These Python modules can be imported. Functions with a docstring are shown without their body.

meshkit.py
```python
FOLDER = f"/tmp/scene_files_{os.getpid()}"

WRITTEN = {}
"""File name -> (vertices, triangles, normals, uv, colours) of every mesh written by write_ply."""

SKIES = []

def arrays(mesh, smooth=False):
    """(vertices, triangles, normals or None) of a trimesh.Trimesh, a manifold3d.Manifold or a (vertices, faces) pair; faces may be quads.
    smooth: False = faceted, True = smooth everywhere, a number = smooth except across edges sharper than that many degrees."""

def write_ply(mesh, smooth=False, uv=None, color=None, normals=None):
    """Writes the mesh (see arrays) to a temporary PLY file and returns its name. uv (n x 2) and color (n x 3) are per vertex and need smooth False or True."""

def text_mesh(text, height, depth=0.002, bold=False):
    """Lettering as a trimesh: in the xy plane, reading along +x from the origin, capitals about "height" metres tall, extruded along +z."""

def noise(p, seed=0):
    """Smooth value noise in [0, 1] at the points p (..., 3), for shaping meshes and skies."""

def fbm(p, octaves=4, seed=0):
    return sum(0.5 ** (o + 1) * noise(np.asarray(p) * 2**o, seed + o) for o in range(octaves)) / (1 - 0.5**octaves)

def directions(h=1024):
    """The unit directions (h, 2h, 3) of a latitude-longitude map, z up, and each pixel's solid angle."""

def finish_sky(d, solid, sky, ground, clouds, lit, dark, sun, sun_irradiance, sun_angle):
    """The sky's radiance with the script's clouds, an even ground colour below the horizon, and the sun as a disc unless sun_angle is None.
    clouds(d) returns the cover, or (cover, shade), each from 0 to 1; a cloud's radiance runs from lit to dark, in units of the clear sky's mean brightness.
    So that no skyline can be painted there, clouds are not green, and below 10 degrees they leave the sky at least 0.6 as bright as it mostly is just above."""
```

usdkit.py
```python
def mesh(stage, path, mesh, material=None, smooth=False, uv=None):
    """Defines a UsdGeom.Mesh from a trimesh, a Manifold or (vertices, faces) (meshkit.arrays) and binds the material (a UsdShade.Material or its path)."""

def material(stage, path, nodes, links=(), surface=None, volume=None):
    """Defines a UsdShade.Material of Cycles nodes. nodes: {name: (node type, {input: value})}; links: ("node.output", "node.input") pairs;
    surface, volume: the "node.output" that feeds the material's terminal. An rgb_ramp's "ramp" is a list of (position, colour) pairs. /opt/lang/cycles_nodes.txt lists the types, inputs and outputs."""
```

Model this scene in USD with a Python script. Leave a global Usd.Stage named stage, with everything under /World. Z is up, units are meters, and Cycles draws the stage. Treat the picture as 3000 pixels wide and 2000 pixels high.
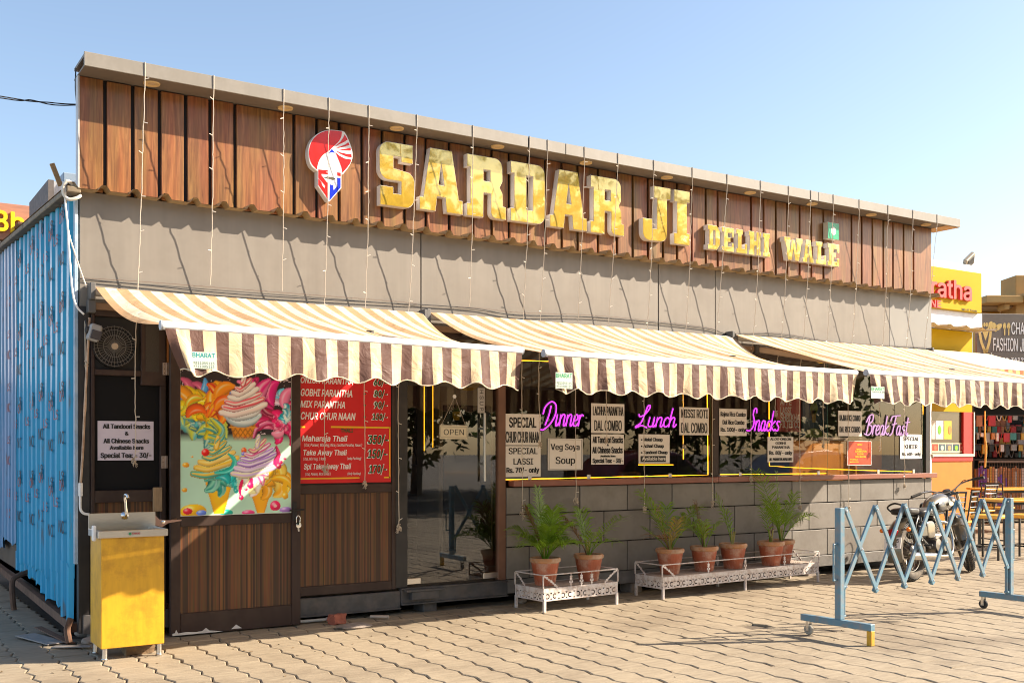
import math, random
import numpy as np, trimesh, usdkit, meshkit
from pxr import Usd, UsdGeom, UsdLux, UsdShade, Gf, Sdf, Vt
from scipy.spatial import ConvexHull
from shapely.geometry import Polygon, Point, LineString, box as sbox
from shapely.ops import unary_union
from shapely import affinity

rng = np.random.default_rng(7)
random.seed(7)
PI = math.pi
stage = Usd.Stage.CreateInMemory()
UsdGeom.SetStageUpAxis(stage, UsdGeom.Tokens.z)
UsdGeom.SetStageMetersPerUnit(stage, 1.0)
UsdGeom.Xform.Define(stage, '/World')
UsdGeom.Scope.Define(stage, '/World/Looks')

# ---------------------------------------------------------------- camera, sky, sun, exposure
YAW = math.radians(32.7507)
EYE = np.array([-1.6304, -8.7566, 1.5])
FWD = np.array([math.sin(YAW), math.cos(YAW), 0.0])
RGT = np.array([math.cos(YAW), -math.sin(YAW), 0.0])
FPX, CX, HY = 3113.924, 1500.0, 1318.6
cam = UsdGeom.Camera.Define(stage, '/World/camera')
cam.AddTransformOp().Set(Gf.Matrix4d(*RGT, 0, 0, 0, 1, 0, *(-FWD), 0, *EYE, 1))
cam.CreateHorizontalApertureAttr(36.0)
cam.CreateVerticalApertureAttr(36.0 * 682 / 1024)
cam.CreateFocalLengthAttr(36.0 * FPX / 3000)
cam.CreateVerticalApertureOffsetAttr(36.0 * (HY - 1000) / 3000)
cam.CreateClippingRangeAttr(Gf.Vec2f(0.05, 2000))
cam.CreateExposureAttr(1.50)
SUN = np.array([2.0, -1.0, 1.45]); SUN /= np.linalg.norm(SUN)
sun = UsdLux.DistantLight.Define(stage, '/World/sun')
zc = SUN; xc = np.cross([0, 0, 1], zc); xc /= np.linalg.norm(xc); yc = np.cross(zc, xc)
sun.AddTransformOp().Set(Gf.Matrix4d(*xc, 0, *yc, 0, *zc, 0, 0, 0, 0, 1))
sun.CreateIntensityAttr(1.25); sun.CreateAngleAttr(0.5); sun.CreateNormalizeAttr(True)
sun.CreateColorAttr(Gf.Vec3f(1.0, 0.86, 0.69))
sky = UsdLux.DomeLight.Define(stage, '/World/sky')
sky.GetPrim().SetCustomDataByKey('kind', 'structure')
sm = usdkit.material(stage, '/World/Looks/sky_air', {
    's': ('sky_texture', {'sky_type': 'single_scattering', 'sun_disc': False, 'sun_elevation': math.asin(SUN[2]),
                          'sun_rotation': math.atan2(SUN[0], SUN[1]), 'altitude': 200.0, 'air_density': 1.0, 'aerosol_density': 1.7, 'ozone_density': .0}),
    'b': ('background_shader', {'strength': 0.088})}, [('s.color', 'b.color')], surface='b.background')
UsdShade.MaterialBindingAPI.Apply(sky.GetPrim()).Bind(sm)


# where a ray of the surveyed photograph meets a plane of the place: facade planes y = const, levels z = const
def _ray(px, py):
    return FWD + (px - CX) / FPX * RGT + np.array([0, 0, -(py - HY) / FPX])
def W(px, py, y=0.0):
    r = _ray(px, py); p = EYE + (y - EYE[1]) / r[1] * r
    return float(p[0]), float(p[2])
def G(px, py, z=0.0):
    r = _ray(px, py); p = EYE + (z - EYE[2]) / r[2] * r
    return float(p[0]), float(p[1])


# ---------------------------------------------------------------- mesh helpers
_s = np.array([[x, y, z] for x in (-1, 1) for y in (-1, 1) for z in (-1, 1)], float)
_t = np.vstack([[s * [1, .8, .8], s * [.8, 1, .8], s * [.8, .8, 1]] for s in _s])
_h = ConvexHull(_t)
_cf = []
for tri in _h.simplices:
    a, b, c = _t[tri]
    _cf.append(tri if np.dot(np.cross(b - a, c - a), a + b + c) > 0 else tri[::-1])
_cf = np.array(_cf)
_sg = np.repeat(_s, 3, 0)
_cm = np.tile(1 - np.eye(3), (8, 1))
_bf = np.array([[0, 1, 3], [0, 3, 2], [4, 6, 7], [4, 7, 5], [0, 4, 5], [0, 5, 1], [2, 3, 7], [2, 7, 6], [0, 2, 6], [0, 6, 4], [1, 5, 7], [1, 7, 3]])


def frame(d):
    d = np.asarray(d, float); d = d / max(np.linalg.norm(d), 1e-9)
    a = np.array([0, 0, 1.0]) if abs(d[2]) < .9 else np.array([1.0, 0, 0])
    u = np.cross(a, d); u /= np.linalg.norm(u)
    return u, np.cross(d, u), d


def smooth_path(pts, n=6):
    p = np.asarray(pts, float)
    if len(p) < 3: return p
    q = np.vstack([2 * p[0] - p[1], p, 2 * p[-1] - p[-2]]); out = []
    for i in range(1, len(q) - 2):
        for k in range(n):
            t = k / n; a, b, c, d = q[i - 1:i + 3]
            out.append(.5 * (2 * b + (c - a) * t + (2 * a - 5 * b + 4 * c - d) * t * t + (3 * b - a - 3 * c + d) * t ** 3))
    return np.array(out + [p[-1]])


class MB:
    """collects shapes that become one mesh"""
    def __init__(s): s.v, s.f, s.n = [], [], 0
    def add(s, v, f):
        v = np.asarray(v, float); f = np.asarray(f, int)
        if f.shape[1] == 4: f = np.vstack([f[:, [0, 1, 2]], f[:, [0, 2, 3]]])
        s.v.append(v); s.f.append(f + s.n); s.n += len(v); return s
    def arrays(s): return np.vstack(s.v), np.vstack(s.f)
    def bx(s, x0, x1, y0, y1, z0, z1, c=0.0):
        lo, hi = np.minimum([x0, y0, z0], [x1, y1, z1]), np.maximum([x0, y0, z0], [x1, y1, z1])
        m, h = (lo + hi) / 2, (hi - lo) / 2
        if c <= 0: return s.add(m + _s * h, _bf)
        c = min(c, .45 * 2 * h.min())
        return s.add(m + _sg * (h - c * _cm), _cf)
    def obx(s, cen, ax, half, c=0.0):
        """box with axes ax (3 unit vectors) and half sizes"""
        half = np.asarray(half, float); c = min(c, .9 * half.min())
        l = _sg * (half - c * _cm) if c > 0 else _s * half
        return s.add(np.asarray(cen) + l @ np.asarray(ax, float), _cf if c > 0 else _bf)
    def bar(s, p, q, w, h, up=(0, 0, 1), c=0.0):
        p, q = np.asarray(p, float), np.asarray(q, float); d = q - p; L = np.linalg.norm(d); d = d / L
        u = np.cross(np.asarray(up, float), d); u /= np.linalg.norm(u); v = np.cross(d, u)
        return s.obx((p + q) / 2, [d, u, v], [L / 2, w / 2, h / 2], c)
    def tube(s, pts, r, n=8, cap=True, closed=False):
        p = np.asarray(pts, float); m = len(p)
        r = np.broadcast_to(np.asarray(r, float), (m,))
        if closed: t = np.roll(p, -1, 0) - np.roll(p, 1, 0)
        else: t = np.gradient(p, axis=0)
        t /= np.maximum(np.linalg.norm(t, axis=1, keepdims=True), 1e-9)
        u = frame(t[0])[0]; rings = []
        a = np.arange(n) / n * 2 * PI
        for i in range(m):
            u = u - t[i] * (u @ t[i]); u /= max(np.linalg.norm(u), 1e-9); w = np.cross(t[i], u)
            rings.append(p[i] + r[i] * (np.cos(a)[:, None] * u + np.sin(a)[:, None] * w))
        v = np.vstack(rings); f = []
        for i in range(m if closed else m - 1):
            j = (i + 1) % m
            for k in range(n):
                l = (k + 1) % n
                f += [[i * n + k, i * n + l, j * n + l], [i * n + k, j * n + l, j * n + k]]
        if cap and not closed:
            for k in range(1, n - 1):
                f += [[0, k + 1, k], [(m - 1) * n, (m - 1) * n + k, (m - 1) * n + k + 1]]
        return s.add(v, f)
    def cyl(s, p, q, r, r2=None, n=14):
        return s.tube([p, q], [r, r if r2 is None else r2], n)
    def lathe(s, prof, o=(0, 0, 0), ax=(0, 0, 1), n=24, ribs=0, ribd=0.0):
        """prof: (radius, height) pairs along the axis"""
        u, w, d = frame(ax); prof = np.asarray(prof, float); m = len(prof)
        a = np.arange(n) / n * 2 * PI
        v = []
        for r, h in prof:
            rr = r * (1 + (ribd * np.cos(ribs * a) if ribs else 0))
            v.append(np.asarray(o) + d * h + (rr * np.cos(a))[:, None] * u + (rr * np.sin(a))[:, None] * w)
        f = []
        for i in range(m - 1):
            for k in range(n):
                l = (k + 1) % n
                f += [[i * n + k, i * n + l, (i + 1) * n + l], [i * n + k, (i + 1) * n + l, (i + 1) * n + k]]
        return s.add(np.vstack(v), f)
    def torus(s, c, ax, R, r, n=40, m=12, sq=1.0):
        u, w, d = frame(ax); v = []; f = []
        for i in range(n):
            a = i / n * 2 * PI; e = math.cos(a) * u + math.sin(a) * w
            for k in range(m):
                b = k / m * 2 * PI
                v.append(np.asarray(c) + e * (R + r * math.cos(b)) + d * r * sq * math.sin(b))
        for i in range(n):
            for k in range(m):
                j, l = (i + 1) % n, (k + 1) % m
                f += [[i * m + k, j * m + k, j * m + l], [i * m + k, j * m + l, i * m + l]]
        return s.add(v, f)
    def ball(s, c, r, sub=2):
        m = trimesh.creation.icosphere(subdivisions=sub); return s.add(np.asarray(c) + m.vertices * np.asarray(r, float), m.faces)
    def grid(s, P):
        """P: (n, m, 3) points"""
        n, m = P.shape[:2]; i = np.arange(n * m).reshape(n, m)
        f = np.stack([i[:-1, :-1], i[1:, :-1], i[1:, 1:], i[:-1, 1:]], -1).reshape(-1, 4)
        return s.add(P.reshape(-1, 3), f)
    def flat(s, poly, y, d):
        """polygon in facade coordinates (x, z), front face at y, depth d behind it"""
        for g in getattr(poly, 'geoms', [poly]):
            if g.is_empty or g.area < 1e-7: continue
            m = trimesh.creation.extrude_polygon(g, d, engine='earcut')
            v = m.vertices; s.add(np.c_[v[:, 0], y + d - v[:, 2], v[:, 1]], m.faces)
        return s
    def text(s, t, x0, x1, z0, z1, y, d=.0015, bold=False, shear=0.0, fat=0.0):
        """lettering standing on a facade plane: fills x0..x1, capitals z0..z1, front at y"""
        v, f = _text(t, bold); w = v[:, 0].max() - v[:, 0].min()
        sx = (x1 - x0) / w; sz = z1 - z0
        if fat:
            q = np.c_[x0 + fat + (v[:, 0] - v[:, 0].min()) * sx + shear * v[:, 1] * sz, y - .0004 + d / 2 - v[:, 2] * d / .02, z0 + v[:, 1] * sz]; s.add(q, f)
        return s.add(np.c_[x0 + (v[:, 0] - v[:, 0].min()) * sx + shear * v[:, 1] * sz, y + d / 2 - v[:, 2] * d / .02, z0 + v[:, 1] * sz], f)
    def move(s, R=None, t=(0, 0, 0)):
        s.v = [(v if R is None else v @ np.asarray(R).T) + np.asarray(t) for v in s.v]; return s


_tc = {}
def _text(t, bold):
    if (t, bold) not in _tc:
        m = meshkit.text_mesh(t, 1.0, depth=.02, bold=bold); _tc[t, bold] = (np.array(m.vertices) - [0, 0, .01], np.array(m.faces))
    return _tc[t, bold]
def textw(t, bold=False):
    v, _ = _text(t, bold); return v[:, 0].max() - v[:, 0].min()
def rotz(a): return np.array([[math.cos(a), -math.sin(a), 0], [math.sin(a), math.cos(a), 0], [0, 0, 1.0]])
def rotx(a): return np.array([[1.0, 0, 0], [0, math.cos(a), -math.sin(a)], [0, math.sin(a), math.cos(a)]])
def roty(a): return np.array([[math.cos(a), 0, math.sin(a)], [0, 1.0, 0], [-math.sin(a), 0, math.cos(a)]])


# ---------------------------------------------------------------- scene tree helpers
_names = {}
def uniq(parent, name):
    k = (parent, name); n = _names.get(k, 0); _names[k] = n + 1
    return f'{parent}/{name}' if n == 0 else f'{parent}/{name}_{n:03d}'
def meta(prim, label=None, cat=None, group=None, kind=None):
    for k, v in (('label', label), ('category', cat), ('group', group), ('kind', kind)):
        if v: prim.SetCustomDataByKey(k, v)
def put(path, mb, mat, smooth=False, off=(0, 0, 0), attr=None):
    v, f = mb.arrays() if isinstance(mb, MB) else mb
    m = usdkit.mesh(stage, path, (v - np.asarray(off), f), mat, smooth=smooth)
    if attr:
        for k, a in attr.items():
            a = np.asarray(a, np.float32)
            if a.ndim == 2:
                UsdGeom.PrimvarsAPI(m).CreatePrimvar(k, Sdf.ValueTypeNames.Color3fArray, 'vertex').Set(Vt.Vec3fArray.FromNumpy(a))
            else:
                UsdGeom.PrimvarsAPI(m).CreatePrimvar(k, Sdf.ValueTypeNames.FloatArray, 'vertex').Set(Vt.FloatArray.FromNumpy(a))
    return m


class T:
    """a thing: an Xform at its base; parts are given in world coordinates unless local"""
    def __init__(s, name, label, cat, base=(0, 0, 0), group=None, kind=None, rz=0.0, local=False):
        s.path = uniq('/World', name); s.base = np.asarray(base, float); s.local = local
        x = UsdGeom.Xform.Define(stage, s.path); s.x = x
        x.AddTranslateOp().Set(Gf.Vec3d(*s.base.tolist()))
        if rz: x.AddRotateZOp().Set(math.degrees(rz))
        meta(x.GetPrim(), label, cat, group, kind)
    def part(s, name, mb, mat, smooth=False, parent=None, label=None, kind=None, attr=None):
        p = uniq(parent or s.path, name)
        m = put(p, mb, mat, smooth, (0, 0, 0) if s.local else s.base, attr)
        meta(m.GetPrim(), label, kind=kind)
        return p
def copy(src, loc, label, rz=0.0, scale=None):
    prim = stage.GetPrimAtPath(src.path); was = prim.GetCustomData()
    p = uniq('/World', src.path.rsplit('/', 1)[1])
    x = UsdGeom.Xform.Define(stage, p)
    x.GetPrim().GetReferences().AddInternalReference(src.path)
    x.ClearXformOpOrder()
    x.AddTranslateOp(opSuffix='at').Set(Gf.Vec3d(*map(float, loc)))
    if rz: x.AddRotateZOp(opSuffix='turn').Set(math.degrees(rz))
    if scale: x.AddScaleOp(opSuffix='size').Set(Gf.Vec3f(*scale))
    x.GetPrim().SetInstanceable(True)
    meta(x.GetPrim(), label, was.get('category'), was.get('group'), was.get('kind'))
    return x
def single(name, mb, mat, label, cat, group=None, kind=None, smooth=False, attr=None):
    v, f = mb.arrays()
    b = np.array([(v[:, 0].min() + v[:, 0].max()) / 2, (v[:, 1].min() + v[:, 1].max()) / 2, v[:, 2].min()])
    m = put(uniq('/World', name), (v, f), mat, smooth, b, attr)
    m.AddTranslateOp().Set(Gf.Vec3d(*b.tolist())); meta(m.GetPrim(), label, cat, group, kind)
    return m


# ---------------------------------------------------------------- materials
_mats = {}
def mk(name, nodes, links, surface):
    _mats[name] = usdkit.material(stage, '/World/Looks/' + name, nodes, links, surface=surface); return _mats[name]
def P(name, col, rough=.5, metal=0.0, var=.12, sc=5.0, stretch=(1, 1, 1), bump=0.0, bsc=60.0, coat=0.0, dirt=None, dsc=2.0, damt=.5, obj=False, rand=0.0, spec=.5, detail=4.0):
    col = np.asarray(col, float)
    N = {'g': ('texture_coordinate', {}) if obj else ('geometry', {}),
         'm': ('mapping', {'mapping_type': 'point', 'scale': stretch}),
         'n': ('noise_texture', {'scale': sc, 'detail': detail, 'roughness': .6}),
         'r': ('rgb_ramp', {'ramp': [(.25, tuple(np.clip(col * (1 - var), 0, 1))), (.75, tuple(np.clip(col * (1 + var), 0, 1)))]}),
         'p': ('principled_bsdf', {'roughness': rough, 'metallic': metal, 'coat_weight': coat, 'coat_roughness': .12, 'specular_ior_level': spec})}
    L = [('g.object' if obj else 'g.position', 'm.vector'), ('m.vector', 'n.vector'), ('n.fac', 'r.fac')]
    out = 'r.color'
    if dirt is not None:
        N['dn'] = ('noise_texture', {'scale': dsc, 'detail': 6.0, 'roughness': .7})
        N['dr'] = ('rgb_ramp', {'ramp': [(.45, (0, 0, 0)), (.72, (damt,) * 3)]})
        N['dm'] = ('mix', {'color2': dirt})
        L += [('g.object' if obj else 'g.position', 'dn.vector'), ('dn.fac', 'dr.fac'), ('dr.color', 'dm.fac'), (out, 'dm.color1')]
        out = 'dm.color'
    if rand:
        N['oi'] = ('object_info', {}); N['mr'] = ('map_range', {'to_min': 1 - rand, 'to_max': 1 + rand}); N['hs'] = ('hsv', {})
        L += [('oi.random', 'mr.value'), ('mr.result', 'hs.value'), (out, 'hs.color')]; out = 'hs.color'
    L.append((out, 'p.base_color'))
    if bump:
        N['bn'] = ('noise_texture', {'scale': bsc, 'detail': 4.0}); N['b'] = ('bump', {'strength': bump, 'distance': .01})
        L += [('m.vector', 'bn.vector'), ('bn.fac', 'b.height'), ('b.normal', 'p.normal')]
    return mk(name, N, L, 'p.BSDF')
def glow(name, col, strength):
    return mk(name, {'e': ('emission', {'color': col, 'strength': strength})}, [], 'e.emission')
def vcol(name, rough=.5, coat=0.0):
    return mk(name, {'a': ('attribute', {'attribute': 'col'}), 'p': ('principled_bsdf', {'roughness': rough, 'coat_weight': coat})}, [('a.color', 'p.base_color')], 'p.BSDF')
def pane(name, tint, ior):
    return mk(name, {'t': ('transparent_bsdf', {'color': tint}), 'g': ('glossy_bsdf', {'color': (.95, .95, .95), 'roughness': .01}), 'f': ('fresnel', {'IOR': ior}), 'ge': ('geometry', {}), 'iv': ('math', {'math_type': 'subtract', 'value1': 1.0}), 'ml': ('math', {'math_type': 'multiply'}), 'm': ('mix_closure', {})},
              [('ge.backfacing', 'iv.value2'), ('f.fac', 'ml.value1'), ('iv.value', 'ml.value2'), ('ml.value', 'm.fac'), ('t.BSDF', 'm.closure1'), ('g.BSDF', 'm.closure2')], 'm.closure')

black = P('black_steel', (.016, .015, .016), .42, var=.3, dirt=(.07, .055, .045), damt=.5)
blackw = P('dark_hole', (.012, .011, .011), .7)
frame_m = P('brown_frame', (.040, .023, .019), .42, var=.25, sc=8, stretch=(1, 1, .15), dirt=(.085, .06, .045), dsc=3, damt=.5, spec=.3)
white = P('white_paint', (.72, .70, .66), .45, var=.05, dirt=(.45, .36, .27), damt=.35)
pvc = P('white_plastic', (.75, .74, .72), .35, var=.05)
alum = P('bar_white', (.64, .63, .61), .28, var=.04, coat=.3)
steel = P('steel', (.62, .60, .57), .28, metal=1.0, var=.08, sc=20, stretch=(1, 1, 8), bump=.03)
bike_chrome = P('bike_chrome', (.42, .40, .37), .16, metal=1.0, var=.2, sc=12)
chrome = P('chrome', (.80, .80, .80), .09, metal=1.0, var=.02)
paper = P('paper', (.74, .70, .66), .55, var=.03)
paper_w = P('paper_bright', (.80, .80, .80), .5, var=.02)
ink = P('ink', (.012, .012, .013), .5, var=.0)
rope_m = P('rope', (.50, .41, .31), .85, var=.25, sc=40)
wire_w = P('wire_cream', (.60, .52, .42), .5, var=.1)
wire_b = P('wire_dark', (.02, .02, .022), .5)
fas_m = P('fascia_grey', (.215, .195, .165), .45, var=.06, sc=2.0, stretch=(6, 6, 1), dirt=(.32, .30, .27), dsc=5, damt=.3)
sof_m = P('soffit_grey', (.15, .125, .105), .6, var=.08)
grey_m = P('grey_panel', (.215, .192, .163), .40, var=.10, sc=1.6, stretch=(5, 5, .35), dirt=(.155, .132, .108), dsc=1.3, damt=.6, bump=.02, bsc=3)
greyb_m = P('bluish_panel', (.235, .225, .205), .42, var=.08, sc=1.2, dirt=(.20, .20, .20), dsc=2, damt=.4)
tile_m = P('grey_tile', (.200, .182, .160), .5, var=.10, sc=3, bump=.12, bsc=120, dirt=(.125, .105, .085), dsc=2.5, damt=.75, rand=.10)
beam_m = P('beam_grey', (.16, .15, .14), .5, var=.2, sc=7, dirt=(.07, .06, .05), dsc=5, damt=.8)
dbeam_m = P('base_steel', (.055, .055, .058), .45, var=.35, sc=9, dirt=(.14, .11, .09), dsc=6, damt=.6)
rust_m = P('rust', (.12, .06, .035), .85, var=.45, sc=14, bump=.3)
sill_m = P('sill_brown', (.24, .085, .055), .35, var=.15, sc=8, stretch=(.3, 1, 1), coat=.2)
roof_m = P('roof_sheet_tan', (.33, .235, .125), .5, var=.15, sc=5, dirt=(.16, .11, .07), dsc=8, damt=.5)
mk('gold_mirror', {'g': ('geometry', {}), 'n': ('noise_texture', {'scale': 9.0, 'detail': 6.0, 'roughness': .7}), 'r': ('rgb_ramp', {'ramp': [(.3, (.46, .275, .010)), (.7, (.64, .40, .02))]}),
    'n2': ('noise_texture', {'scale': 5.0, 'detail': 2.0}), 'b': ('bump', {'strength': .05, 'distance': .012}), 'p': ('principled_bsdf', {'roughness': .38, 'metallic': .35}),
    'gl': ('glossy_bsdf', {'color': (.98, .80, .36), 'roughness': .035}), 'm': ('mix_closure', {'fac': .42})},
   [('g.position', 'n.vector'), ('n.fac', 'r.fac'), ('r.color', 'p.base_color'), ('g.position', 'n2.vector'), ('n2.fac', 'b.height'), ('b.normal', 'gl.normal'), ('p.BSDF', 'm.closure1'), ('gl.BSDF', 'm.closure2')], 'm.closure')
gold = _mats['gold_mirror']
lside = P('letter_side', (.66, .62, .58), .5, var=.05)
brick_red = P('brick_red', (.33, .10, .06), .85, var=.3, sc=20, bump=.3)
stone_m = P('stone_grey', (.24, .20, .17), .85, var=.3, sc=15, bump=.3)
yel_cab = P('yellow_cabinet', (.62, .33, .016), .38, var=.12, sc=4, stretch=(6, 6, 1), coat=.1, dirt=(.30, .13, .012), dsc=5, damt=.7, bump=.03, bsc=14)
terr = P('terracotta', (.34, .085, .035), .6, var=.18, sc=9, dirt=(.52, .40, .29), dsc=7, damt=.75, bump=.1, obj=True)
terr_rim = P('terracotta_rim', (.42, .19, .075), .7, var=.25, sc=14, dirt=(.45, .36, .28), dsc=9, damt=.9, obj=True)
soil = P('soil', (.05, .035, .025), .95, var=.5, sc=40, bump=.5)
slat_m = P('slat_rusty', (.27, .20, .155), .6, var=.25, sc=20, obj=True)
stand_m = P('stand_paint', (.60, .55, .52), .5, var=.08, sc=12, dirt=(.30, .17, .10), dsc=16, damt=.85, obj=True)
blue_bar = P('blue_paint', (.105, .215, .285), .45, var=.10, sc=6, dirt=(.30, .20, .14), dsc=17, damt=.6, coat=.1)
yel_tip = P('yellow_tip', (.60, .33, .02), .5, var=.25, sc=30, dirt=(.2, .12, .06), dsc=30, damt=.8)
rubber = P('rubber', (.018, .017, .016), .7, var=.3, sc=20)
rubber_d = P('dusty_tyre', (.055, .047, .038), .85, var=.5, sc=14, dirt=(.22, .18, .13), dsc=9, damt=.8)
tank_m = P('tank_silver', (.15, .132, .10), .25, metal=.6, var=.08, sc=6, coat=.6)
bike_blk = P('bike_black', (.02, .019, .018), .3, var=.2, coat=.4)
seat_m = P('seat_leather', (.022, .02, .019), .4, var=.2, bump=.1)
engine_m = P('engine_alloy', (.20, .185, .165), .38, metal=.95, var=.2, sc=20)
yel_b = P('yellow_wall', (.47, .295, .001), .6, var=.04, sc=2, spec=.12)
org_w = P('orange_wall', (.72, .235, .012), .5, var=.06, sc=2)
red_m = P('red_paint', (.55, .022, .018), .4, var=.06)
redlet = P('red_letter', (.56, .05, .045), .45, var=.12, sc=20)
yel_top = P('table_yellow', (.70, .36, .05), .35, var=.08, sc=4, coat=.2)
tan_bld = P('tan_building', (.42, .24, .075), .8, var=.1, sc=1.0, dirt=(.24, .14, .06), damt=.5)
ochre = P('ochre_wall', (.50, .28, .06), .8, var=.08)
led = glow('led_yellow', (1.0, .42, .015), 1.6)
neon_m = glow('neon_pink', (.80, .06, .90), .62)
neon_dim = glow('neon_pale', (.80, .42, .68), .50)
glass_m = pane('window_glass', (.88, .88, .86), 1.62)
door_gl = pane('door_glass', (.74, .74, .72), 1.95)
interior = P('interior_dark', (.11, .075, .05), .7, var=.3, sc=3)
wood_dk = P('dark_timber', (.10, .055, .035), .5, var=.3, sc=6)
leafm = {}
def leaf(name, c, tr):
    return mk(name, {'g': ('texture_coordinate', {}), 'n': ('noise_texture', {'scale': 14.0}), 'r': ('rgb_ramp', {'ramp': [(.3, tuple(np.array(c) * .65)), (.7, tuple(np.array(c) * 1.35))]}),
                     'p': ('principled_bsdf', {'roughness': .42}), 't': ('translucent_bsdf', {'color': tr}), 'm': ('mix_closure', {'fac': .3})},
              [('g.object', 'n.vector'), ('n.fac', 'r.fac'), ('r.color', 'p.base_color'), ('p.BSDF', 'm.closure1'), ('t.BSDF', 'm.closure2')], 'm.closure')
palm_g = leaf('palm_green', (.13, .25, .016), (.28, .42, .02))
palm_y = leaf('palm_yellowing', (.26, .19, .03), (.35, .25, .04))
palm_b = leaf('palm_brown', (.19, .10, .04), (.2, .1, .03))
tree_g = leaf('tree_leaf', (.05, .085, .02), (.06, .11, .02))
bark = P('bark', (.10, .075, .055), .9, var=.4, sc=10, bump=.4)

# wood cladding: vertical grain, a different tone on every panel
mk('wood_cladding', {'g': ('geometry', {}), 'm': ('mapping', {'mapping_type': 'point', 'scale': (14, 1, .8)}), 'n': ('noise_texture', {'scale': 3.0, 'detail': 7.0, 'roughness': .65, 'distortion': .6}),
    'm2': ('mapping', {'mapping_type': 'point', 'scale': (3, 1, .35)}), 'n2': ('noise_texture', {'scale': 2.2, 'detail': 3.0}),
    'r': ('rgb_ramp', {'ramp': [(.28, (.105, .038, .013)), (.5, (.215, .088, .029)), (.72, (.33, .152, .054))]}), 'mx': ('mix', {'mix_type': 'overlay', 'fac': .45}),
    'oi': ('object_info', {}), 'mr': ('map_range', {'to_min': .88, 'to_max': 1.12}), 'hs': ('hsv', {'saturation': 1.0}),
    'p': ('principled_bsdf', {'roughness': .36, 'coat_weight': .12, 'coat_roughness': .2})},
   [('g.position', 'm.vector'), ('m.vector', 'n.vector'), ('g.position', 'm2.vector'), ('m2.vector', 'n2.vector'), ('n.fac', 'r.fac'), ('r.color', 'mx.color1'), ('n2.color', 'mx.color2'),
    ('oi.random', 'mr.value'), ('mr.result', 'hs.value'), ('mx.color', 'hs.color'), ('hs.color', 'p.base_color')], 'p.BSDF')
wood = _mats['wood_cladding']
# striped laminate of the doors: irregular light and dark vertical bands
mk('striped_laminate', {'g': ('geometry', {}), 'm': ('mapping', {'mapping_type': 'point', 'scale': (1, 0, 0)}), 'n': ('noise_texture', {'scale': 17.0, 'detail': 1.0}),
    'r': ('rgb_ramp', {'ramp': [(0, (.035, .020, .013)), (.40, (.040, .023, .015)), (.43, (.085, .042, .022)), (.52, (.15, .066, .026)), (.55, (.05, .027, .017)), (.62, (.06, .032, .018)), (.65, (.19, .078, .026)), (1, (.20, .082, .03))]}),
    'm2': ('mapping', {'mapping_type': 'point', 'scale': (30, 1, 1.2)}), 'n2': ('noise_texture', {'scale': 3.0, 'detail': 6.0}), 'mx': ('mix', {'mix_type': 'overlay', 'fac': .5}),
    'p': ('principled_bsdf', {'roughness': .38, 'specular_ior_level': .35})},
   [('g.position', 'm.vector'), ('m.vector', 'n.vector'), ('n.fac', 'r.fac'), ('g.position', 'm2.vector'), ('m2.vector', 'n2.vector'), ('r.color', 'mx.color1'), ('n2.color', 'mx.color2'), ('mx.color', 'p.base_color')], 'p.BSDF')
lamin = _mats['striped_laminate']
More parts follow.
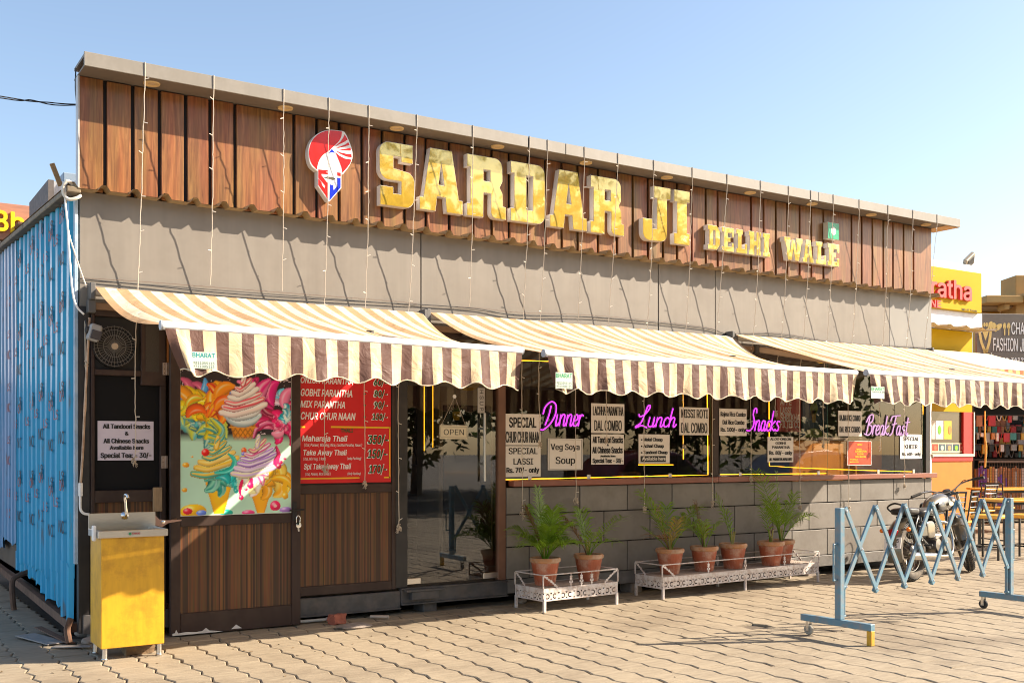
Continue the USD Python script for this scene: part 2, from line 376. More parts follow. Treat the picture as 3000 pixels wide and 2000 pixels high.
# blue corrugated sheet: faded, chalky and stained towards some heights
def blue(name, c, fade, amt):
    return mk(name, {'g': ('geometry', {}), 'm': ('mapping', {'mapping_type': 'point', 'scale': (1, 3, .35)}), 'n': ('noise_texture', {'scale': 2.0, 'detail': 6.0, 'roughness': .65}),
        'r': ('rgb_ramp', {'ramp': [(.35, (0, 0, 0)), (.75, (amt,) * 3)]}), 'mx': ('mix', {'color1': c, 'color2': fade}),
        'n2': ('noise_texture', {'scale': 9.0, 'detail': 5.0}), 'r2': ('rgb_ramp', {'ramp': [(.62, (0, 0, 0)), (.74, (.7,) * 3)]}), 'm3': ('mix', {'color2': (.10, .07, .045)}),
        'p': ('principled_bsdf', {'roughness': .34})},
       [('g.position', 'm.vector'), ('m.vector', 'n.vector'), ('n.fac', 'r.fac'), ('r.color', 'mx.fac'), ('m.vector', 'n2.vector'), ('n2.fac', 'r2.fac'), ('r2.color', 'm3.fac'), ('mx.color', 'm3.color1'), ('m3.color', 'p.base_color')], 'p.BSDF')
blue_s = blue('blue_sheet', (.001, .255, .46), (.012, .32, .50), .8)
blue_f = blue('blue_sheet_faded', (.05, .24, .42), (.30, .34, .50), .9)
# canvas: stripes follow the cloth's own width (primvar sx)
def canvas(name, c1, c2, pitch, thin):
    return mk(name, {'a': ('attribute', {'attribute': 'sx'}), 'd': ('math', {'math_type': 'divide', 'value2': pitch}), 'f': ('math', {'math_type': 'fraction'}), 'l': ('math', {'math_type': 'greater_than', 'value2': .5}),
        'mx': ('mix', {'color1': c1, 'color2': c2}), 'g': ('geometry', {}), 'n': ('noise_texture', {'scale': 4.0, 'detail': 6.0, 'roughness': .65}), 'r': ('rgb_ramp', {'ramp': [(.35, (1, 1, 1)), (.8, (.66, .58, .48))]}),
        'ml': ('mix', {'mix_type': 'multiply', 'fac': .7}), 'p': ('principled_bsdf', {'roughness': .55, 'specular_ior_level': .25}), 't': ('translucent_bsdf', {}), 'm': ('mix_closure', {'fac': thin}),
        'bn': ('noise_texture', {'scale': 6.0, 'detail': 4.0, 'distortion': 1.2}), 'b': ('bump', {'strength': .55, 'distance': .03})},
       [('a.fac', 'd.value1'), ('d.value', 'f.value1'), ('f.value', 'l.value1'), ('l.value', 'mx.fac'), ('g.position', 'n.vector'), ('n.fac', 'r.fac'), ('mx.color', 'ml.color1'), ('r.color', 'ml.color2'),
        ('ml.color', 'p.base_color'), ('ml.color', 't.color'), ('g.position', 'bn.vector'), ('bn.fac', 'b.height'), ('b.normal', 'p.normal'), ('p.BSDF', 'm.closure1'), ('t.BSDF', 'm.closure2')], 'm.closure')
PITCH = .174
can_top = canvas('canvas_top', (.49, .325, .185), (.76, .67, .51), PITCH, .22)
can_val = canvas('canvas_valance', (.135, .072, .058), (.72, .565, .36), PITCH, .10)
can_yel = canvas('canvas_yellow', (.60, .16, .06), (.72, .55, .16), .22, .15)
# paving
mk('paver_concrete', {'g': ('geometry', {}), 'm': ('mapping', {'mapping_type': 'point', 'scale': (2.5, 14, 1)}), 'n': ('noise_texture', {'scale': 2.0, 'detail': 7.0, 'roughness': .7}),
    'n2': ('noise_texture', {'scale': .75, 'detail': 7.0, 'roughness': .68}), 'r': ('rgb_ramp', {'ramp': [(.3, (.25, .205, .145)), (.55, (.355, .295, .212)), (.8, (.43, .365, .27))]}),
    'r2': ('rgb_ramp', {'ramp': [(.33, (.60, .56, .52)), (.5, (.95, .93, .90)), (.75, (1.10, 1.08, 1.04))]}), 'ml': ('mix', {'mix_type': 'multiply', 'fac': 1.0}), 'is': ('geometry', {}), 'mr': ('map_range', {'to_min': .80, 'to_max': 1.10}), 'hs': ('hsv', {}),
    'bn': ('noise_texture', {'scale': 55.0, 'detail': 4.0}), 'b': ('bump', {'strength': .35, 'distance': .006}), 'p': ('principled_bsdf', {'roughness': .78})},
   [('g.position', 'm.vector'), ('m.vector', 'n.vector'), ('g.position', 'n2.vector'), ('n.fac', 'r.fac'), ('n2.fac', 'r2.fac'), ('r.color', 'ml.color1'), ('r2.color', 'ml.color2'), ('is.random_per_island', 'mr.value'), ('mr.result', 'hs.value'),
    ('ml.color', 'hs.color'), ('hs.color', 'p.base_color'), ('g.position', 'bn.vector'), ('bn.fac', 'b.height'), ('b.normal', 'p.normal')], 'p.BSDF')
paver_m = _mats['paver_concrete']
sand_m = P('joint_sand', (.10, .075, .052), .95, var=.4, sc=30)
earth_m = P('far_ground', (.11, .098, .085), .9, var=.2, sc=.8)
# ---------------------------------------------------------------- ground
single('ground', MB().add([[-300, -300, -.05], [300, -300, -.05], [300, 300, -.05], [-300, 300, -.05]], [[0, 1, 2, 3]]), earth_m, None, None, kind='structure')
pav = T('pavement', None, None, kind='structure')
pav.part('sand_bed', MB().add([[-9, -15, -.022], [26, -15, -.022], [26, 9, -.022], [-9, 9, -.022]], [[0, 1, 2, 3]]), sand_m)
PX, PY, AMP = .245, .235, .016
def paver(i, j):
    x0, y0 = i * PX, j * PY; g = .0036; gy = .0005
    o = rng.uniform(-.002, .002, 2); g2 = g + rng.uniform(0, .003)
    if rng.random() < .04: g2 += .008
    L = [(x0 + g - AMP, y0 + gy), (x0 + g + AMP, y0 + PY / 2), (x0 + g - AMP, y0 + PY - gy)]
    R = [(x0 + PX - g2 - AMP, y0 + PY - gy), (x0 + PX - g2 + AMP, y0 + PY / 2), (x0 + PX - g2 - AMP, y0 + gy)]
    ring = np.array(L + R) + o; cen = ring.mean(0)
    z = rng.uniform(-.0022, .0012); tx, ty = rng.normal(0, .007, 2)
    def lev(r, dz): return np.c_[r, z + dz + (r - cen) @ [tx, ty]]
    ins = cen + (ring - cen) * [1 - .009 / PX * 2, 1 - .0010 / PY * 2]
    v = np.vstack([lev(ins, 0), lev(ring, -.005), lev(ring, -.03)])
    f = [[0, 5, 1], [5, 4, 1], [1, 4, 2], [4, 3, 2]]
    for a in (0, 6):
        for k in range(6):
            l = (k + 1) % 6
            f += [[a + k, a + l, a + 6 + l], [a + k, a + 6 + l, a + 6 + k]]
    return v, np.array(f)
near, rest = [], MB()
for i in range(int(-8 / PX), int(25 / PX)):
    for j in range(int(-14 / PY), int(8 / PY)):
        x, y = (i + .5) * PX, (j + .5) * PY
        if 0.0 < x < 10.6 and .15 < y < 8: continue
        if rng.random() < .004 and y > -3: continue
        d = np.array([x, y, 0]) - EYE; dep = d @ FWD; u = d @ RGT / max(dep, .1); vv = 1.5 / max(dep, .1)
        v, f = paver(i, j)
        seen = dep > 3 and abs(u) < .485 and vv < (2000 - HY) / FPX + .002 and y < .1
        near.append((dep if seen else 1e9, v, f))
near.sort(key=lambda t: t[0])
for k, (dep, v, f) in enumerate(near):
    if k < 300: pav.part('paver', (v, f[:, ::-1]), paver_m)
    else: rest.add(v, f[:, ::-1])
pav.part('paver_field', rest, paver_m, kind='stuff')

# ---------------------------------------------------------------- the restaurant
XR = 10.55                      # the facade runs from x = 0 to XR in the plane y = 0
ZL, ZS, ZT = 3.50, 4.41, 4.518  # ledge, soffit, top of fascia
B = T('restaurant_building', 'long wood-clad container restaurant with gold lettering, grey panels and glass front', 'restaurant', (5.2, 0, 0))
gx = [.2, .41, .62, .83, 1.03, 1.24, 1.76, 1.97, 2.18, 2.4, 2.6, 2.83, 3.05, 3.3, 3.56, 3.77, 3.97, 4.19, 4.4, 4.6, 4.8, 5.06, 5.31, 5.52, 5.73, 5.94, 6.14, 6.35, 6.56, 6.74, 7.26, 7.46, 7.66, 7.85, 8.06, 8.26, 8.47, 8.98, 9.17, 9.37, 9.58, 9.77, 9.98, 10.18]
B.part('parapet_backing', MB().bx(.004, XR - .004, .034, .075, 3.45, ZS - .002), P('groove_dark', (.012, .007, .006), .6))
ed = [.012] + gx + [XR]
for a, b in zip(ed[:-1], ed[1:]):
    g0, g1 = (.015 if a > .02 else 0), (.015 if b < XR else 0)
    B.part('wood_panel', MB().bx(a + g0, b - g1, .0, .032, ZL + .02, ZS - .004 - rng.uniform(0, .006), .003), wood)
B.part('corner_trim', MB().bx(-.004, .010, -.004, .075, ZL + .02, ZS - .003, .002), P('corner_metal', (.45, .43, .42), .4))
# overhanging roof slab with its grey fascia
for a, b in ((-.002, 4.03), (4.042, 4.47), (4.477, 8.10), (8.106, 10.815)):
    B.part('fascia_panel', MB().bx(a, b, -.244, -.226, ZS, ZT, .0025), fas_m)
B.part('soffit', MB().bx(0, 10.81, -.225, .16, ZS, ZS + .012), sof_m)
B.part('soffit_end', MB().bx(10.552, 10.808, -.2245, .158, ZS - .0035, ZS - .0005), P('soffit_bounce_orange', (.52, .24, .03), .5))  # orange bounce light from the yellow kiosk, painted onto the underside
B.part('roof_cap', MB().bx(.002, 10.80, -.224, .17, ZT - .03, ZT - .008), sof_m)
B.part('end_cap', MB().bx(.03, .05, -.22, .15, ZS + .013, ZT - .032), rust_m)
ring_m = P('light_ring', (.62, .45, .22), .35, var=.1)
for px, py in ((445, 243.7), (839, 313.5), (1170, 371), (1471, 423), (1735, 469), (1973, 513), (2222, 557), (2394, 593), (2559, 627), (2716, 657)):
    x, y = G(px, py, ZS); y = -.115
    p = B.part('downlight', MB().lathe([(.030, -.004), (.050, -.011), (.062, -.010), (.066, -.0015), (.066, 0)], (x, y, ZS - .001), n=28), ring_m, smooth=40)
    B.part('lens', MB().lathe([(.0005, -.004), (.018, -.0055), (.030, -.0035)], (x, y, ZS - .001), n=20), P('lens', (.55, .42, .28), .3) if 'lens' not in _mats else _mats['lens'], smooth=True, parent=p)
# roof sheet: trapezoid ribs, its front edge is a ledge under the cladding; it climbs to the back
def trap(x, pitch=.235):
    t = (x / pitch) % 1.0
    return np.interp(t, [0, .52, .64, .78, .90, 1], [0, .0, 1, 1, 0, 0])
xs = np.unique(np.concatenate([np.array([0, .52, .64, .78, .90]) * .235 + k * .235 for k in range(-1, 46)])); xs = xs[(xs > -.10) & (xs < XR + .10)]
for k, (a, b) in enumerate(((-.1, 3.3), (3.3, 7.1), (7.1, XR + .1))):
    q = xs[(xs >= a - .16) & (xs <= b + .01)]
    ys = np.array([-.135, -.08, .0, .033]) - .006 * (k % 2)
    Pt = np.array([[[x, y, ZL + .004 + .042 * trap(x) + .04 * (y + .13) + .004 * math.sin(x * 5 + k)] for x in q] for y in ys])
    m = MB().grid(Pt); Pb = Pt - [0, 0, .003]; m.grid(Pb[::-1])
    B.part('roof_sheet', m, roof_m)
zb = 3.50 + .047 * 6.0
Pt = np.array([[[x, y, ZL + .004 + .042 * trap(x) + .047 * y] for x in xs] for y in (.034, 6.05)])
B.part('rear_roof_sheet', MB().grid(Pt), roof_m)
for y0, y1 in ((-.13, 2.1), (2.06, 4.2), (4.16, 6.05)):   # rolled edge along the side
    B.part('roof_edge', MB().bar((-.055, y0, ZL - .005 + .047 * y0), (-.055, y1, ZL - .005 + .047 * y1), .10, .045, c=.006), P('roof_edge_old', (.20, .155, .10), .8, var=.3, sc=12, dirt=(.07, .06, .05), dsc=8, damt=.8) if 'roof_edge_old' not in _mats else _mats['roof_edge_old'])
# grey composite panels between ledge and awnings
for k, (a, b, m) in enumerate(((.012, 2.991, grey_m), (3.004, 5.868, grey_m), (5.880, 6.698, grey_m), (6.710, 9.70, grey_m), (9.704, XR, greyb_m))):
    B.part('wall_panel', MB().bx(a, b, .0015 * (k % 2), .03, 2.62, ZL + .012, .002), m)
B.part('panel_backing', MB().bx(.005, XR - .005, .032, .06, 2.6, 3.5), blackw)
# body: base, back, right side, floor, ceiling
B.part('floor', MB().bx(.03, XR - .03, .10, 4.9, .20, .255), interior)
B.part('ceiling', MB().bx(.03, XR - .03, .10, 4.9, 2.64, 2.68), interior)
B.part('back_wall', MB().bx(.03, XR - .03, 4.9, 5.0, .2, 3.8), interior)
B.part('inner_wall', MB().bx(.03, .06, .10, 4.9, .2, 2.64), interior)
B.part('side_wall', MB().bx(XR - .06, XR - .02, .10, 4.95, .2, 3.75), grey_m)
B.part('base_beam', MB().bx(1.76, 2.77, -.03, .02, .062, .215, .006).bx(1.76, 2.77, -.045, .03, .052, .066, .003), dbeam_m)
B.part('base_beam', MB().bx(2.775, 3.93, -.03, .02, .095, .235, .006).bx(2.775, 3.93, -.05, .03, .083, .098, .003).bx(2.775, 3.93, -.042, .03, .222, .236, .003), dbeam_m)
B.part('base_beam', MB().bx(3.94, XR, -.012, .03, .105, .236, .004), beam_m)
B.part('base_beam', MB().bx(.03, 1.75, -.02, .05, .07, .22, .005), dbeam_m)
B.part('door_step', MB().bx(2.80, 3.20, -.10, -.03, .205, .222, .003).bx(2.86, 3.14, -.085, -.03, .13, .205, .004), dbeam_m)
for x in (3.02, .10, 5.5, 8.2, 10.3):
    B.part('support_block', MB().bx(x, x + .15, .0, .2, -.01, .10, .01), dbeam_m if x < 4 else stone_m)
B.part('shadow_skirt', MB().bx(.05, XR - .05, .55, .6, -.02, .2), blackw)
B.part('corner_post', MB().bx(0, .085, -.012, .06, .08, 2.62, .004), black)
# tile-clad wall under the windows: each tile its own piece over a dark backing
B.part('tile_backing', MB().bx(3.925, XR - .004, .0, .06, .238, 1.135), P('joint_black', (.014, .013, .012), .8))
rows = ((.245, .548, 0), (.560, .866, 1), (.878, 1.136, 0))
v1 = [3.93, 4.2, 4.82, 5.44, 6.06, 6.68, 7.30, 7.92, 8.53, 9.14, 9.77, 10.39, XR]
v2 = [3.93, 4.51, 5.13, 5.75, 6.37, 6.99, 7.60, 8.21, 8.83, 9.45, 10.07, XR]
for z0, z1, k in rows:
    for a, b in zip(*((v1[:-1], v1[1:]) if k == 0 else (v2[:-1], v2[1:]))):
        B.part('tile', MB().bx(a + .005, b - .005, -.010 + rng.uniform(-.001, .001), .0, z0, z1, .003), tile_m)
for a, b in ((3.99, 6.70), (6.705, 10.60)):
    B.part('window_sill', MB().bx(a, b, -.055, .05, 1.145, 1.203, .005), sill_m)
# glazing: three posts, four panes, door
B.part('window_post', MB().bx(3.84, 3.925, -.01, .06, .24, 2.62, .004), P('post_brown', (.16, .075, .045), .5, var=.2) if 'post_brown' not in _mats else _mats['post_brown'])
B.part('strip_backing', MB().bx(3.0, 3.03, 1.2, 1.23, .26, 2.6), wood_dk)
B.part('window_post', MB().bx(6.66, 6.75, -.006, .07, 1.205, 2.62, .004), frame_m)
B.part('window_post', MB().bx(10.43, 10.50, -.004, .07, 1.205, 2.62, .004), black)
B.part('window_post', MB().bx(10.505, 10.548, -.008, .06, .24, 2.62, .004), pvc, label='white end post of the glass front')
B.part('window_head', MB().bx(2.86, XR, -.005, .07, 2.56, 2.618, .004), frame_m)
for a, b in ((3.93, 6.655), (6.755, 8.572), (8.580, 10.425)):
    p = B.part('window_pane', MB().bx(a, b, .022, .030, 1.2045, 2.558), glass_m)
    B.part('glass_edge', MB().bx(b - .004, b, .0205, .0218, 1.206, 2.556), P('glass_green', (.03, .16, .10), .2) if 'glass_green' not in _mats else _mats['glass_green'], parent=p)
for x in (4.22, 4.95, 6.05, 7.1, 8.4, 9.5, 10.2):
    B.part('glass_clip', MB().bx(x - .022, x + .022, .008, .021, 1.205, 1.252, .003), steel)
gd = B.part('glass_door', MB().bx(2.86, 3.835, .020, .030, .262, 2.555), door_gl)
B.part('hinge_patch', MB().bx(2.855, 3.0, .004, .019, .262, .318, .004), steel, parent=gd)
B.part('hinge_patch', MB().bx(3.68, 3.845, .004, .019, .262, .318, .004), steel, parent=gd)
hx0, hz = W(1423, 1415, -.03)
B.part('handle', MB().bx(3.655, 3.680, -.045, -.028, 1.20, 1.86, .004).bx(3.653, 3.682, -.028, .019, 1.36, 1.38).bx(3.653, 3.682, -.028, .019, 1.70, 1.72), steel, parent=gd)
B.part('push_plate', MB().bx(3.62, 3.70, .014, .0195, 1.86, 2.10, .003), P('plate_grey', (.38, .36, .34), .4), parent=gd)
B.part('push_lettering', MB().text('H S U P', 0, .20, 0, .042, 0, .001).move(roty(PI / 2), (3.642, .0125, 1.88 + .2)), ink, parent=gd)
B.part('door_jamb', MB().bx(2.73, 2.853, -.012, .06, .24, 2.62, .004), black)
# left: narrow door with the fan grille
fd = B.part('fan_door', MB().bx(.09, .118, -.02, .04, .20, 2.62, .004).bx(.47, .665, -.02, .04, 2.02, 2.62, .004).bx(.62, .665, -.02, .04, .20, 2.02, .004).bx(.119, .469, -.02, .04, 2.09, 2.135, .004)
            .bx(.119, .469, -.02, .04, 2.55, 2.62, .004).bx(.119, .619, -.02, .04, 1.09, 1.185, .004).bx(.119, .619, -.02, .04, .2, .32, .004), frame_m)
B.part('mesh_screen', MB().bx(.119, .619, .02, .03, 1.186, 2.089), P('mesh_black', (.010, .010, .011), .8, var=.3, sc=160, spec=.15), parent=fd)
B.part('laminate_panel', MB().bx(.119, .619, .015, .03, .321, 1.089), lamin, parent=fd)
B.part('small_screen', MB().bx(.505, .61, -.0235, -.0205, 2.13, 2.53), P('screen_brown', (.045, .035, .026), .7, var=.3, sc=120), parent=fd)
fx, fz = W(336, 1014, -.03)
B.part('fan_box', MB().bx(.119, .469, .02, .035, 2.136, 2.549).lathe([(.155, 0), (.155, .05), (.165, .05), (.165, 0)], (fx, .02, fz), (0, -1, 0), n=36), blackw, parent=fd, smooth=30)
g = MB()
for r in (.085, .128, .155): g.torus((fx, -.034, fz), (0, 1, 0), r, .0014, 48, 6)
for k in range(36):
    a = k / 36 * 2 * PI; r0 = .028; r1 = .165 if k % 2 else .155
    g.tube([(fx + r0 * math.cos(a), -.036, fz + r0 * math.sin(a)), (fx + r1 * math.cos(a), -.032, fz + r1 * math.sin(a))], .0013, 5)
B.part('fan_guard', g, P('guard_wire', (.20, .18, .16), .45), parent=fd)
B.part('fan_hub', MB().lathe([(.0005, .012), (.024, .011), (.028, 0)], (fx, -.032, fz), (0, -1, 0), n=24), P('hub_tan', (.42, .33, .24), .5), smooth=30, parent=fd)
hm = P('hinge_steel', (.40, .30, .24), .4, metal=.4, var=.2, sc=30)
for px, py in ((487, 1080), (483, 1353)):
    x, z = W(px, py, -.03)
    m = MB().bx(x - .026, x + .026, -.026, -.0205, z - .05, z + .05, .002)
    h = B.part('hinge', m.cyl((x + .006, -.027, z - .05), (x + .006, -.027, z + .05), .004), hm)
    B.part('screw', sum([[(x - .014, z + d)] for d in (-.035, -.012, .012, .035)], []) and MB().lathe([(.0003, .002), (.0035, .001)], (x - .014, -.026, z + .035), (0, -1, 0), n=8).lathe([(.0003, .002), (.0035, .001)], (x - .014, -.026, z), (0, -1, 0), n=8).lathe([(.0003, .002), (.0035, .001)], (x - .014, -.026, z - .035), (0, -1, 0), n=8), blackw, parent=h)
# door with the ice cream poster (hangs proud of the wall, reaches almost to the paving)
YD = -.115
pd = B.part('poster_door', MB().bx(.675, .755, YD, YD + .05, .012, 2.6, .004).bx(1.695, 1.775, YD, YD + .05, .012, 2.6, .004).bx(.756, 1.694, YD, YD + .05, .885, .965, .004).bx(.756, 1.694, YD, YD + .05, .012, .185, .004).bx(.756, 1.694, YD + .02, YD + .05, 2.2, 2.6, .004), frame_m)
B.part('laminate_panel', MB().bx(.756, 1.694, YD + .016, YD + .03, .186, .884), lamin, parent=pd)
B.part('poster_backing', MB().bx(.757, 1.693, YD + .010, YD + .03, .966, 2.199), frame_m, parent=pd)
B.part('peeled_paint', MB().flat(unary_union([Polygon([(.69, .013), (.69, .03), (.71, .035), (.72, .06), (.735, .03), (.80, .036), (.88, .028), (.93, .032), (.96, .055), (.99, .03), (1.05, .022), (1.1, .013)]), Polygon([(1.17, .025), (1.21, .06), (1.26, .026)])]), YD - .001, .0008), P('peel_white', (.62, .60, .56), .7), parent=pd)
ol = MB().bx(1.70, 1.735, YD - .015, YD - .001, .90, 1.06, .004)
B.part('bolt', ol.tube([(1.67, YD - .02, .99), (1.80, YD - .02, .995)], .008, 8), blackw, parent=pd)
B.part('orange_strip', MB().bx(.672, .70, -.018, -.012, 2.16, 2.50), P('strip_orange', (.36, .13, .03), .6))
# menu door
md = B.part('menu_door', MB().bx(1.78, 1.80, -.02, .04, .235, 2.6, .004).bx(2.69, 2.728, -.02, .04, .235, 2.6, .004).bx(1.801, 2.689, -.02, .04, 1.12, 1.20, .004).bx(1.801, 2.689, -.02, .04, .235, .315, .004).bx(1.801, 2.689, -.0, .04, 2.3, 2.6, .004), frame_m)
B.part('laminate_panel', MB().bx(1.801, 2.689, -.005, .02, .316, 1.119), lamin, parent=md)
B.part('board_backing', MB().bx(1.801, 2.689, .0, .02, 1.201, 2.299), frame_m, parent=md)
# strips of tan board nailed by the basin and a tin plate
B.part('nailed_board', MB().bx(*([W(448, 1427, -.03)[0], W(475, 1427, -.03)[0]]), -.034, -.0205, *([W(460, 1497, -.03)[1], W(460, 1427, -.03)[1]]), .003), P('tan_board', (.34, .23, .13), .7, var=.25, sc=10, stretch=(8, 1, 1)))
# side wall of blue sheets
def side_sheet(y0, y1, z0, mat, label=None, xo=0.0, ztop=None, ragged=.03):
    pit = .25; ys = []
    k0 = math.floor(y0 / pit)
    for k in range(k0, math.ceil(y1 / pit) + 1):
        ys += [k * pit + t * pit for t in (0, .40, .50, .86, .96)]
    ys = np.array([y for y in ys if y0 <= y <= y1])
    t = (ys / pit) % 1.0
    xx = -.012 - xo - np.interp(t, [0, .40, .50, .86, .96, 1], [.0, .0, .034, .034, 0, 0])
    b = z0 + rng.uniform(-ragged, ragged, len(ys))
    zt = ZL - .035 + .047 * ys if ztop is None else np.full(len(ys), ztop) + rng.uniform(-.015, .015, len(ys))
    rowsz = [b + (zt - b) * s for s in (0, .05, .3, .6, 1)]
    Pt = np.array([[[xx[i] + .004 * math.sin(3 * ys[i] + 2 * z[i]), ys[i], z[i]] for i in range(len(ys))] for z in rowsz])
    m = MB().grid(Pt[:, ::-1]); m.grid(Pt + [.002, 0, 0])
    return B.part('wall_sheet', m, mat, label=label)
side_sheet(.03, 1.05, .50, blue_s, ragged=.02)
side_sheet(1.0, 2.02, .42, blue_s, xo=.004)
side_sheet(1.98, 2.9, .40, blue_s)
side_sheet(2.86, 3.9, .55, blue_f, 'faded violet-blue corrugated sheet', xo=.004)
side_sheet(3.86, 4.9, .45, blue_f, xo=.0)
side_sheet(.02, .56, .16, blue_s, xo=.005, ztop=.60)
side_sheet(.52, 1.5, .22, blue_s, xo=-.004, ztop=.56)
side_sheet(1.46, 3.0, .30, blue_s, xo=-.005, ztop=.5)
B.part('sheet_edge', MB().bx(-.030, -.002, -.012, .030, .62, ZL - .05, .004), P('edge_chalky', (.26, .38, .50), .6, var=.35, sc=10, stretch=(1, 1, .4), dirt=(.50, .52, .54), dsc=4, damt=.9))
B.part('side_sill', MB().bar((-.02, .05, .12), (-.02, 4.9, .20), .05, .07), rust_m)
pk_, pr_ = P('print_dark', (.035, .03, .04), .6), P('print_rust', (.33, .08, .07), .6)
def stamp(y, z, s=1.0, dark=True, t='NO'):
    q = MB().text(t, -.06 * s * len(t), .06 * s * len(t), 0, .10 * s, 0, .001).move(rotz(-PI / 2), (-.0505, y, z)); B.part('stamp_print', q, pk_ if dark else pr_)
def ringmark(y, z):
    a = np.linspace(-1.2, 1.6, 12)
    bk = MB()
    for r in (.06,):
        for k in range(11):
            p = [[-.051, y + r * math.cos(a[k + j]), z + r * math.sin(a[k + j])] for j in (0, 1)]
            bk.bar(p[0], p[1], .014, .002, up=(1, 0, 0))
    B.part('stamp_ring', bk, pk_)
for yy in (.42, .92, 1.42, 1.92, 2.67):
    for z in np.arange(.75 + .2 * (yy % .8), 3.3, .72):
        stamp(yy, z); stamp(yy, z + .42, .8, True, 'LS'); stamp(yy, z + .34, .8, False, 'OH'); ringmark(yy - .12, z + .42); stamp(yy + .25, z + .2, .8, False, 'LS')
for z in np.arange(.8, 3.2, .55): stamp(3.42, z, .9, False, 'NC'); stamp(3.42, z + .22, .8, False, 'LS')
# ---------------------------------------------------------------- signs on the parapet
YF = -.072
def arc(cx, cz, r, a0, a1, n=7):
    return [(cx + r * math.cos(math.radians(a0 + (a1 - a0) * k / n)), cz + r * math.sin(math.radians(a0 + (a1 - a0) * k / n))) for k in range(n + 1)]
LS_ = Polygon([(2.876, 4.29), (2.876, 4.12), (2.757, 4.12), (2.757, 4.166), (2.68, 4.166), (2.68, 4.056)] + arc(2.805, 3.95, .088, 80, 0) + arc(2.800, 3.80, .090, 0, -80) + [(2.545, 3.71), (2.545, 3.885), (2.677, 3.885), (2.677, 3.828), (2.757, 3.828), (2.757, 3.944)] + arc(2.635, 4.04, .096, 260, 180) + arc(2.635, 4.19, .098, 180, 95))
LA_ = Polygon([(3.056, 4.30), (3.288, 4.30), (3.363, 3.848), (3.404, 3.848), (3.404, 3.719), (3.23, 3.719), (3.217, 3.857), (3.13, 3.857), (3.113, 3.719), (2.945, 3.719), (2.945, 3.838), (2.985, 3.838)], [[(3.173, 4.165), (3.207, 3.968), (3.146, 3.968)]])
LR_ = Polygon([(3.452, 4.305)] + arc(3.76, 4.22, .086, 90, 0) + [(3.847, 4.09), (3.815, 4.03)] + arc(3.80, 3.96, .050, 40, 0) + [(3.852, 3.85), (3.888, 3.85), (3.888, 3.726)] + arc(3.775, 3.785, .058, 270, 180) + [(3.718, 3.96), (3.634, 3.96), (3.63, 3.722), (3.45, 3.722), (3.45, 3.84), (3.488, 3.84), (3.488, 4.185), (3.452, 4.185)], [[(3.634, 4.18), (3.709, 4.18), (3.709, 4.072), (3.634, 4.072)]])
LD_ = Polygon([(3.941, 4.309), (3.941, 4.195), (3.983, 4.195), (3.983, 3.855), (3.941, 3.855), (3.941, 3.729)] + arc(4.255, 3.82, .089, 270, 360) + arc(4.255, 4.222, .089, 0, 90), [[(4.125, 4.19), (4.202, 4.19), (4.202, 3.855), (4.125, 3.855)]])
LJ_ = Polygon([(5.753, 4.31), (5.984, 4.31), (5.984, 4.187), (5.934, 4.187)] + arc(5.846, 3.815, .088, 0, -90) + arc(5.685, 3.808, .085, 270, 180) + [(5.60, 3.953), (5.736, 3.953), (5.736, 3.855), (5.794, 3.855), (5.794, 4.182), (5.753, 4.182)])
LI_ = Polygon([(6.033, 4.31), (6.259, 4.31), (6.259, 4.188), (6.219, 4.188), (6.219, 3.852), (6.256, 3.852), (6.256, 3.725), (6.033, 3.725), (6.033, 3.842), (6.075, 3.842), (6.075, 4.182), (6.033, 4.182)])
def channel(th, poly, yf=YF):
    p = th.part('letter', MB().flat(poly, yf + .004, -yf - .006), lside)
    th.part('letter_face', MB().flat(poly.buffer(-.0035, join_style=2), yf, .0035), gold, parent=p)
s1 = T('name_sign', 'large gold slab lettering SARDAR JI on the wood parapet', 'sign', (4.4, -.03, 3.71))
for p in (LS_, LA_, LR_, LD_, affinity.translate(LA_, 1.461, .008), affinity.translate(LR_, 1.459, .002), LJ_, LI_): channel(s1, p)
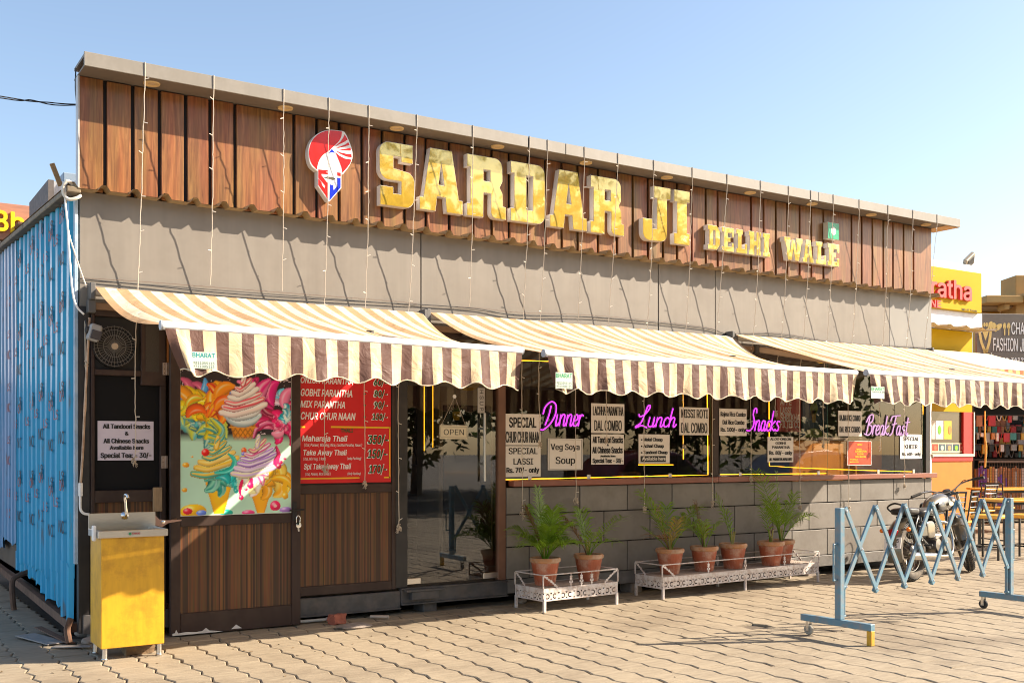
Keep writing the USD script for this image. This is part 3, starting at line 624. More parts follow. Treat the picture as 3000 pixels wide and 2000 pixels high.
def slab(ch, x0, x1, z0=3.72, z1=3.988):
    U = {'D': Polygon([(0, 1), (0, .8), (.12, .8), (.12, .2), (0, .2), (0, 0), (.75, 0), (1, .22), (1, .78), (.75, 1)], [[(.45, .8), (.62, .8), (.62, .2), (.45, .2)]]),
         'E': Polygon([(0, 1), (1, 1), (1, .62), (.82, .62), (.82, .78), (.5, .78), (.5, .6), (.72, .6), (.72, .4), (.5, .4), (.5, .22), (.82, .22), (.82, .38), (1, .38), (1, 0), (0, 0), (0, .2), (.13, .2), (.13, .8), (0, .8)]),
         'L': Polygon([(0, 1), (.62, 1), (.62, .8), (.5, .8), (.5, .22), (.8, .22), (.8, .42), (1, .42), (1, 0), (0, 0), (0, .2), (.13, .2), (.13, .8), (0, .8)]),
         'H': Polygon([(0, 1), (.45, 1), (.45, .62), (.62, .62), (.62, 1), (1, 1), (1, .8), (.95, .8), (.95, .2), (1, .2), (1, 0), (.62, 0), (.62, .4), (.45, .4), (.45, 0), (0, 0), (0, .2), (.07, .2), (.07, .8), (0, .8)]),
         'I': Polygon([(0, 1), (1, 1), (1, .8), (.85, .8), (.85, .2), (1, .2), (1, 0), (0, 0), (0, .2), (.15, .2), (.15, .8), (0, .8)]),
         'W': Polygon([(0, 1), (.34, 1), (.34, .8), (.30, .8), (.33, .42), (.42, .9), (.58, .9), (.67, .42), (.70, .8), (.66, .8), (.66, 1), (1, 1), (1, .8), (.95, .8), (.80, 0), (.60, 0), (.5, .5), (.40, 0), (.20, 0), (.05, .8), (0, .8)]),
         'A': Polygon([(.28, 1), (.72, 1), (.90, .2), (1, .2), (1, 0), (.60, 0), (.58, .22), (.42, .22), (.40, 0), (0, 0), (0, .2), (.10, .2)], [[(.5, .75), (.57, .42), (.43, .42)]])}[ch]
    return affinity.translate(affinity.scale(U, x1 - x0, z1 - z0, origin=(0, 0)), x0, z0)
s2 = T('place_sign', 'smaller gold lettering DELHI WALE right of the big name', 'sign', (7.6, -.03, 3.71))
for ch, a, b in (('D', 6.523, 6.705), ('E', 6.735, 6.918), ('L', 6.955, 7.125), ('H', 7.152, 7.345), ('I', 7.375, 7.492), ('W', 7.722, 8.03), ('A', 8.035, 8.22), ('L', 8.262, 8.44), ('E', 8.465, 8.672)): channel(s2, slab(ch, a, b))
s3 = T('vegetarian_sign', 'square green box sign with a white disc above the small gold lettering', 'sign', (8.566, -.04, 4.04))
s3.part('box', MB().bx(8.464, 8.669, YF + .003, -.001, 4.04, 4.243, .003), P('box_cream', (.50, .46, .36), .5))
s3.part('face', MB().flat(sbox(8.470, 4.046, 8.663, 4.237), YF, .0028), P('sign_green', (.008, .34, .16), .3, var=.04, coat=.3))
s3.part('disc', MB().flat(affinity.scale(Point(8.566, 4.142).buffer(.048), .9, 1), YF - .0025, .0024), paper_w)
# round logo with turban and moustache, layers of cut acrylic
def LG(*pts): return [W(880 + x / 6.817, 370 + y / 6.817, YF) for x, y in pts]
def LC(*pts, n=5):
    return [tuple(p) for p in smooth_path(np.array(LG(*pts)), n)]
lo = T('emblem_sign', 'red, white and blue emblem sign of a turbaned face left of the name', 'sign', (2.07, -.04, 3.67))
outl = Polygon(LC((330, 890), (215, 780), (165, 620), (160, 470), (215, 290), (330, 160), (480, 90), (640, 72), (790, 90), (865, 104), (900, 140), (960, 260), (1020, 420), (1043, 560), (1030, 680), (960, 820), (850, 962)) + LG((820, 960), (818, 1240), (580, 1506), (548, 1480), (345, 1185), (345, 890)))
lo.part('body', MB().flat(outl, YF + .003, -YF - .004), lside)
lo.part('face_plate', MB().flat(outl.buffer(-.0015), YF, .0028), paper_w)
LR = P('logo_red', (.62, .012, .008), .22, var=.02, coat=.4); LB = P('logo_blue', (.01, .03, .52), .22, var=.02, coat=.4)
red = MB()
fl = lambda m, *pts: m.flat(Polygon(LG(*pts)).buffer(0), YF - .0025, .0024)
red.flat(Polygon(LC((328, 862), (235, 760), (182, 620), (175, 480), (230, 300), (345, 170), (490, 102), (640, 86), (830, 112)) + LC((830, 112), (815, 210), (760, 310), (690, 380), (625, 440), (570, 500)) + LC((545, 512), (470, 560), (400, 640), (355, 740), (330, 860))).buffer(0), YF - .0025, .0024)
fl(red, (885, 165), (945, 268), (870, 320), (760, 370), (690, 415), (735, 365), (800, 310), (855, 230))
fl(red, (955, 320), (980, 375), (880, 410), (760, 435), (690, 440), (790, 410), (890, 370))
fl(red, (1000, 435), (1010, 488), (900, 485), (790, 465), (700, 455), (800, 455), (910, 450))
fl(red, (1020, 560), (1025, 625), (920, 605), (800, 550), (715, 490), (800, 525), (910, 550))
fl(red, (700, 525), (780, 590), (880, 645), (1018, 668), (995, 740), (930, 830), (838, 935), (825, 830), (785, 720), (740, 610))
fl(red, (360, 862), (560, 885), (562, 905), (490, 915), (550, 930), (545, 962), (420, 950), (425, 985), (545, 1140), (545, 1455), (515, 1400), (490, 1230), (495, 1190), (440, 1120), (360, 1035))
fl(red, (358, 1050), (425, 1130), (430, 1170), (485, 1245), (515, 1395), (358, 1170))
fl(red, (738, 920), (806, 930), (806, 1000), (738, 985))
lo.part('red_inlay', red, LR)
bl = MB()
fl(bl, (628, 455), (692, 530), (628, 522), (565, 538)); fl(bl, (738, 1025), (804, 1035), (804, 1225), (585, 1480), (592, 1168), (660, 1180), (662, 1280), (738, 1200))
lo.part('blue_inlay', bl, LB)
lo.part('moustache', fl(MB(), (468, 1025), (545, 1000), (590, 1012), (625, 1008), (705, 1055), (650, 1075), (590, 1055), (530, 1045)), P('moustache_dark', (.06, .045, .02), .5))

# ---------------------------------------------------------------- awnings
def awning(label, wx0, wx1, bx0, bx1, zw, zb, yb, sag, seed, mat_top=can_top, mat_val=can_val, pitch=PITCH, squeeze=.10, y0=0.0, xl=1, xr=1, el=.55, er=.55, ew=.05):
    ybl, ybr = yb if isinstance(yb, tuple) else (yb, yb); yb = (ybl + ybr) / 2
    yat = lambda x: y0 + ybl + (ybr - ybl) * (x - bx0) / (bx1 - bx0)
    r = np.random.default_rng(seed)
    th = T('awning', label, 'awning', (wx0, y0, zb - .35), group=None)
    n, m = 90, 22
    u = np.linspace(0, 1, n); t = np.linspace(0, 1, m)
    Pt = np.zeros((n, m, 3)); sx = np.zeros((n, m))
    ph = r.uniform(0, 6, 4)
    for i in range(n):
        for j in range(m):
            x = (wx0 + (wx1 - wx0) * u[i]) * (1 - t[j]) + (bx0 + (bx1 - bx0) * u[i]) * t[j]
            edge = math.exp(-u[i] / .05) + math.exp(-(1 - u[i]) / .05); es = el * math.exp(-u[i] / ew) + er * math.exp(-(1 - u[i]) / ew)
            y = y0 - .085 + (ybl + (ybr - ybl) * u[i] + .085) * t[j]
            z = zw + (zb - zw) * t[j] - sag * (1 + es) * 4 * t[j] * (1 - t[j]) * (1.25 - .5 * t[j]) + .010 * math.sin(9 * x + ph[0] + 3 * t[j]) * math.sin(PI * t[j]) + .009 * math.sin(23 * x + ph[1] + 5 * t[j]) * t[j] * (1 - t[j]) * 3
            z -= .012 * math.sin(PI * t[j]) * math.sin(3 * x + ph[2])
            xin = .022 * edge * math.sin(PI * t[j]) * (xl if u[i] < .5 else -xr)
            Pt[i, j] = (x + xin, y, z); sx[i, j] = (wx1 - wx0) * u[i]
    th.part('fabric', MB().grid(Pt), mat_top, smooth=True, attr={'sx': sx.ravel() + 20 * pitch + .02})
    b = MB()
    prof = [(-.028, .022), (-.016, .029), (.012, .029), (.028, .018), (.030, -.014), (.018, -.026), (-.022, -.026), (-.032, -.012)]
    v = [[x, yat(x) + p[0], zb + p[1] - .003] for x in (bx0, bx1) for p in prof]
    f = [[k, (k + 1) % 8, 8 + (k + 1) % 8] for k in range(8)] + [[k, 8 + (k + 1) % 8, 8 + k] for k in range(8)]
    b.add(v, f)
    th.part('front_bar', b, alum, smooth=40)
    for x, s in ((bx0, -1), (bx1, 1)):
        th.part('bar_cap', MB().flat(Polygon([(0, 0)]) if 0 else affinity.translate(affinity.scale(Point(0, 0).buffer(.032, 6), 1, 1), 0, 0), 0, .012).move(rotz(s * PI / 2), (x + (s * .012 if s > 0 else -.012), yat(x), zb - .002)), P('cap_grey', (.34, .36, .40), .5) if 'cap_grey' not in _mats else _mats['cap_grey'])
    # valance with scalloped hem
    L = bx1 - bx0; n = int(L / .022); q = np.linspace(0, L, n); rows = np.linspace(0, 1, 9)
    Pv = np.zeros((n, 9, 3)); sv = np.zeros((n, 9)); hem = []
    for i in range(n):
        zbot = zb - .293 + .021 * math.cos(2 * PI * q[i] / .293 + ph[3])
        for j in range(9):
            w = rows[j]
            pull = squeeze * math.exp(-q[i] / .16) * w ** 1.3
            end = .05 * math.exp(-(L - q[i]) / .10) * w
            x = bx0 + .012 + q[i] * (L - .024) / L + pull - end * .5
            wav = .012 * math.sin(2 * PI * q[i] / 1.37 + ph[3]) * w + .009 * math.sin(2 * PI * q[i] / .083 + 4 * w) * w * (.5 + .5 * math.sin(2 * PI * q[i] / .9 + ph[2])) + .018 * math.sin(2 * PI * q[i] / .47 + ph[0]) * w + .010 * math.sin(2 * PI * q[i] / .19 + ph[1] + 2 * w) * w + .045 * math.exp(-q[i] / .18) * math.sin(q[i] * 38 + 1.2) * w + end * .8
            Pv[i, j] = (x, yat(x) - .030 - .012 * w + wav * .8, zb - .024 + (zbot - zb + .024) * w + .004 * math.sin(30 * q[i]) * w)
            sv[i, j] = q[i]
        hem.append(Pv[i, -1] + [0, -.001, 0])
    va = th.part('valance', MB().grid(Pv), mat_val, smooth=True, attr={'sx': sv.ravel() + 20 * pitch + .02})
    th.part('hem_piping', MB().tube(np.array(hem), .0045, 5), P('piping_cream', (.58, .48, .34), .6) if 'piping_cream' not in _mats else _mats['piping_cream'], smooth=True, parent=va)
    # roller, brackets and two folding arms
    th.part('roller', MB().cyl((wx0 - .01, y0 - .075, zw - .035), (wx1 + .01, y0 - .075, zw - .035), .036, n=14), P('roller_grey', (.35, .33, .31), .4) if 'roller_grey' not in _mats else _mats['roller_grey'], smooth=40)
    th.part('back_bar', MB().bx(wx0 - .03, wx1 + .02, y0 - .055, y0 - .008, zw - .17, zw - .115, .004), P('backbar_brown', (.20, .12, .07), .5) if 'backbar_brown' not in _mats else _mats['backbar_brown'])
    for x in (wx0 - .045, wx1 + .005):
        th.part('wall_bracket', MB().bx(x, x + .04, y0 - .12, y0 - .003, zw - .10, zw + .03, .006).bx(x - .01, x + .05, y0 - .09, y0 - .003, zw - .20, zw - .10, .006), P('bracket_grey', (.10, .095, .09), .6, var=.2) if 'bracket_grey' not in _mats else _mats['bracket_grey'])
    am = P('arm_tan', (.42, .29, .19), .45, var=.1) if 'arm_tan' not in _mats else _mats['arm_tan']
    for xa, s in ((wx0 + .40, 1), (wx1 - .40, -1)):
        p0 = np.array([xa, y0 - .06, zw - .15]); pe = np.array([xa + s * .62, y0 + yb * .60, (zw + zb) / 2 - .13]); p1 = np.array([xa + s * .16, yat(xa + s * .16) + .03, zb - .02])
        a = th.part('arm', MB().bar(p0, pe, .045, .06, c=.008).bar(pe, p1, .038, .05, c=.008), am)
        th.part('arm_joint', MB().cyl(pe - [0, 0, .045], pe + [0, 0, .045], .033).cyl(p0 - [0, 0, .05], p0 + [0, 0, .05], .04), P('joint_dark', (.07, .06, .05), .6) if 'joint_dark' not in _mats else _mats['joint_dark'], parent=a, smooth=40)
    return th, hem
awning('brown and cream striped awning over the poster door, leftmost of the row', .11, 2.965, .115, 2.935, 2.765, 2.28, (-2.02, -1.79), .050, 1, el=.7, er=1.6)
awning('brown and cream striped awning over the Dinner and Lunch windows', 3.045, 6.897, 3.075, 6.85, 2.775, 2.26, (-1.91, -1.80), .045, 2, xr=0, er=3.2, ew=.09)
awning('brown and cream striped awning over the Break Fast window', 6.893, 10.40, 6.935, 10.48, 2.80, 2.265, (-1.87, -1.85), .030, 3, xl=0, el=-.6)
gr = 'maker labels sewn on the awning valances'
lab = P('label_mint', (.52, .60, .50), .6, var=.1)
teal = P('label_teal', (.02, .26, .26), .5); lgreen = P('label_green', (.02, .30, .12), .5)
for (x0, y0, x1, y1), col, lb, rows in (((562, 1031, 632, 1080), teal, 'mint maker label with teal BHARAT lettering on the valance above the poster', True), ((1628, 1091, 1677, 1138), lgreen, 'torn maker label with green BHARAT lettering above the soya soup notice', True), ((2552, 1132, 2591, 1167), lgreen, 'small worn greenish label on the valance above the Break Fast neon', False)):
    yv = {562: -2.045, 1628: -1.965, 2552: -1.935}[x0]
    a, b = W(x0, (y0 + y1) / 2, yv)[0], W(x1, (y0 + y1) / 2, yv)[0]; c, d = W((x0 + x1) / 2, y1, yv)[1], W((x0 + x1) / 2, y0, yv)[1]
    th = T('maker_label', lb, 'label', ((a + b) / 2, yv, c))
    th.part('patch', MB().bx(a, b, yv, yv + .002, c, d), lab)
    h = d - c
    th.part('lettering', MB().text('BHARAT', a + .004, b - .004, d - .32 * h, d - .06 * h, yv - .001, bold=True), col)
    m = MB().text('TARPAULIN', a + .05 * (b - a), b - .004, d - .52 * h, d - .38 * h, yv - .001)
    if rows: m = MB().text('9811055115', a + .01, b - .008, d - .74 * h, d - .58 * h, yv - .001).text('9311005115', a + .01, b - .008, d - .95 * h, d - .79 * h, yv - .001)
    th.part('small_lettering', m, P('label_ink', (.10, .14, .14), .6) if 'label_ink' not in _mats else _mats['label_ink'])

# ---------------------------------------------------------------- notices behind and on the glass
def notice(name, box, rows, label, cat='notice', mat=paper, y=.012, inkm=ink, lines=(), bold=False, group=None, extra=None):
    x0, y0, x1, y1 = box; xm, ym = (x0 + x1) / 2, (y0 + y1) / 2
    a, b = W(x0, ym, y)[0], W(x1, ym, y)[0]; c, d = W(xm, y1, y)[1], W(xm, y0, y)[1]
    th = T(name, label, cat, ((a + b) / 2, y, c), group)
    th.part('sheet', MB().bx(a, b, y, y + .002, c, d), mat)
    m = MB(); w, h = b - a, d - c
    for t, l, r_, top, bot, bd in rows:
        m = MB().text(t, a + l * w, a + r_ * w, d - bot * h, d - top * h, y - .003, .0028, bd, fat=.003 if bd else .0038)
        th.part('lettering', m, inkm)
    m = MB()
    for l, r_, top, bot in lines: m.bx(a + l * w, a + r_ * w, y - .0028, y - .0003, d - bot * h, d - top * h)
    if lines: th.part('printed_line', m, inkm)
    return th, a, b, c, d
gn = None
notice('window_notice', (1477, 1212, 1584, 1305), [('SPECIAL', .13, .87, .12, .42, True), ('CHUR CHUR NAAN', .04, .96, .56, .90, False)], 'white notice reading SPECIAL CHUR CHUR NAAN next to the glass door', lines=[(0, 1, .985, 1.0)])
notice('window_notice', (1477, 1306, 1584, 1396), [('SPECIAL', .12, .9, .06, .26, False), ('LASSI', .25, .78, .40, .60, False), ('Rs. 70/- only', .06, .95, .70, .86, True)], 'white notice reading SPECIAL LASSI Rs. 70 below the chur chur naan sheet')
notice('window_notice', (1605, 1284, 1707, 1376), [('Veg Soya', .08, .90, .17, .36, False), ('Soup', .22, .77, .58, .80, False)], 'white notice reading Veg Soya Soup under the Dinner neon', lines=[(.03, .97, .03, .036), (.03, .97, .964, .97), (.03, .036, .03, .97), (.964, .97, .03, .97)])
notice('window_notice', (1732, 1182, 1829, 1268), [('LACHHA PARANTHA', .05, .96, .10, .40, False), ('DAL COMBO', .09, .91, .57, .92, False)], 'white notice reading LACHHA PARANTHA DAL COMBO between the Dinner and Lunch neons')
notice('window_notice', (1732, 1272, 1828, 1360), [('All Tandoori Snacks', .04, .96, .08, .28, True), ('&', .47, .53, .32, .38, True), ('All Chinese Snacks', .03, .95, .42, .62, True), ('Available here', .27, .73, .69, .75, True), ('Special Tea: - 30/-', .04, .96, .80, .94, True)], 'white notice reading All Tandoori Snacks under the lachha parantha sheet')
th, a, b, c, d = notice('window_notice', (1871, 1272, 1962, 1357), [('• Malai Chaap', .07, .76, .12, .23, True), ('• Achari Chaap', .07, .80, .34, .45, True), ('• Tandoori Chaap', .07, .92, .56, .67, True)], 'white notice listing Malai, Achari and Tandoori Chaap under the Lunch neon', lines=[(.06, .87, .74, .95)])
th.part('white_lettering', MB().text('Available here', a + .10 * (b - a), a + .85 * (b - a), d - .89 * (d - c), d - .78 * (d - c), .0055, bold=True), paper)
notice('window_notice', (1990.5, 1193, 2077, 1274), [('MISSI ROTI', .06, .95, .08, .38, False), ('DAL COMBO', .06, .93, .56, .92, False)], 'white notice reading MISSI ROTI DAL COMBO right of the Lunch neon')
notice('window_notice', (2107, 1197, 2187.5, 1276), [('Rajma Rice Combo', .05, .95, .12, .28, False), ('Dal Rice Combo', .12, .90, .42, .58, False), ('Rs. 100/- only', .05, .95, .70, .84, True)], 'white notice reading Rajma Rice Combo Rs. 100 left of the Snacks neon')
notice('window_notice', (2249, 1279, 2324, 1353), [('ALOO ONION', .10, .90, .04, .14, False), ('GOBHI', .30, .70, .20, .30, False), ('PARANTHA', .17, .85, .36, .46, False), ('Rs. 80/- only', .05, .95, .56, .70, True), ('ALL PARANTHA AVAILABLE', .06, .95, .83, .94, False)], 'white notice reading ALOO ONION GOBHI PARANTHA Rs. 80 under the Snacks neon')
notice('window_notice', (2456, 1203, 2524.5, 1277), [('RAJMA RICE COMBO', .05, .93, .17, .40, False), ('DAL RICE COMBO', .05, .93, .62, .85, False)], 'white notice reading RAJMA RICE COMBO left of the Break Fast neon')
notice('window_notice', (2637, 1272, 2700, 1343), [('SPECIAL', .12, .88, .10, .26, False), ('KHEER', .20, .80, .42, .58, False), ('Rs. 60/- only', .08, .95, .74, .86, True)], 'white notice reading SPECIAL KHEER Rs. 60 at the right end of the glass', mat=paper_w)
notice('window_notice', (286, 1233, 450, 1348), [('All Tandoori Snacks', .09, .93, .08, .19, True), ('&', .48, .54, .27, .36, True), ('All Chinese Snacks', .10, .91, .45, .56, True), ('Available here', .21, .81, .63, .72, True), ('Special Tea: - 30/-', .05, .95, .81, .93, True)], 'lilac-white notice for tandoori and Chinese snacks on the mesh door', mat=P('paper_lilac', (.60, .55, .66), .55, var=.03), y=.012)
yt = P('print_yellow', (.75, .42, .02), .5)
th, a, b, c, d = notice('menu_poster', (2484, 1293, 2551.5, 1361), [('MENU', .40, .60, .10, .16, True), ('PANEER', .35, .58, .30, .36, True), ('SAMOSA', .30, .80, .38, .46, True), ('KULCHA', .38, .66, .50, .57, True), ('CHOLE BHATURE', .30, .76, .62, .69, True), ('PAV BHAJI', .08, .40, .74, .80, True), ('MASALA DOSA', .08, .45, .85, .90, True)], 'small red and orange poster with yellow print and white edge on the glass', 'poster', mat=P('poster_red', (.60, .06, .02), .4, var=.3, sc=14), inkm=yt)
bw = .006
th.part('border', MB().bx(a - bw, a, .0105, .0145, c - bw, d + bw).bx(b, b + bw, .0105, .0145, c - bw, d + bw).bx(a, b, .0105, .0145, c - bw, c).bx(a, b, .0105, .0145, d, d + bw), paper_w)
# OPEN board hanging inside the door
ax, az = W(1332.5, 1161, .012)
ob = T('open_board', 'cream OPEN board hanging on strings inside the glass door', 'sign', (W(1328, 1264, .012)[0], .012, W(1328, 1286, .012)[1]))
a, b = W(1288, 1264, .01)[0], W(1369, 1264, .01)[0]; c, d = W(1328, 1285.5, .01)[1], W(1328, 1245, .01)[1]
ob.part('board', MB().bx(a, b, .006, .013, c, d, .002), P('board_cream', (.62, .56, .42), .5, var=.04))
ob.part('lettering', MB().text('OPEN', a + .14 * (b - a), b - .13 * (b - a), c + .30 * (d - c), c + .70 * (d - c), .0052, bold=False)
        .bx(a + .03 * (b - a), b - .03 * (b - a), .0054, .006, d - .12 * (d - c), d - .10 * (d - c)).bx(a + .03 * (b - a), b - .03 * (b - a), .0054, .006, c + .10 * (d - c), c + .12 * (d - c)).bx(a + .03 * (b - a), a + .036 * (b - a), .0054, .006, c + .1 * (d - c), d - .1 * (d - c)).bx(b - .036 * (b - a), b - .03 * (b - a), .0054, .006, c + .1 * (d - c), d - .1 * (d - c)), ink)
ob.part('string', MB().tube([(a + .02, .011, d), (ax, .012, az)], .0016, 5), rope_m); ob.part('string', MB().tube([(b - .02, .011, d), (ax, .012, az)], .0016, 5), rope_m)
ob.part('suction_hook', MB().lathe([(.0005, .010), (.014, .008), (.020, 0)], (ax, .018, az), (0, -1, 0), n=18), pvc, smooth=True)

# red menu board with lettering, a plate on the door
mb = T('menu_board', 'red wall menu of paranthas and thalis with prices in green', 'menu board', (2.24, -.02, 1.21))
mx = lambda px: W(450 + px / 2.8516, 1250, -.014)[0]
def mz(px, py): return W(450 + px / 2.8516, 1000 + py / 2.8516, -.014)[1]
x0, x1, z0, z1 = 1.812, 2.684, 1.212, 2.22
mb.part('board', MB().bx(x0, x1, -.012, -.001, z0, z1, .002), P('menu_red', (.60, .006, .009), .4, var=.05, coat=.08))
wt, gt, go, yl = ('white_lettering', paper_w), ('green_lettering', P('menu_green', (.0, .10, .03), .4)), ('price_outline', paper_w), MB()
def row(m, t, xa, xb, yt_, yb_, bold=True, y=-.0150, sh=.14):
    mb.part(m[0], MB().text(t, mx(xa), mx(xb), mz((xa + xb) / 2, yb_), mz((xa + xb) / 2, yt_), y, .0025, bold, sh), m[1])
for t, xa, xb, yt_, yb_ in (('ONION PARANTHA', 1225, 1665, 305, 352), ('GOBHI PARANTHA', 1226, 1660, 402, 458), ('MIX PARANTHA', 1226, 1600, 498, 553), ('CHUR CHUR NAAN', 1226, 1680, 595, 652), ('Maharaja Thali', 1240, 1614, 786, 832), ('Take Away Thali', 1245, 1610, 905, 948), ('Spl Take Away Thali', 1254, 1645, 1020, 1064)): row(wt, t, xa, xb, yt_, yb_)
for t, xa, xb, yt_, yb_ in (('( Dal, Paneer, Mix Veg, Rice, Lachha Paratha, Naan )', 1256, 1740, 852, 876), ('( Dal, Mix Veg, 2 Roti )', 1250, 1438, 968, 990), ('(only Packing)', 1618, 1732, 964, 986), ('( Dal, Paneer, Rice 2 Roti )', 1266, 1476, 1094, 1116), ('(Only Packing)', 1620, 1730, 1092, 1112)): row(wt, t, xa, xb, yt_, yb_, False)
for t, xa, xb, yt_, yb_ in (('60/-', 1840, 1945, 318, 366), ('80/-', 1842, 1946, 412, 462), ('90/-', 1842, 1946, 506, 556), ('150/-', 1828, 1946, 606, 652), ('350/-', 1790, 1952, 786, 852), ('150/-', 1790, 1940, 905, 970), ('170/-', 1800, 1938, 1034, 1096)):
    row(go, t, xa - 9, xb + 9, yt_ - 5, yb_ + 5, True, -.0145); row(gt, t, xa, xb, yt_, yb_, True, -.0175)
for py in (340, 437, 532, 628): mb.part('dash', MB().bx(mx(1754), mx(1774), -.0145, -.0135, mz(1764, py + 5), mz(1764, py - 4)), gt[1])
mb.part('green_lettering', MB().text('THALI', mx(1565), mx(1665), mz(1615, 758), mz(1615, 728), -.0155, .0025, True), gt[1])
def yb(xa, xb, ya, yb_): yl.bx(mx(xa), mx(xb), -.0137, -.0125, mz(xa, yb_), mz(xa, ya))
yb(1222, 1266, 706, 720); yb(1482, 1972, 706, 720); yb(1968, 1978, 710, 1138); yb(1217, 1222, 840, 1150); yb(1217, 1720, 1140, 1152); yb(1925, 1976, 1128, 1140)
mb.part('yellow_line', yl, P('menu_yellow', (.80, .46, .01), .4))

# ice cream poster: a flat print, its colours worked out point by point
def swirl(u, v, cx, cz, rx, rz_, pal, turns=3.2, seed=0, tilt=.5):
    """soft serve: heap narrowing to a tip with tilted bands; returns mask, colour"""
    h = (v - (cz - rz_)) / (2 * rz_); w = rx * np.clip(1.02 - h, 0, 1) ** .55 * (1 + .10 * np.sin(h * turns * 2 * PI + seed))
    k = np.clip(h, 0, 1); dx = (u - cx - .18 * rx * np.sin(3 * h + seed) * k)
    mask = (h > 0) & (h < 1) & (np.abs(dx) < w)
    s = np.clip(dx / np.maximum(w, 1e-4), -1, 1)
    ph = h * turns + tilt * s * .5 + .12 * np.sin(5 * s + seed)
    band = (ph % 1.0); idx = (np.floor(ph * len(pal) * .99 / turns * 1.6).astype(int)) % len(pal)
    p = np.asarray(pal, float); c = p[idx]
    shade = (.45 + .55 * np.sin(PI * np.clip(band, 0, 1)) ** .6)[..., None] * (1.0 - .28 * np.clip(s, -1, 1)[..., None])
    hi = np.exp(-((band - .62) / .10) ** 2 - ((s + .3) / .35) ** 2)[..., None]
    return mask, np.clip(c * shade + .35 * hi, 0, 1)
def poster_colour(u, v):
    asp = 1.26
    n1 = meshkit.fbm(np.stack([u * 7, v * 9, u * 0], -1), 4, 3); n2 = meshkit.fbm(np.stack([u * 4 + 9, v * 5, u * 0], -1), 4, 8)
    col = np.zeros(u.shape + (3,))
    top = np.array([.018, .012, .016]); mint = np.array([.42, .62, .50])
    k = np.clip((v - .50) / .06, 0, 1)[..., None]; col[:] = mint * (1 - k) * (.92 + .16 * n1[..., None]) + top * k
    star = meshkit.noise(np.stack([u * 60, v * 75, u * 0], -1), 5) > .90
    col[star & (v > .56)] = [.65, .55, .6]
    def ribbon(pts, w, c1, c2, taper=1.0, light=.0, lines=0):
        q = smooth_path(np.c_[np.asarray(pts, float), np.zeros(len(pts))], 7)[:, :2]
        best = np.full(u.shape, 9.0); sd = np.zeros(u.shape); tt = np.zeros(u.shape)
        x0_, x1_ = q[:, 0].min() - w, q[:, 0].max() + w; z0_, z1_ = q[:, 1].min() - w, q[:, 1].max() + w
        i0, i1 = np.searchsorted(u[:, 0], [x0_, x1_]); j0, j1 = np.searchsorted(v[0], [z0_, z1_]); sl = (slice(i0, i1), slice(j0, j1))
        uu, vv = u[sl], v[sl]
        if uu.size == 0: return
        bs, sg_, th_ = np.full(uu.shape, 9.0), np.zeros(uu.shape), np.zeros(uu.shape)
        for k in range(len(q) - 1):
            d = q[k + 1] - q[k]; L2 = d @ d + 1e-12; t = np.clip(((uu - q[k, 0]) * d[0] + (vv - q[k, 1]) * d[1] * 1) / L2, 0, 1)
            ex, ez = uu - q[k, 0] - t * d[0], (vv - q[k, 1] - t * d[1]) * asp; dd = np.hypot(ex, ez); m = dd < bs
            bs[m] = dd[m]; sg_[m] = np.sign(d[0] * ez - d[1] * ex)[m]; th_[m] = ((k + t) / (len(q) - 1))[m]
        ww = w * (1 - taper * np.abs(2 * th_ - 1) ** 2.2) + .002
        m = bs < ww; s = sg_ * bs / ww
        sh = np.sqrt(np.clip(1 - s ** 2 * .92, 0, 1)) * .75 + .25 + .18 * s
        f = np.clip(.5 + .5 * np.sin(s * (3 + lines * 3) + 4 * th_ + light), 0, 1)[..., None]
        c = (np.asarray(c1) * f + np.asarray(c2) * (1 - f)) * sh[..., None] + .30 * np.exp(-((s - .35) / .16) ** 2)[..., None] * (1 - np.abs(2 * th_ - 1))[..., None]
        cc = col[sl]; cc[m] = np.clip(c, 0, 1)[m]; col[sl] = cc
    pr = np.random.default_rng(17)
    def mass(cx, cz, rx, rz_, pal, n, w, ang, seed, curl=.8):
        r = np.random.default_rng(seed)
        for k in range(n):
            f = k / max(n - 1, 1); a = r.uniform(0, 2 * PI); rr = r.uniform(.15, .95) * (1 - .25 * f)
            p = np.array([cx + rx * rr * math.cos(a), cz + rz_ * rr * math.sin(a)]); th_ = ang + r.normal(0, .45); L = r.uniform(.7, 1.3) * rx; pts = [p]; cu = r.choice([-1, 1]) * r.uniform(.3, curl)
            for q in range(4):
                th_ += cu * .8; p = p + np.array([math.cos(th_), math.sin(th_) / asp]) * L / 3.4; pts.append(p)
            c1, c2 = pal[r.integers(0, len(pal))], pal[r.integers(0, len(pal))]
            ribbon(pts, w * r.uniform(.8, 1.5), c1, c2, .62, r.uniform(0, 6), int(r.integers(0, 2)))
    mass(.14, .80, .16, .05, [(.42, .16, .48), (.12, .35, .70), (.62, .50, .70), (.5, .1, .2)], 12, .028, .6, 1)
    mass(.90, .80, .12, .05, [(.50, .45, .65), (.15, .50, .75), (.75, .55, .70)], 10, .026, 2.2, 2)
    mass(.80, .70, .21, .14, [(.40, .004, .08), (.62, .03, .22), (.72, .22, .40), (.20, .0, .05), (.50, .01, .12)], 26, .042, 2.3, 5)
    mass(.13, .63, .20, .10, [(.03, .28, .32), (.45, .60, .48), (.02, .20, .28), (.55, .60, .10), (.12, .42, .45)], 20, .045, .3, 4)
    mass(.13, .715, .17, .07, [(.78, .50, .02), (.80, .62, .06), (.72, .30, .01), (.5, .55, .08)], 16, .040, .9, 3)
    mass(.29, .735, .14, .115, [(.72, .13, .006), (.82, .28, .01), (.60, .04, .006), (.85, .42, .04)], 20, .040, 1.5, 6)
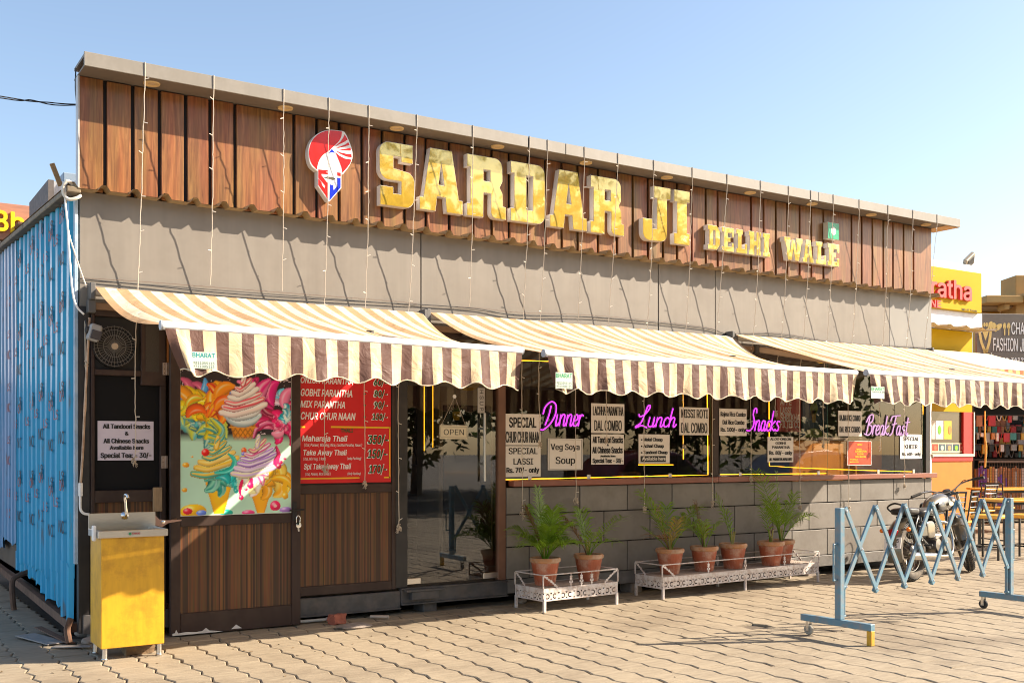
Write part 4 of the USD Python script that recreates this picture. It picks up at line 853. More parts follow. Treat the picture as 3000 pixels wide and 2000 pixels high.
    for z in (.60, .635, .66): ribbon([(.20 + (z - .6), z), (.30, z - .02), (.36, z - .07), (.33, z - .12), (.24, z - .11)], .030, (.62, .62, .06), (.04, .30, .30), .8, z * 40)
    mass(.90, .60, .11, .06, [(.74, .02, .18), (.82, .30, .45), (.60, .0, .14)], 14, .034, .4, 7)
    mass(.975, .665, .05, .07, [(.08, .52, .65), (.65, .85, .88), (.03, .30, .45)], 10, .030, 1.4, 8)
    def serve(cx, zb_, zt, wb, pal, seed, tilt=.035, n=6):
        """soft serve piled layer on layer, each a fat leaning roll"""
        r = np.random.default_rng(seed)
        for k in range(n):
            f = k / (n - 1); z = zb_ + (zt - zb_) * f ** .92; w = wb * (1 - f) ** .72 + .012; th_ = (zt - zb_) / n * .92 * asp * (1 - .35 * f)
            s = 1 if k % 2 else -1; c1, c2 = pal[k % len(pal)], pal[(k + 1) % len(pal)]
            ribbon([(cx - w, z - tilt * .6), (cx - w * .5, z - tilt * .75), (cx, z - tilt * .35), (cx + w * .55, z + tilt * .15), (cx + w, z + tilt * .7)], th_ * 1.12, c1, c2, .42, k * 1.3 + seed, 1)
        ribbon([(cx - .01, zt - .01), (cx + .004, zt + .015), (cx + .02, zt + .028)], .012, pal[0], pal[1], .8)
    # centre cone
    def cone(cx, zt, zb, wt_, wb, c, waf=True):
        h = (v - zb) / (zt - zb); w = wb + (wt_ - wb) * np.clip(h, 0, 1); m = (h > 0) & (h < 1) & (np.abs(u - cx) < w)
        s = (u - cx) / np.maximum(w, 1e-3); g = np.minimum(np.abs(((u - cx) * 22 + v * asp * 16) % 1 - .5), np.abs(((u - cx) * 22 - v * asp * 16) % 1 - .5))
        cc = np.asarray(c) * (.72 + .55 * np.sqrt(np.clip(1 - s ** 2, 0, 1)))[..., None] * ((.55 + .45 * (g > .14))[..., None] if waf else (.85 + .3 * n1[..., None]))
        fade = np.clip(h * 4, 0, 1)[..., None] if waf else np.ones(u.shape + (1,))
        col[m] = (cc * fade + col * (1 - fade))[m]
    cone(.55, .655, .51, .125, .080, (.50, .20, .04))
    col[(np.abs(u - .55) < .125) & (np.abs(v - .605) < .006)] = [.60, .28, .07]
    ribbon([(.40, .685), (.47, .655), (.55, .650), (.63, .662), (.70, .69)], .055, (.70, .76, .78), (.45, .58, .64), .6, 1.0, 1)
    ribbon([(.39, .715), (.47, .690), (.56, .700), (.65, .72), (.71, .75)], .055, (.80, .80, .80), (.56, .64, .68), .6, 2.0, 1)
    serve(.555, .735, .94, .19, [(.82, .74, .72), (.84, .70, .68), (.66, .05, .09), (.84, .78, .75)], 3, .05, 7)
    # lower pair
    def disc(cx, cz, rx, rz_, c, sh=.5):
        d = ((u - cx) / rx) ** 2 + ((v - cz) / rz_) ** 2; m = d < 1
        l = (1.1 - sh * np.clip((u - cx) / rx * .5 - (v - cz) / rz_ * .6 + .4, 0, 1))[..., None]
        hi = np.exp(-(((u - cx) / rx + .35) ** 2 + ((v - cz) / rz_ - .4) ** 2) * 9)[..., None]
        col[m] = np.clip(np.asarray(c) * l + .4 * hi, 0, 1)[m]
    disc(.11, .028, .115, .05, (.78, .46, .02)); disc(.95, .02, .06, .02, (.35, .2, .55)); disc(.40, .012, .06, .022, (.03, .45, .35)); disc(.6, .008, .06, .018, (.75, .08, .25))
    disc(.06, .030, .042, .022, (.70, .02, .06)); disc(.18, .016, .045, .02, (.15, .25, .75)); disc(.85, .050, .05, .036, (.72, .02, .12))
    m = ((u - .85) / .016) ** 2 + ((v - .050) / .012) ** 2 < 1; col[m] = [.7, .45, .45]
    cone(.335, .235, .006, .125, .045, (.66, .36, .04), False); cone(.715, .225, .004, .125, .035, (.66, .30, .03), False)
    mass(.27, .255, .15, .045, [(.03, .34, .26), (.25, .58, .44), (.02, .24, .20)], 14, .036, .2, 11)
    mass(.42, .265, .10, .06, [(.02, .50, .50), (.20, .70, .66), (.01, .38, .40)], 14, .036, 1.2, 12)
    serve(.315, .315, .50, .20, [(.03, .40, .34), (.78, .50, .07), (.82, .62, .24), (.80, .54, .12)], 4, .05, 6)
    ribbon([(.42, .42), (.47, .38), (.46, .33), (.40, .30), (.30, .29)], .022, (.04, .44, .38), (.10, .55, .48), .7)
    disc(.215, .43, .035, .026, (.70, .03, .02)); disc(.56, .445, .026, .02, (.85, .15, .02)); disc(.555, .42, .02, .015, (.2, .2, .8)); disc(.56, .395, .025, .015, (.85, .4, .02))
    mass(.80, .235, .14, .055, [(.80, .48, .04), (.82, .60, .16), (.72, .34, .02)], 16, .045, .5, 13)
    mass(.60, .27, .12, .05, [(.84, .74, .74), (.78, .10, .30), (.85, .80, .78), (.80, .72, .40)], 16, .036, .3, 14)
    serve(.685, .315, .51, .215, [(.80, .74, .45), (.62, .48, .80), (.82, .74, .85), (.36, .16, .64), (.84, .78, .86), (.60, .05, .26)], 5, .055, 7)
    ribbon([(.86, .47), (.88, .41), (.85, .36), (.88, .32)], .020, (.65, .05, .18), (.5, .02, .12), .6)
    for x0_, zt, zb_, w, c in ((.535, .24, .115, .016, (.65, .03, .12)), (.62, .25, .20, .022, (.65, .03, .15)), (.49, .20, .16, .014, (.02, .35, .32)), (.945, .22, .12, .022, (.78, .42, .03)), (.885, .43, .33, .018, (.60, .06, .14))):
        m = (np.abs(u - x0_ - .012 * np.sin(v * 30)) < w * (.75 + .3 * np.sin(v * 40))) & (v < zt) & (v > zb_); col[m] = np.asarray(c); disc(x0_, zb_, w * 1.4, w * 1.1, c)
    for a_, b_, r in ((.045, .345, .03), (.035, .175, .024), (.10, .40, .012), (.58, .17, .014), (.90, .36, .02), (.94, .385, .014)): disc(a_, b_, r, r * .6, (.78, .36, .02) if a_ < .2 else (.65, .04, .14))
    g_ = col.mean(-1, keepdims=True); return np.clip((g_ + (col - g_) * 1.15) * 1.18, .004, .92)
px0, px1, pz0, pz1 = .757, 1.690, .972, 2.16
nu, nv = 170, 215
U, V = np.meshgrid(np.linspace(0, 1, nu), np.linspace(0, 1, nv), indexing='ij')
ic = T('ice_cream_poster', 'large glossy poster of colourful soft ice cream cones on the brown door', 'poster', ((px0 + px1) / 2, YD, pz0))
yp = YD + .006
Pt = np.stack([px0 + U * (px1 - px0), np.full(U.shape, yp), pz0 + V * (pz1 - pz0)], -1)
ic.part('print', MB().grid(Pt[:, ::-1][:, ::-1]), vcol('poster_print', .35, .12), attr={'col': poster_colour(U, V * 1.0).reshape(-1, 3)})
ic.part('board', MB().bx(px0 - .003, px1 + .003, yp + .001, yp + .005, pz0 - .004, pz1 + .003), paper)
# ---------------------------------------------------------------- strings of fairy lights hanging from the fascia
bulb = P('bulb_clear', (.75, .70, .62), .3)
def knot(m, c, s, r):
    p = []
    for k in range(16):
        a = r.uniform(0, 2 * PI); p.append(np.array(c) + s * np.array([math.cos(a) * r.uniform(.3, 1), .5 * math.sin(a), r.uniform(-1.2, .9)]))
    m.tube(smooth_path(p, 4), .0038, 5)
    for k in range(6):
        e = np.array(c) + s * np.array([r.uniform(-1, 1), r.uniform(-.5, .4), -r.uniform(1.0, 2.1)]); m.tube(smooth_path([np.array(c), np.array(c) + (e - c) * .5 + [0, 0, -.01], e], 3), .0022, 4)
strings = [  # top px on the fascia, px where it dips behind the awning, lower px, end px-y (None: ends on the awning)
    (425, 405, 396, 1345, 'first string of fairy lights, ending over the lilac notice'), (626, 616, None, None, 'string of fairy lights crossing the fifth wood panel joint, left of the emblem'), (831, 826, None, None, 'string of fairy lights passing just left of the red emblem'),
    (964, 951, 951, 1370, 'string of fairy lights passing over the emblem and ending on the red menu'), (1081, 1071, 1068, 1415, 'string of fairy lights left of the letter S, ending at the menu foot'), (1222, 1199, 1168, 1542, 'slanting string of fairy lights over the letter S, ending by the door'),
    (1386, 1375, None, None, 'string of fairy lights crossing the first letter R'), (1552, 1533, 1530, 1503, 'string of fairy lights crossing the letter D, ending under the lassi notice'), (1605, 1584, 1580, 1298, 'string of fairy lights between the letters D and A with a loose tail'),
    (1713, 1693, 1687, 1462, 'string of fairy lights between the second A and R, ending above the first pots'), (1811, 1783, 1777, 1288, 'string of fairy lights over the second letter R, ending on a notice'), (1916, 1897, 1888, 1490, 'string of fairy lights over the letter J, ending above the long plant stand'),
    (2029, 2010, 2003, 1306, 'string of fairy lights right of the letter I, ending by the missi roti notice'), (2131, 2100, 2088, 1472, 'string of fairy lights over the small letter E, ending under the window post'), (2229, 2208, 2200, 1400, 'string of fairy lights over the small letter H, ending behind a palm'),
    (2311, 2290, 2272, 1212, 'string of fairy lights left of the small letter W, ending in the Snacks window'), (2376, 2354, 2344, 1482, 'string of fairy lights over the small letter A, ending at the sunlit tiles'), (2442, 2423, 2412, 1304, 'string of fairy lights passing over the green sign'),
    (2518, 2496, 2486, 1486, 'string of fairy lights right of the green sign, ending above the barrier post'), (2602, 2586, 2578, 1310, 'third string of fairy lights from the right end of the parapet'), (2675, 2656, 2650, 1420, 'second string of fairy lights from the right end of the parapet'),
    (2746, 2737, 2729, 1333, 'last string of fairy lights, beyond the right end of the wood panels')]
for k, (tp, md_, lw, ky, lb) in enumerate(strings):
    r = np.random.default_rng(100 + k)
    xt = W(tp, 400, -.247)[0]; xm = W(md_, 900, -.06)[0]
    if k == len(strings) - 1: xm = xt
    zk = None
    pts = [[xt, -.226, ZT + .004], [xt, -.249, ZT + .002], [xt, -.2475, ZS], [xt * .7 + xm * .3, -.20, 4.0], [xt * .35 + xm * .65, -.155, 3.56], [xm, -.065, 2.86]]
    if lw:
        xl = W(lw, min(ky, 1300), -.055)[0]; zk = W(lw, ky, -.055)[1]
        pts += [[xl * .6 + xm * .4, -.045, 2.5], [xl, -.05, 2.0], [xl + r.uniform(-.004, .004), -.055, (2.0 + zk) / 2 if zk < 1.9 else 1.95], [xl, -.058, zk]]
    path = [pts[0], pts[1]] + list(smooth_path(pts[2:], 8)); path = np.array(path)
    path[4:] += r.normal(0, .0016, path[4:].shape)
    th = T('string_light', lb, 'string light', (xt, -.24, float(path[-1][2])), 'fairy light strings hanging from the fascia')
    th.part('wire', MB().tube(path, .0037, 5), wire_w)
    m = MB(); seg = np.cumsum(np.r_[0, np.linalg.norm(np.diff(path, axis=0), axis=1)]); s = .14 + r.uniform(0, .15)
    while s < seg[-1] - .05:
        q = np.array([np.interp(s, seg, path[:, c]) for c in range(3)]); a = r.choice([-1, 1])
        e = q + [a * .030, -.008, r.uniform(-.014, .018)]
        m.tube([q, e], [.0032, .0036], 5); s += r.uniform(.24, .33)
    th.part('bulb', m, bulb, kind='stuff')
    if zk:
        m = MB(); knot(m, path[-1], .026 + .008 * r.random(), r); th.part('knot', m, rope_m, smooth=True)
for k, (off, lb) in enumerate(((0, 'upper thin cable sagging along the grey panels'), (1, 'lower dark cable sagging along the grey panels above the awnings'))):
    P_ = [(234, 817), (420, 835 if k else 828), (700, 862 if k else 850), (1150, 889 if k else 885), (1245, 893 if k else 896), (1400, 905 if k else 905), (1520, 925 if k else 918), (1760, 930 if k else 928), (2060, 960), (2130, 978), (2280, 978), (2460, 1005), (2715, 1020)]
    pts = [[W(px, py - (3 if k == 0 else 0), -.012)[0], -.014 - .004 * k, W(px, py - (3 if k == 0 else 0), -.012)[1]] for px, py in P_]
    single('wall_cable', MB().tube(smooth_path(pts, 6), .0042 if k else .002, 5), wire_b if k else P('cable_brown', (.16, .10, .07), .6), lb, 'cable')

# ---------------------------------------------------------------- neon words and strip lights in the windows
GL = {'i': (.42, [[(0, 1), (-.02, .15), (.12, 0), (.35, .3)]]), 'n': (.82, [[(0, 1), (0, 0), (.02, .6), (.25, 1), (.48, .9), (.48, .15), (.6, 0), (.8, .3)]]), 'e': (.66, [[(0, .42), (.42, .6), (.4, .95), (.15, .97), (0, .5), (.1, .05), (.4, .05), (.65, .35)]]),
      'r': (.5, [[(0, 1), (0, 0), (.02, .6), (.2, 1), (.45, .92)]]), 'u': (.84, [[(0, 1), (-.02, .2), (.2, 0), (.48, .2), (.5, 1), (.48, .15), (.62, 0), (.82, .3)]]), 'c': (.62, [[(.5, .85), (.3, 1), (.05, .8), (0, .3), (.2, 0), (.5, .15), (.6, .3)]]),
      'h': (.82, [[(.05, 2), (0, 1), (0, 0), (.02, .6), (.25, 1), (.48, .9), (.48, .15), (.6, 0), (.8, .3)]]), 'a': (.82, [[(.48, .9), (.2, 1), (0, .6), (.05, .1), (.3, .05), (.48, .5), (.5, 1), (.48, .15), (.62, 0), (.8, .3)]]),
      'k': (.68, [[(.05, 2), (0, 1), (0, 0)], [(.5, 1), (.05, .5), (.45, .05), (.66, .2)]]), 's': (.6, [[(.5, .9), (.25, 1), (.1, .75), (.42, .4), (.35, .05), (0, .08)]]), 't': (.5, [[(.22, 1.9), (.18, .9), (.2, .15), (.38, 0), (.5, .25)], [(-.12, 1.35), (.6, 1.42)]]),
      'D': (1.35, [[(.45, 1.75), (.35, .9), (.1, .05)], [(-.35, 1.0), (-.2, 1.65), (.4, 2.1), (1.0, 1.8), (1.1, 1.0), (.7, .2), (0, -.35), (-.35, -.35)]]), 'L': (1.0, [[(-.25, 1.3), (-.1, 1.05), (.35, 1.25), (.75, 1.9), (.72, 2.25), (.5, 2.1), (.35, 1.2), (.15, .4), (-.3, .02), (-.25, -.1), (.3, .12), (.9, -.12)]]),
      'S': (.85, [[(.75, 1.75), (.62, 2.2), (.35, 2.1), (.3, 1.6), (.55, 1.0), (.5, .35), (.1, 0), (-.35, .05)]]), 'B': (1.0, [[(.22, 1.85), (.1, .9), (0, 0)], [(-.25, 1.3), (.1, 1.95), (.65, 2.1), (.72, 1.5), (.2, 1.05), (.7, .9), (.75, .3), (.3, -.05), (-.3, .1)]]),
      'F': (.95, [[(-.3, 1.5), (-.1, 1.95), (.5, 2.05), (1.2, 2.1)], [(.5, 2.0), (.35, 1.0), (.2, .2), (-.15, -.05)], [(.1, 1.1), (.75, 1.25)]])}
def neon(word, box, label, mat, sh=.22):
    x0, y0, x1, y1 = box; y = .008
    strokes, cx = [], 0.0
    for ch in word:
        if ch == ' ': cx += .35; continue
        w, st = GL[ch]
        for s_ in st: strokes.append(smooth_path([(cx + px + sh * pz, pz, 0) for px, pz in s_], 5)[:, :2])
        cx += w
    al = np.vstack(strokes); lo_, hi_ = al.min(0), al.max(0)
    a, b = W(x0, (y0 + y1) / 2, y)[0], W(x1, (y0 + y1) / 2, y)[0]; c, d = W((x0 + x1) / 2, y1, y)[1], W((x0 + x1) / 2, y0, y)[1]
    th = T('neon_sign', label, 'neon sign', ((a + b) / 2, y, c))
    tub, back = MB(), []
    for s_ in strokes:
        q = (s_ - lo_) / (hi_ - lo_) * [b - a, d - c] + [a, c]
        tub.tube(np.c_[q[:, 0], np.full(len(q), y - .004), q[:, 1]], .0068, 6); back.append(LineString(q).buffer(.018, 3))
    th.part('tube', tub, mat, smooth=True)
    th.part('backing', MB().flat(unary_union(back).simplify(.003), y + .004, .003), P('neon_back', (.035, .03, .035), .25) if 'neon_back' not in _mats else _mats['neon_back'])
neon('Dinner', (1583, 1177, 1709, 1260), 'pink neon word Dinner beside the chur chur naan notice', neon_m)
neon('Lunch', (1861, 1187, 1981, 1253), 'pink neon word Lunch between two notices in the middle window', neon_m)
neon('Snacks', (2186, 1196, 2284, 1262), 'pink neon word Snacks above the aloo onion notice', neon_m)
neon('Break Fast', (2532, 1215, 2665, 1275), 'paler pink neon word Break Fast in the last window', neon_dim)
def strip(pts, label, y=.040, r=.0052):
    q = [[W(px, py, y)[0], y, max(W(px, py, y)[1], 1.214)] for px, py in pts]
    single('strip_light', MB().tube(np.array(q), r, 6), led, label, 'strip light', 'yellow strip lights framing the windows')
strip([(2072, 1150), (2074, 1390), (2030, 1391), (1860, 1395), (1745, 1398), (1480, 1405)], 'yellow strip light along the sill and right edge of the Dinner and Lunch window')
strip([(2002, 1150), (2002, 1345)], 'short upright yellow strip light behind the missi roti notice', .3)
strip([(1870, 1361), (1972, 1361)], 'short level yellow strip light under the chaap notice', .3)
strip([(2253, 1120), (2254, 1364), (2330, 1369), (2500, 1376), (2675, 1381)], 'yellow strip light turning under the aloo onion notice', .16)
strip([(2703, 1150), (2704, 1190), (2711, 1380)], 'upright yellow strip light at the right end of the glass')
strip([(2110, 1389), (2260, 1388), (2420, 1386)], 'yellow strip light low along the Snacks window sill')
strip([(1484, 1055), (1800, 1062), (2090, 1075)], 'yellow strip light under the window head behind the second awning')
strip([(2110, 1040), (2203, 1049), (2300, 1052), (2460, 1066), (2700, 1083)], 'yellow strip light under the window head behind the third awning')

strip([(1243, 1110), (1243, 1320)], 'upright yellow strip light deep inside the glass door, left', 1.2, .0045)
strip([(1268, 1110), (1268, 1310)], 'upright yellow strip light deep inside the glass door, right', 1.19, .004)
# ---------------------------------------------------------------- inside the restaurant
ib = T('inner_menu_board', 'red menu board with white letters deep inside behind the Snacks neon', 'menu board', (7.9, .9, 1.7))
yi = .90
a, c = W(2276, 1264, yi); b, d = W(2346, 1150, yi)
ib.part('board', MB().bx(a, b, yi, yi + .02, c, d), P('inner_red', (.45, .05, .03), .45))
for t, py in (('APPE', 1177), ('LASSI', 1203), ('SHRIKHA', 1223), ('FILTER CO', 1243)):
    zz = W(2310, py, yi)[1]; ib.part('lettering', MB().text(t, a + .14 * (b - a), a + (.95 if len(t) > 5 else .60) * (b - a), zz - .04, zz + .045, yi - .002, bold=True), paper)
ip = T('inner_poster', 'dark framed picture of a green ice cream cone inside the Snacks window', 'poster', (8.4, .9, 1.6))
a, c = W(2351, 1290, yi); b, d = W(2424, 1150, yi)
ip.part('panel', MB().bx(a, b, yi, yi + .02, c, d), P('inner_blue', (.025, .05, .09), .3))
cx_, cz_ = W(2384, 1215, yi)
ip.part('cone', MB().flat(Polygon([(cx_ - .05, cz_ + .06), (cx_ + .05, cz_ + .06), (cx_ + .025, cz_ - .10), (cx_ - .025, cz_ - .10)]), yi - .003, .002), P('cone_tan', (.30, .22, .06), .5))
ip.part('scoop', MB().flat(Point(cx_, cz_ + .09).buffer(.075).union(affinity.scale(Point(cx_, cz_ - .26).buffer(.14), 1.2, .6)), yi - .003, .002), P('scoop_green', (.16, .22, .05), .5))
ct = T('service_counter', 'orange service counter inside behind the last window', 'counter', (8.9, 1.2, .255))
yc_ = .50
a = W(2322, 1330, yc_)[0]; b = W(2583, 1330, yc_)[0]; zt_ = W(2450, 1290, yc_)[1]
ct.part('front', MB().bx(a, b, yc_, yc_ + .05, .255, zt_), P('counter_orange', (.48, .18, .022), .4))
ct.part('top', MB().bx(a - .03, b + .03, yc_ - .03, yc_ + .6, zt_, zt_ + .04, .006), wood_dk)
ct.part('side_panel', MB().bx(b - .05, b, yc_ + .05, yc_ + .58, .255, zt_), wood_dk)
sh = T('wall_shelf', 'dark shelf rack with cups and bottles inside the glass door', 'shelf', (3.5, 2.2, .255))
for z in (.6, .95, 1.3, 1.65): sh.part('board', MB().bx(3.35, 5.2, 2.1, 2.5, z, z + .03), wood_dk)
for x in (3.36, 5.16): sh.part('upright', MB().bx(x, x + .04, 2.1, 2.5, .255, 2.0), wood_dk)
cups = [P('cup_%d' % k, c, .3) for k, c in enumerate(((.5, .48, .42), (.12, .12, .13), (.35, .22, .10), (.45, .4, .3)))] if 0 else [P('cup_white', (.5, .48, .42), .3), P('cup_black', (.12, .12, .13), .3), P('cup_tan', (.35, .22, .10), .3)]
for k in range(14):
    x = 3.45 + .12 * k; z = (.63, .98, 1.33)[k % 3]; h = rng.uniform(.08, .2)
    th = T('cup' if h < .13 else 'bottle', ('small %s on the %s dark shelf inside the door, %s vessel from the left' % ('cup' if h < .13 else 'bottle', ['low', 'middle', 'high'][k % 3], 'first second third fourth fifth sixth seventh eighth ninth tenth eleventh twelfth thirteenth fourteenth'.split()[k])), 'cup' if h < .13 else 'bottle', (x, 2.2, z + .001), 'vessels on the inner shelf')
    th.part('body', MB().lathe([(.0005, 0), (.035, 0), (.04, h * .6), (.03 if h < .13 else .014, h), (.0005, h)], (x, 2.2, z + .001), n=12), cups[k % 3], smooth=40)
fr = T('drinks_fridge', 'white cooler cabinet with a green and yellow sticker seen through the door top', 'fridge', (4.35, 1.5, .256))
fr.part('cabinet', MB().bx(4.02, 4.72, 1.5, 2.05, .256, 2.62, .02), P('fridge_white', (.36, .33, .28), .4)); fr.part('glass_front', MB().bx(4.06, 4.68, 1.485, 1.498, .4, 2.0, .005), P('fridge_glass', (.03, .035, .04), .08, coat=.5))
fr.part('sticker', MB().flat(affinity.scale(Point(4.37, 2.30).buffer(.17), 1.1, .8), 1.493, .004), P('sticker_yellow', (.55, .36, .02), .4)); fr.part('diamond', MB().flat(Polygon([(4.22, 2.31), (4.37, 2.42), (4.52, 2.31), (4.37, 2.20)]), 1.489, .003), P('sticker_green', (.02, .18, .05), .4))
tb = T('inner_table', 'dark dining table inside behind the middle window', 'table', (5.3, 1.0, .256))
tb.part('tabletop', MB().bx(4.8, 5.8, .7, 1.4, .96, 1.0, .008), wood_dk)
for x in (4.87, 5.73):
    for y in (.77, 1.33): tb.part('leg', MB().bx(x - .025, x + .025, y - .025, y + .025, .256, .96), wood_dk)
ic_ = T('inner_chair', 'brown padded chair at the inner table, right end', 'chair', (6.1, 1.0, .256))
ic_.part('seat', MB().bx(5.9, 6.3, .8, 1.2, .68, .74, .02), wood_dk); ic_.part('backrest', MB().bx(6.26, 6.31, .8, 1.2, .74, 1.25, .02), P('back_tan', (.20, .12, .06), .6))
for x in (5.93, 6.27):
    for y in (.83, 1.17): ic_.part('leg', MB().bx(x - .018, x + .018, y - .018, y + .018, .256, .68), wood_dk)
pl = T('hanging_plant', 'small green hanging plant with a yellow pot inside the glass door', 'plant', (3.42, .5, 1.62))
hx_, hz_ = W(1337, 1205, .5)
m = MB()
for k in range(26):
    a = rng.uniform(0, 2 * PI); L = rng.uniform(.06, .13); e = np.array([math.cos(a) * L, math.sin(a) * L, rng.uniform(-.02, .09)]); o = np.array([hx_, .5, hz_])
    w_ = np.cross(e, [0, 0, 1.0]); w_ = w_ / np.linalg.norm(w_) * .008; m.add([o - w_, o + w_, o + e * .6 + w_, o + e, o + e * .6 - w_], [[0, 1, 2], [0, 2, 3], [0, 3, 4]])
pl.part('foliage', m, palm_g); pl.part('pot', MB().lathe([(.0005, -.09), (.03, -.085), (.045, -.01), (.045, 0)], (hx_, .5, hz_), n=16), P('pot_yellow', (.55, .35, .02), .4), smooth=40)
pl.part('cord', MB().tube([(hx_, .5, hz_), (hx_, .5, 2.64)], .003, 4), rope_m)

# ---------------------------------------------------------------- left corner: cables, lamp, tube
cb = lambda pts, y: smooth_path([[W(px, py, y)[0], y, W(px, py, y)[1]] for px, py in pts], 8)
single('loose_cable', MB().tube(cb([(191, 548), (192, 600), (198, 660), (203, 740), (212, 850), (224, 896), (246, 921)], -.09), .008, 6), pvc, 'white cable hanging down the blue corner from the roof', 'cable', smooth=True)
single('loose_cable', MB().tube(cb([(196, 652), (206, 700), (222, 750), (240, 805), (254, 842)], -.075), .006, 6), wire_w, 'cream cable slanting from the blue corner to the awning end', 'cable', smooth=True)
single('roof_hose', MB().tube(smooth_path([(-.06, -.10, 3.535), (-.10, -.11, 3.55), (-.125, -.10, 3.51), (-.12, -.09, 3.45), (-.085, -.10, 3.415), (-.03, -.11, 3.43), (.0, -.10, 3.455)], 8), .013, 10), P('hose_white', (.58, .56, .50), .5, var=.15, sc=6), 'white bent hose looped round the roof corner', 'hose', smooth=True)
single('timber_slat', MB().bar((W(178, 545, .6)[0], .6, W(178, 545, .6)[1]), (W(152, 479, .6)[0], .6, W(152, 479, .6)[1]), .04, .015, up=(0, 1, 0), c=.002), P('slat_tan', (.40, .24, .11), .7, var=.2, sc=8), 'tan timber slat sticking up from the roof corner', 'timber')
th = T('corner_tube', 'rusty white pipe with cables tied along the dark corner post', 'pipe', (.02, -.05, 1.2))
th.part('pipe', MB().tube(cb([(262, 930), (254, 1080), (249, 1180), (242, 1330), (236, 1418)], -.05), .0095, 8), P('pipe_rusty', (.50, .36, .25), .6, var=.3, sc=14, dirt=(.25, .11, .05), dsc=10, damt=.8), smooth=True)
th.part('fitting', MB().tube(cb([(236, 1414), (236, 1452)], -.05), .017, 10), pvc)
th.part('elbow', MB().tube(cb([(235, 1452), (236, 1490), (246, 1503), (262, 1507), (270, 1520), (273, 1532)], -.12), .010, 8), pvc, smooth=True)
th.part('cable', MB().tube(cb([(249, 940), (250, 1050), (253, 1170), (246, 1250)], -.045), .004, 5), wire_w)
q = MB(); knot(q, cb([(253, 1060), (253, 1062)], -.055)[0], .02, np.random.default_rng(3)); th.part('tie', q, rope_m)
th = T('wall_lamp', 'small grey flood lamp hanging under the left end of the first awning', 'lamp', (.06, -.08, 2.42))
lx, lz = W(275, 975, -.09)
th.part('housing', MB().obx((lx, -.10, lz), np.array([[.97, 0, -.26], [0, 1, 0], [.26, 0, .97]]), (.045, .035, .065), .012), P('lamp_grey', (.30, .29, .28), .5))
th.part('lens', MB().obx((lx + .008, -.139, lz - .02), np.array([[.97, 0, -.26], [0, 1, 0], [.26, 0, .97]]), (.038, .003, .035), .002), P('lamp_lens', (.05, .05, .06), .15))
th.part('bracket', MB().tube(smooth_path([(lx - .04, -.10, lz), (lx - .055, -.07, lz + .09), (lx - .02, -.03, lz + .11)], 5), .007, 6).cyl((lx - .06, -.09, lz + .02), (lx - .035, -.09, lz + .02), .028), black)
# overhead service wires at the left
for k, lb in enumerate(('upper strand of the twisted service wire left of the roof', 'lower strand of the twisted service wire left of the roof')):
    y = .28; pts = [[W(px, py, y)[0], y, W(px, py, y)[1]] for px, py in ([(-260, 240), (0, 282), (60, 292), (90, 297), (140, 300), (180, 304), (226, 306)] if k == 0 else [(-260, 247), (0, 287), (60, 295), (90, 293), (140, 305), (180, 309), (226, 308)])]
    single('service_wire', MB().tube(smooth_path(pts, 5), .005, 5), wire_b, lb, 'cable')
single('corner_cable', MB().tube(cb([(222, 200), (221, 260), (224, 300), (227, 330)], .1), .005, 5), wire_b, 'black cable coiled at the top left roof corner', 'cable')

r = np.random.default_rng(77); m = MB()
for k in range(150):
    x, y = r.uniform(-2.5, 9.5), -.25 - abs(r.normal(0, 1.5)); s = r.uniform(.006, .022); a = r.uniform(0, PI); h = r.uniform(.002, .010)
    e, f = np.array([math.cos(a), math.sin(a), 0]) * s, np.array([-math.sin(a), math.cos(a), 0]) * s * r.uniform(.2, .6); c = np.array([x, y, .0015])
    m.add([c - e, c + f + [0, 0, h], c + e, c - f + [0, 0, h * .4]], [[0, 3, 2], [0, 2, 1]])
single('fallen_leaves', m, P('leaf_litter', (.13, .085, .04), .9, var=.6, sc=9), 'dry leaf scraps and grit scattered over the sunlit paving', 'leaf litter', kind='stuff')
# ---------------------------------------------------------------- hand-wash basin
sk = T('wash_basin', 'steel hand-wash basin on a worn yellow cabinet in front of the mesh door', 'wash basin', (.22, -.7, 0))
sk.part('cabinet', MB().bx(-.002, .438, -.835, -.47, .088, .878, .004), yel_cab)
for x in (.028, .408):
    for y in (-.805, -.50):
        p = sk.part('leg', MB().lathe([(.022, .0), (.024, .012), (.019, .018), (.019, .088)], (x, y, -.001), n=16), steel, smooth=40)
sk.part('rim', MB().bx(-.024, .462, -.852, -.842, .876, .927, .003).bx(-.024, -.014, -.842, -.50, .876, .927, .002).bx(.452, .462, -.842, -.50, .876, .927, .002), steel)
sk.part('bowl', MB().bx(-.014, .452, -.842, -.80, .912, .918).bx(-.014, .03, -.80, -.50, .912, .918).bx(.41, .452, -.80, -.50, .912, .918).bx(.03, .41, -.80, -.50, .80, .806).bx(.03, .034, -.80, -.50, .806, .912).bx(.406, .41, -.80, -.50, .806, .912), steel)
sk.part('splashback', MB().bx(-.022, .460, -.502, -.492, .88, 1.035, .002), steel)
tx_, tz_ = W(368, 1510, -.53)
fa = sk.part('tap', MB().tube(smooth_path([(tx_, -.515, tz_), (tx_, -.55, tz_ + .004), (tx_ - .003, -.552, tz_ + .06), (tx_ - .010, -.552, tz_ + .135), (tx_ - .012, -.57, tz_ + .157), (tx_ - .004, -.60, tz_ + .155), (tx_ - .001, -.613, tz_ + .135)], 6), .010, 12), chrome, smooth=True)
sk.part('tap_flange', MB().lathe([(.0005, .020), (.018, .018), (.028, .006), (.030, 0)], (tx_, -.502, tz_), (0, -1, 0), n=24), chrome, smooth=True, parent=fa)
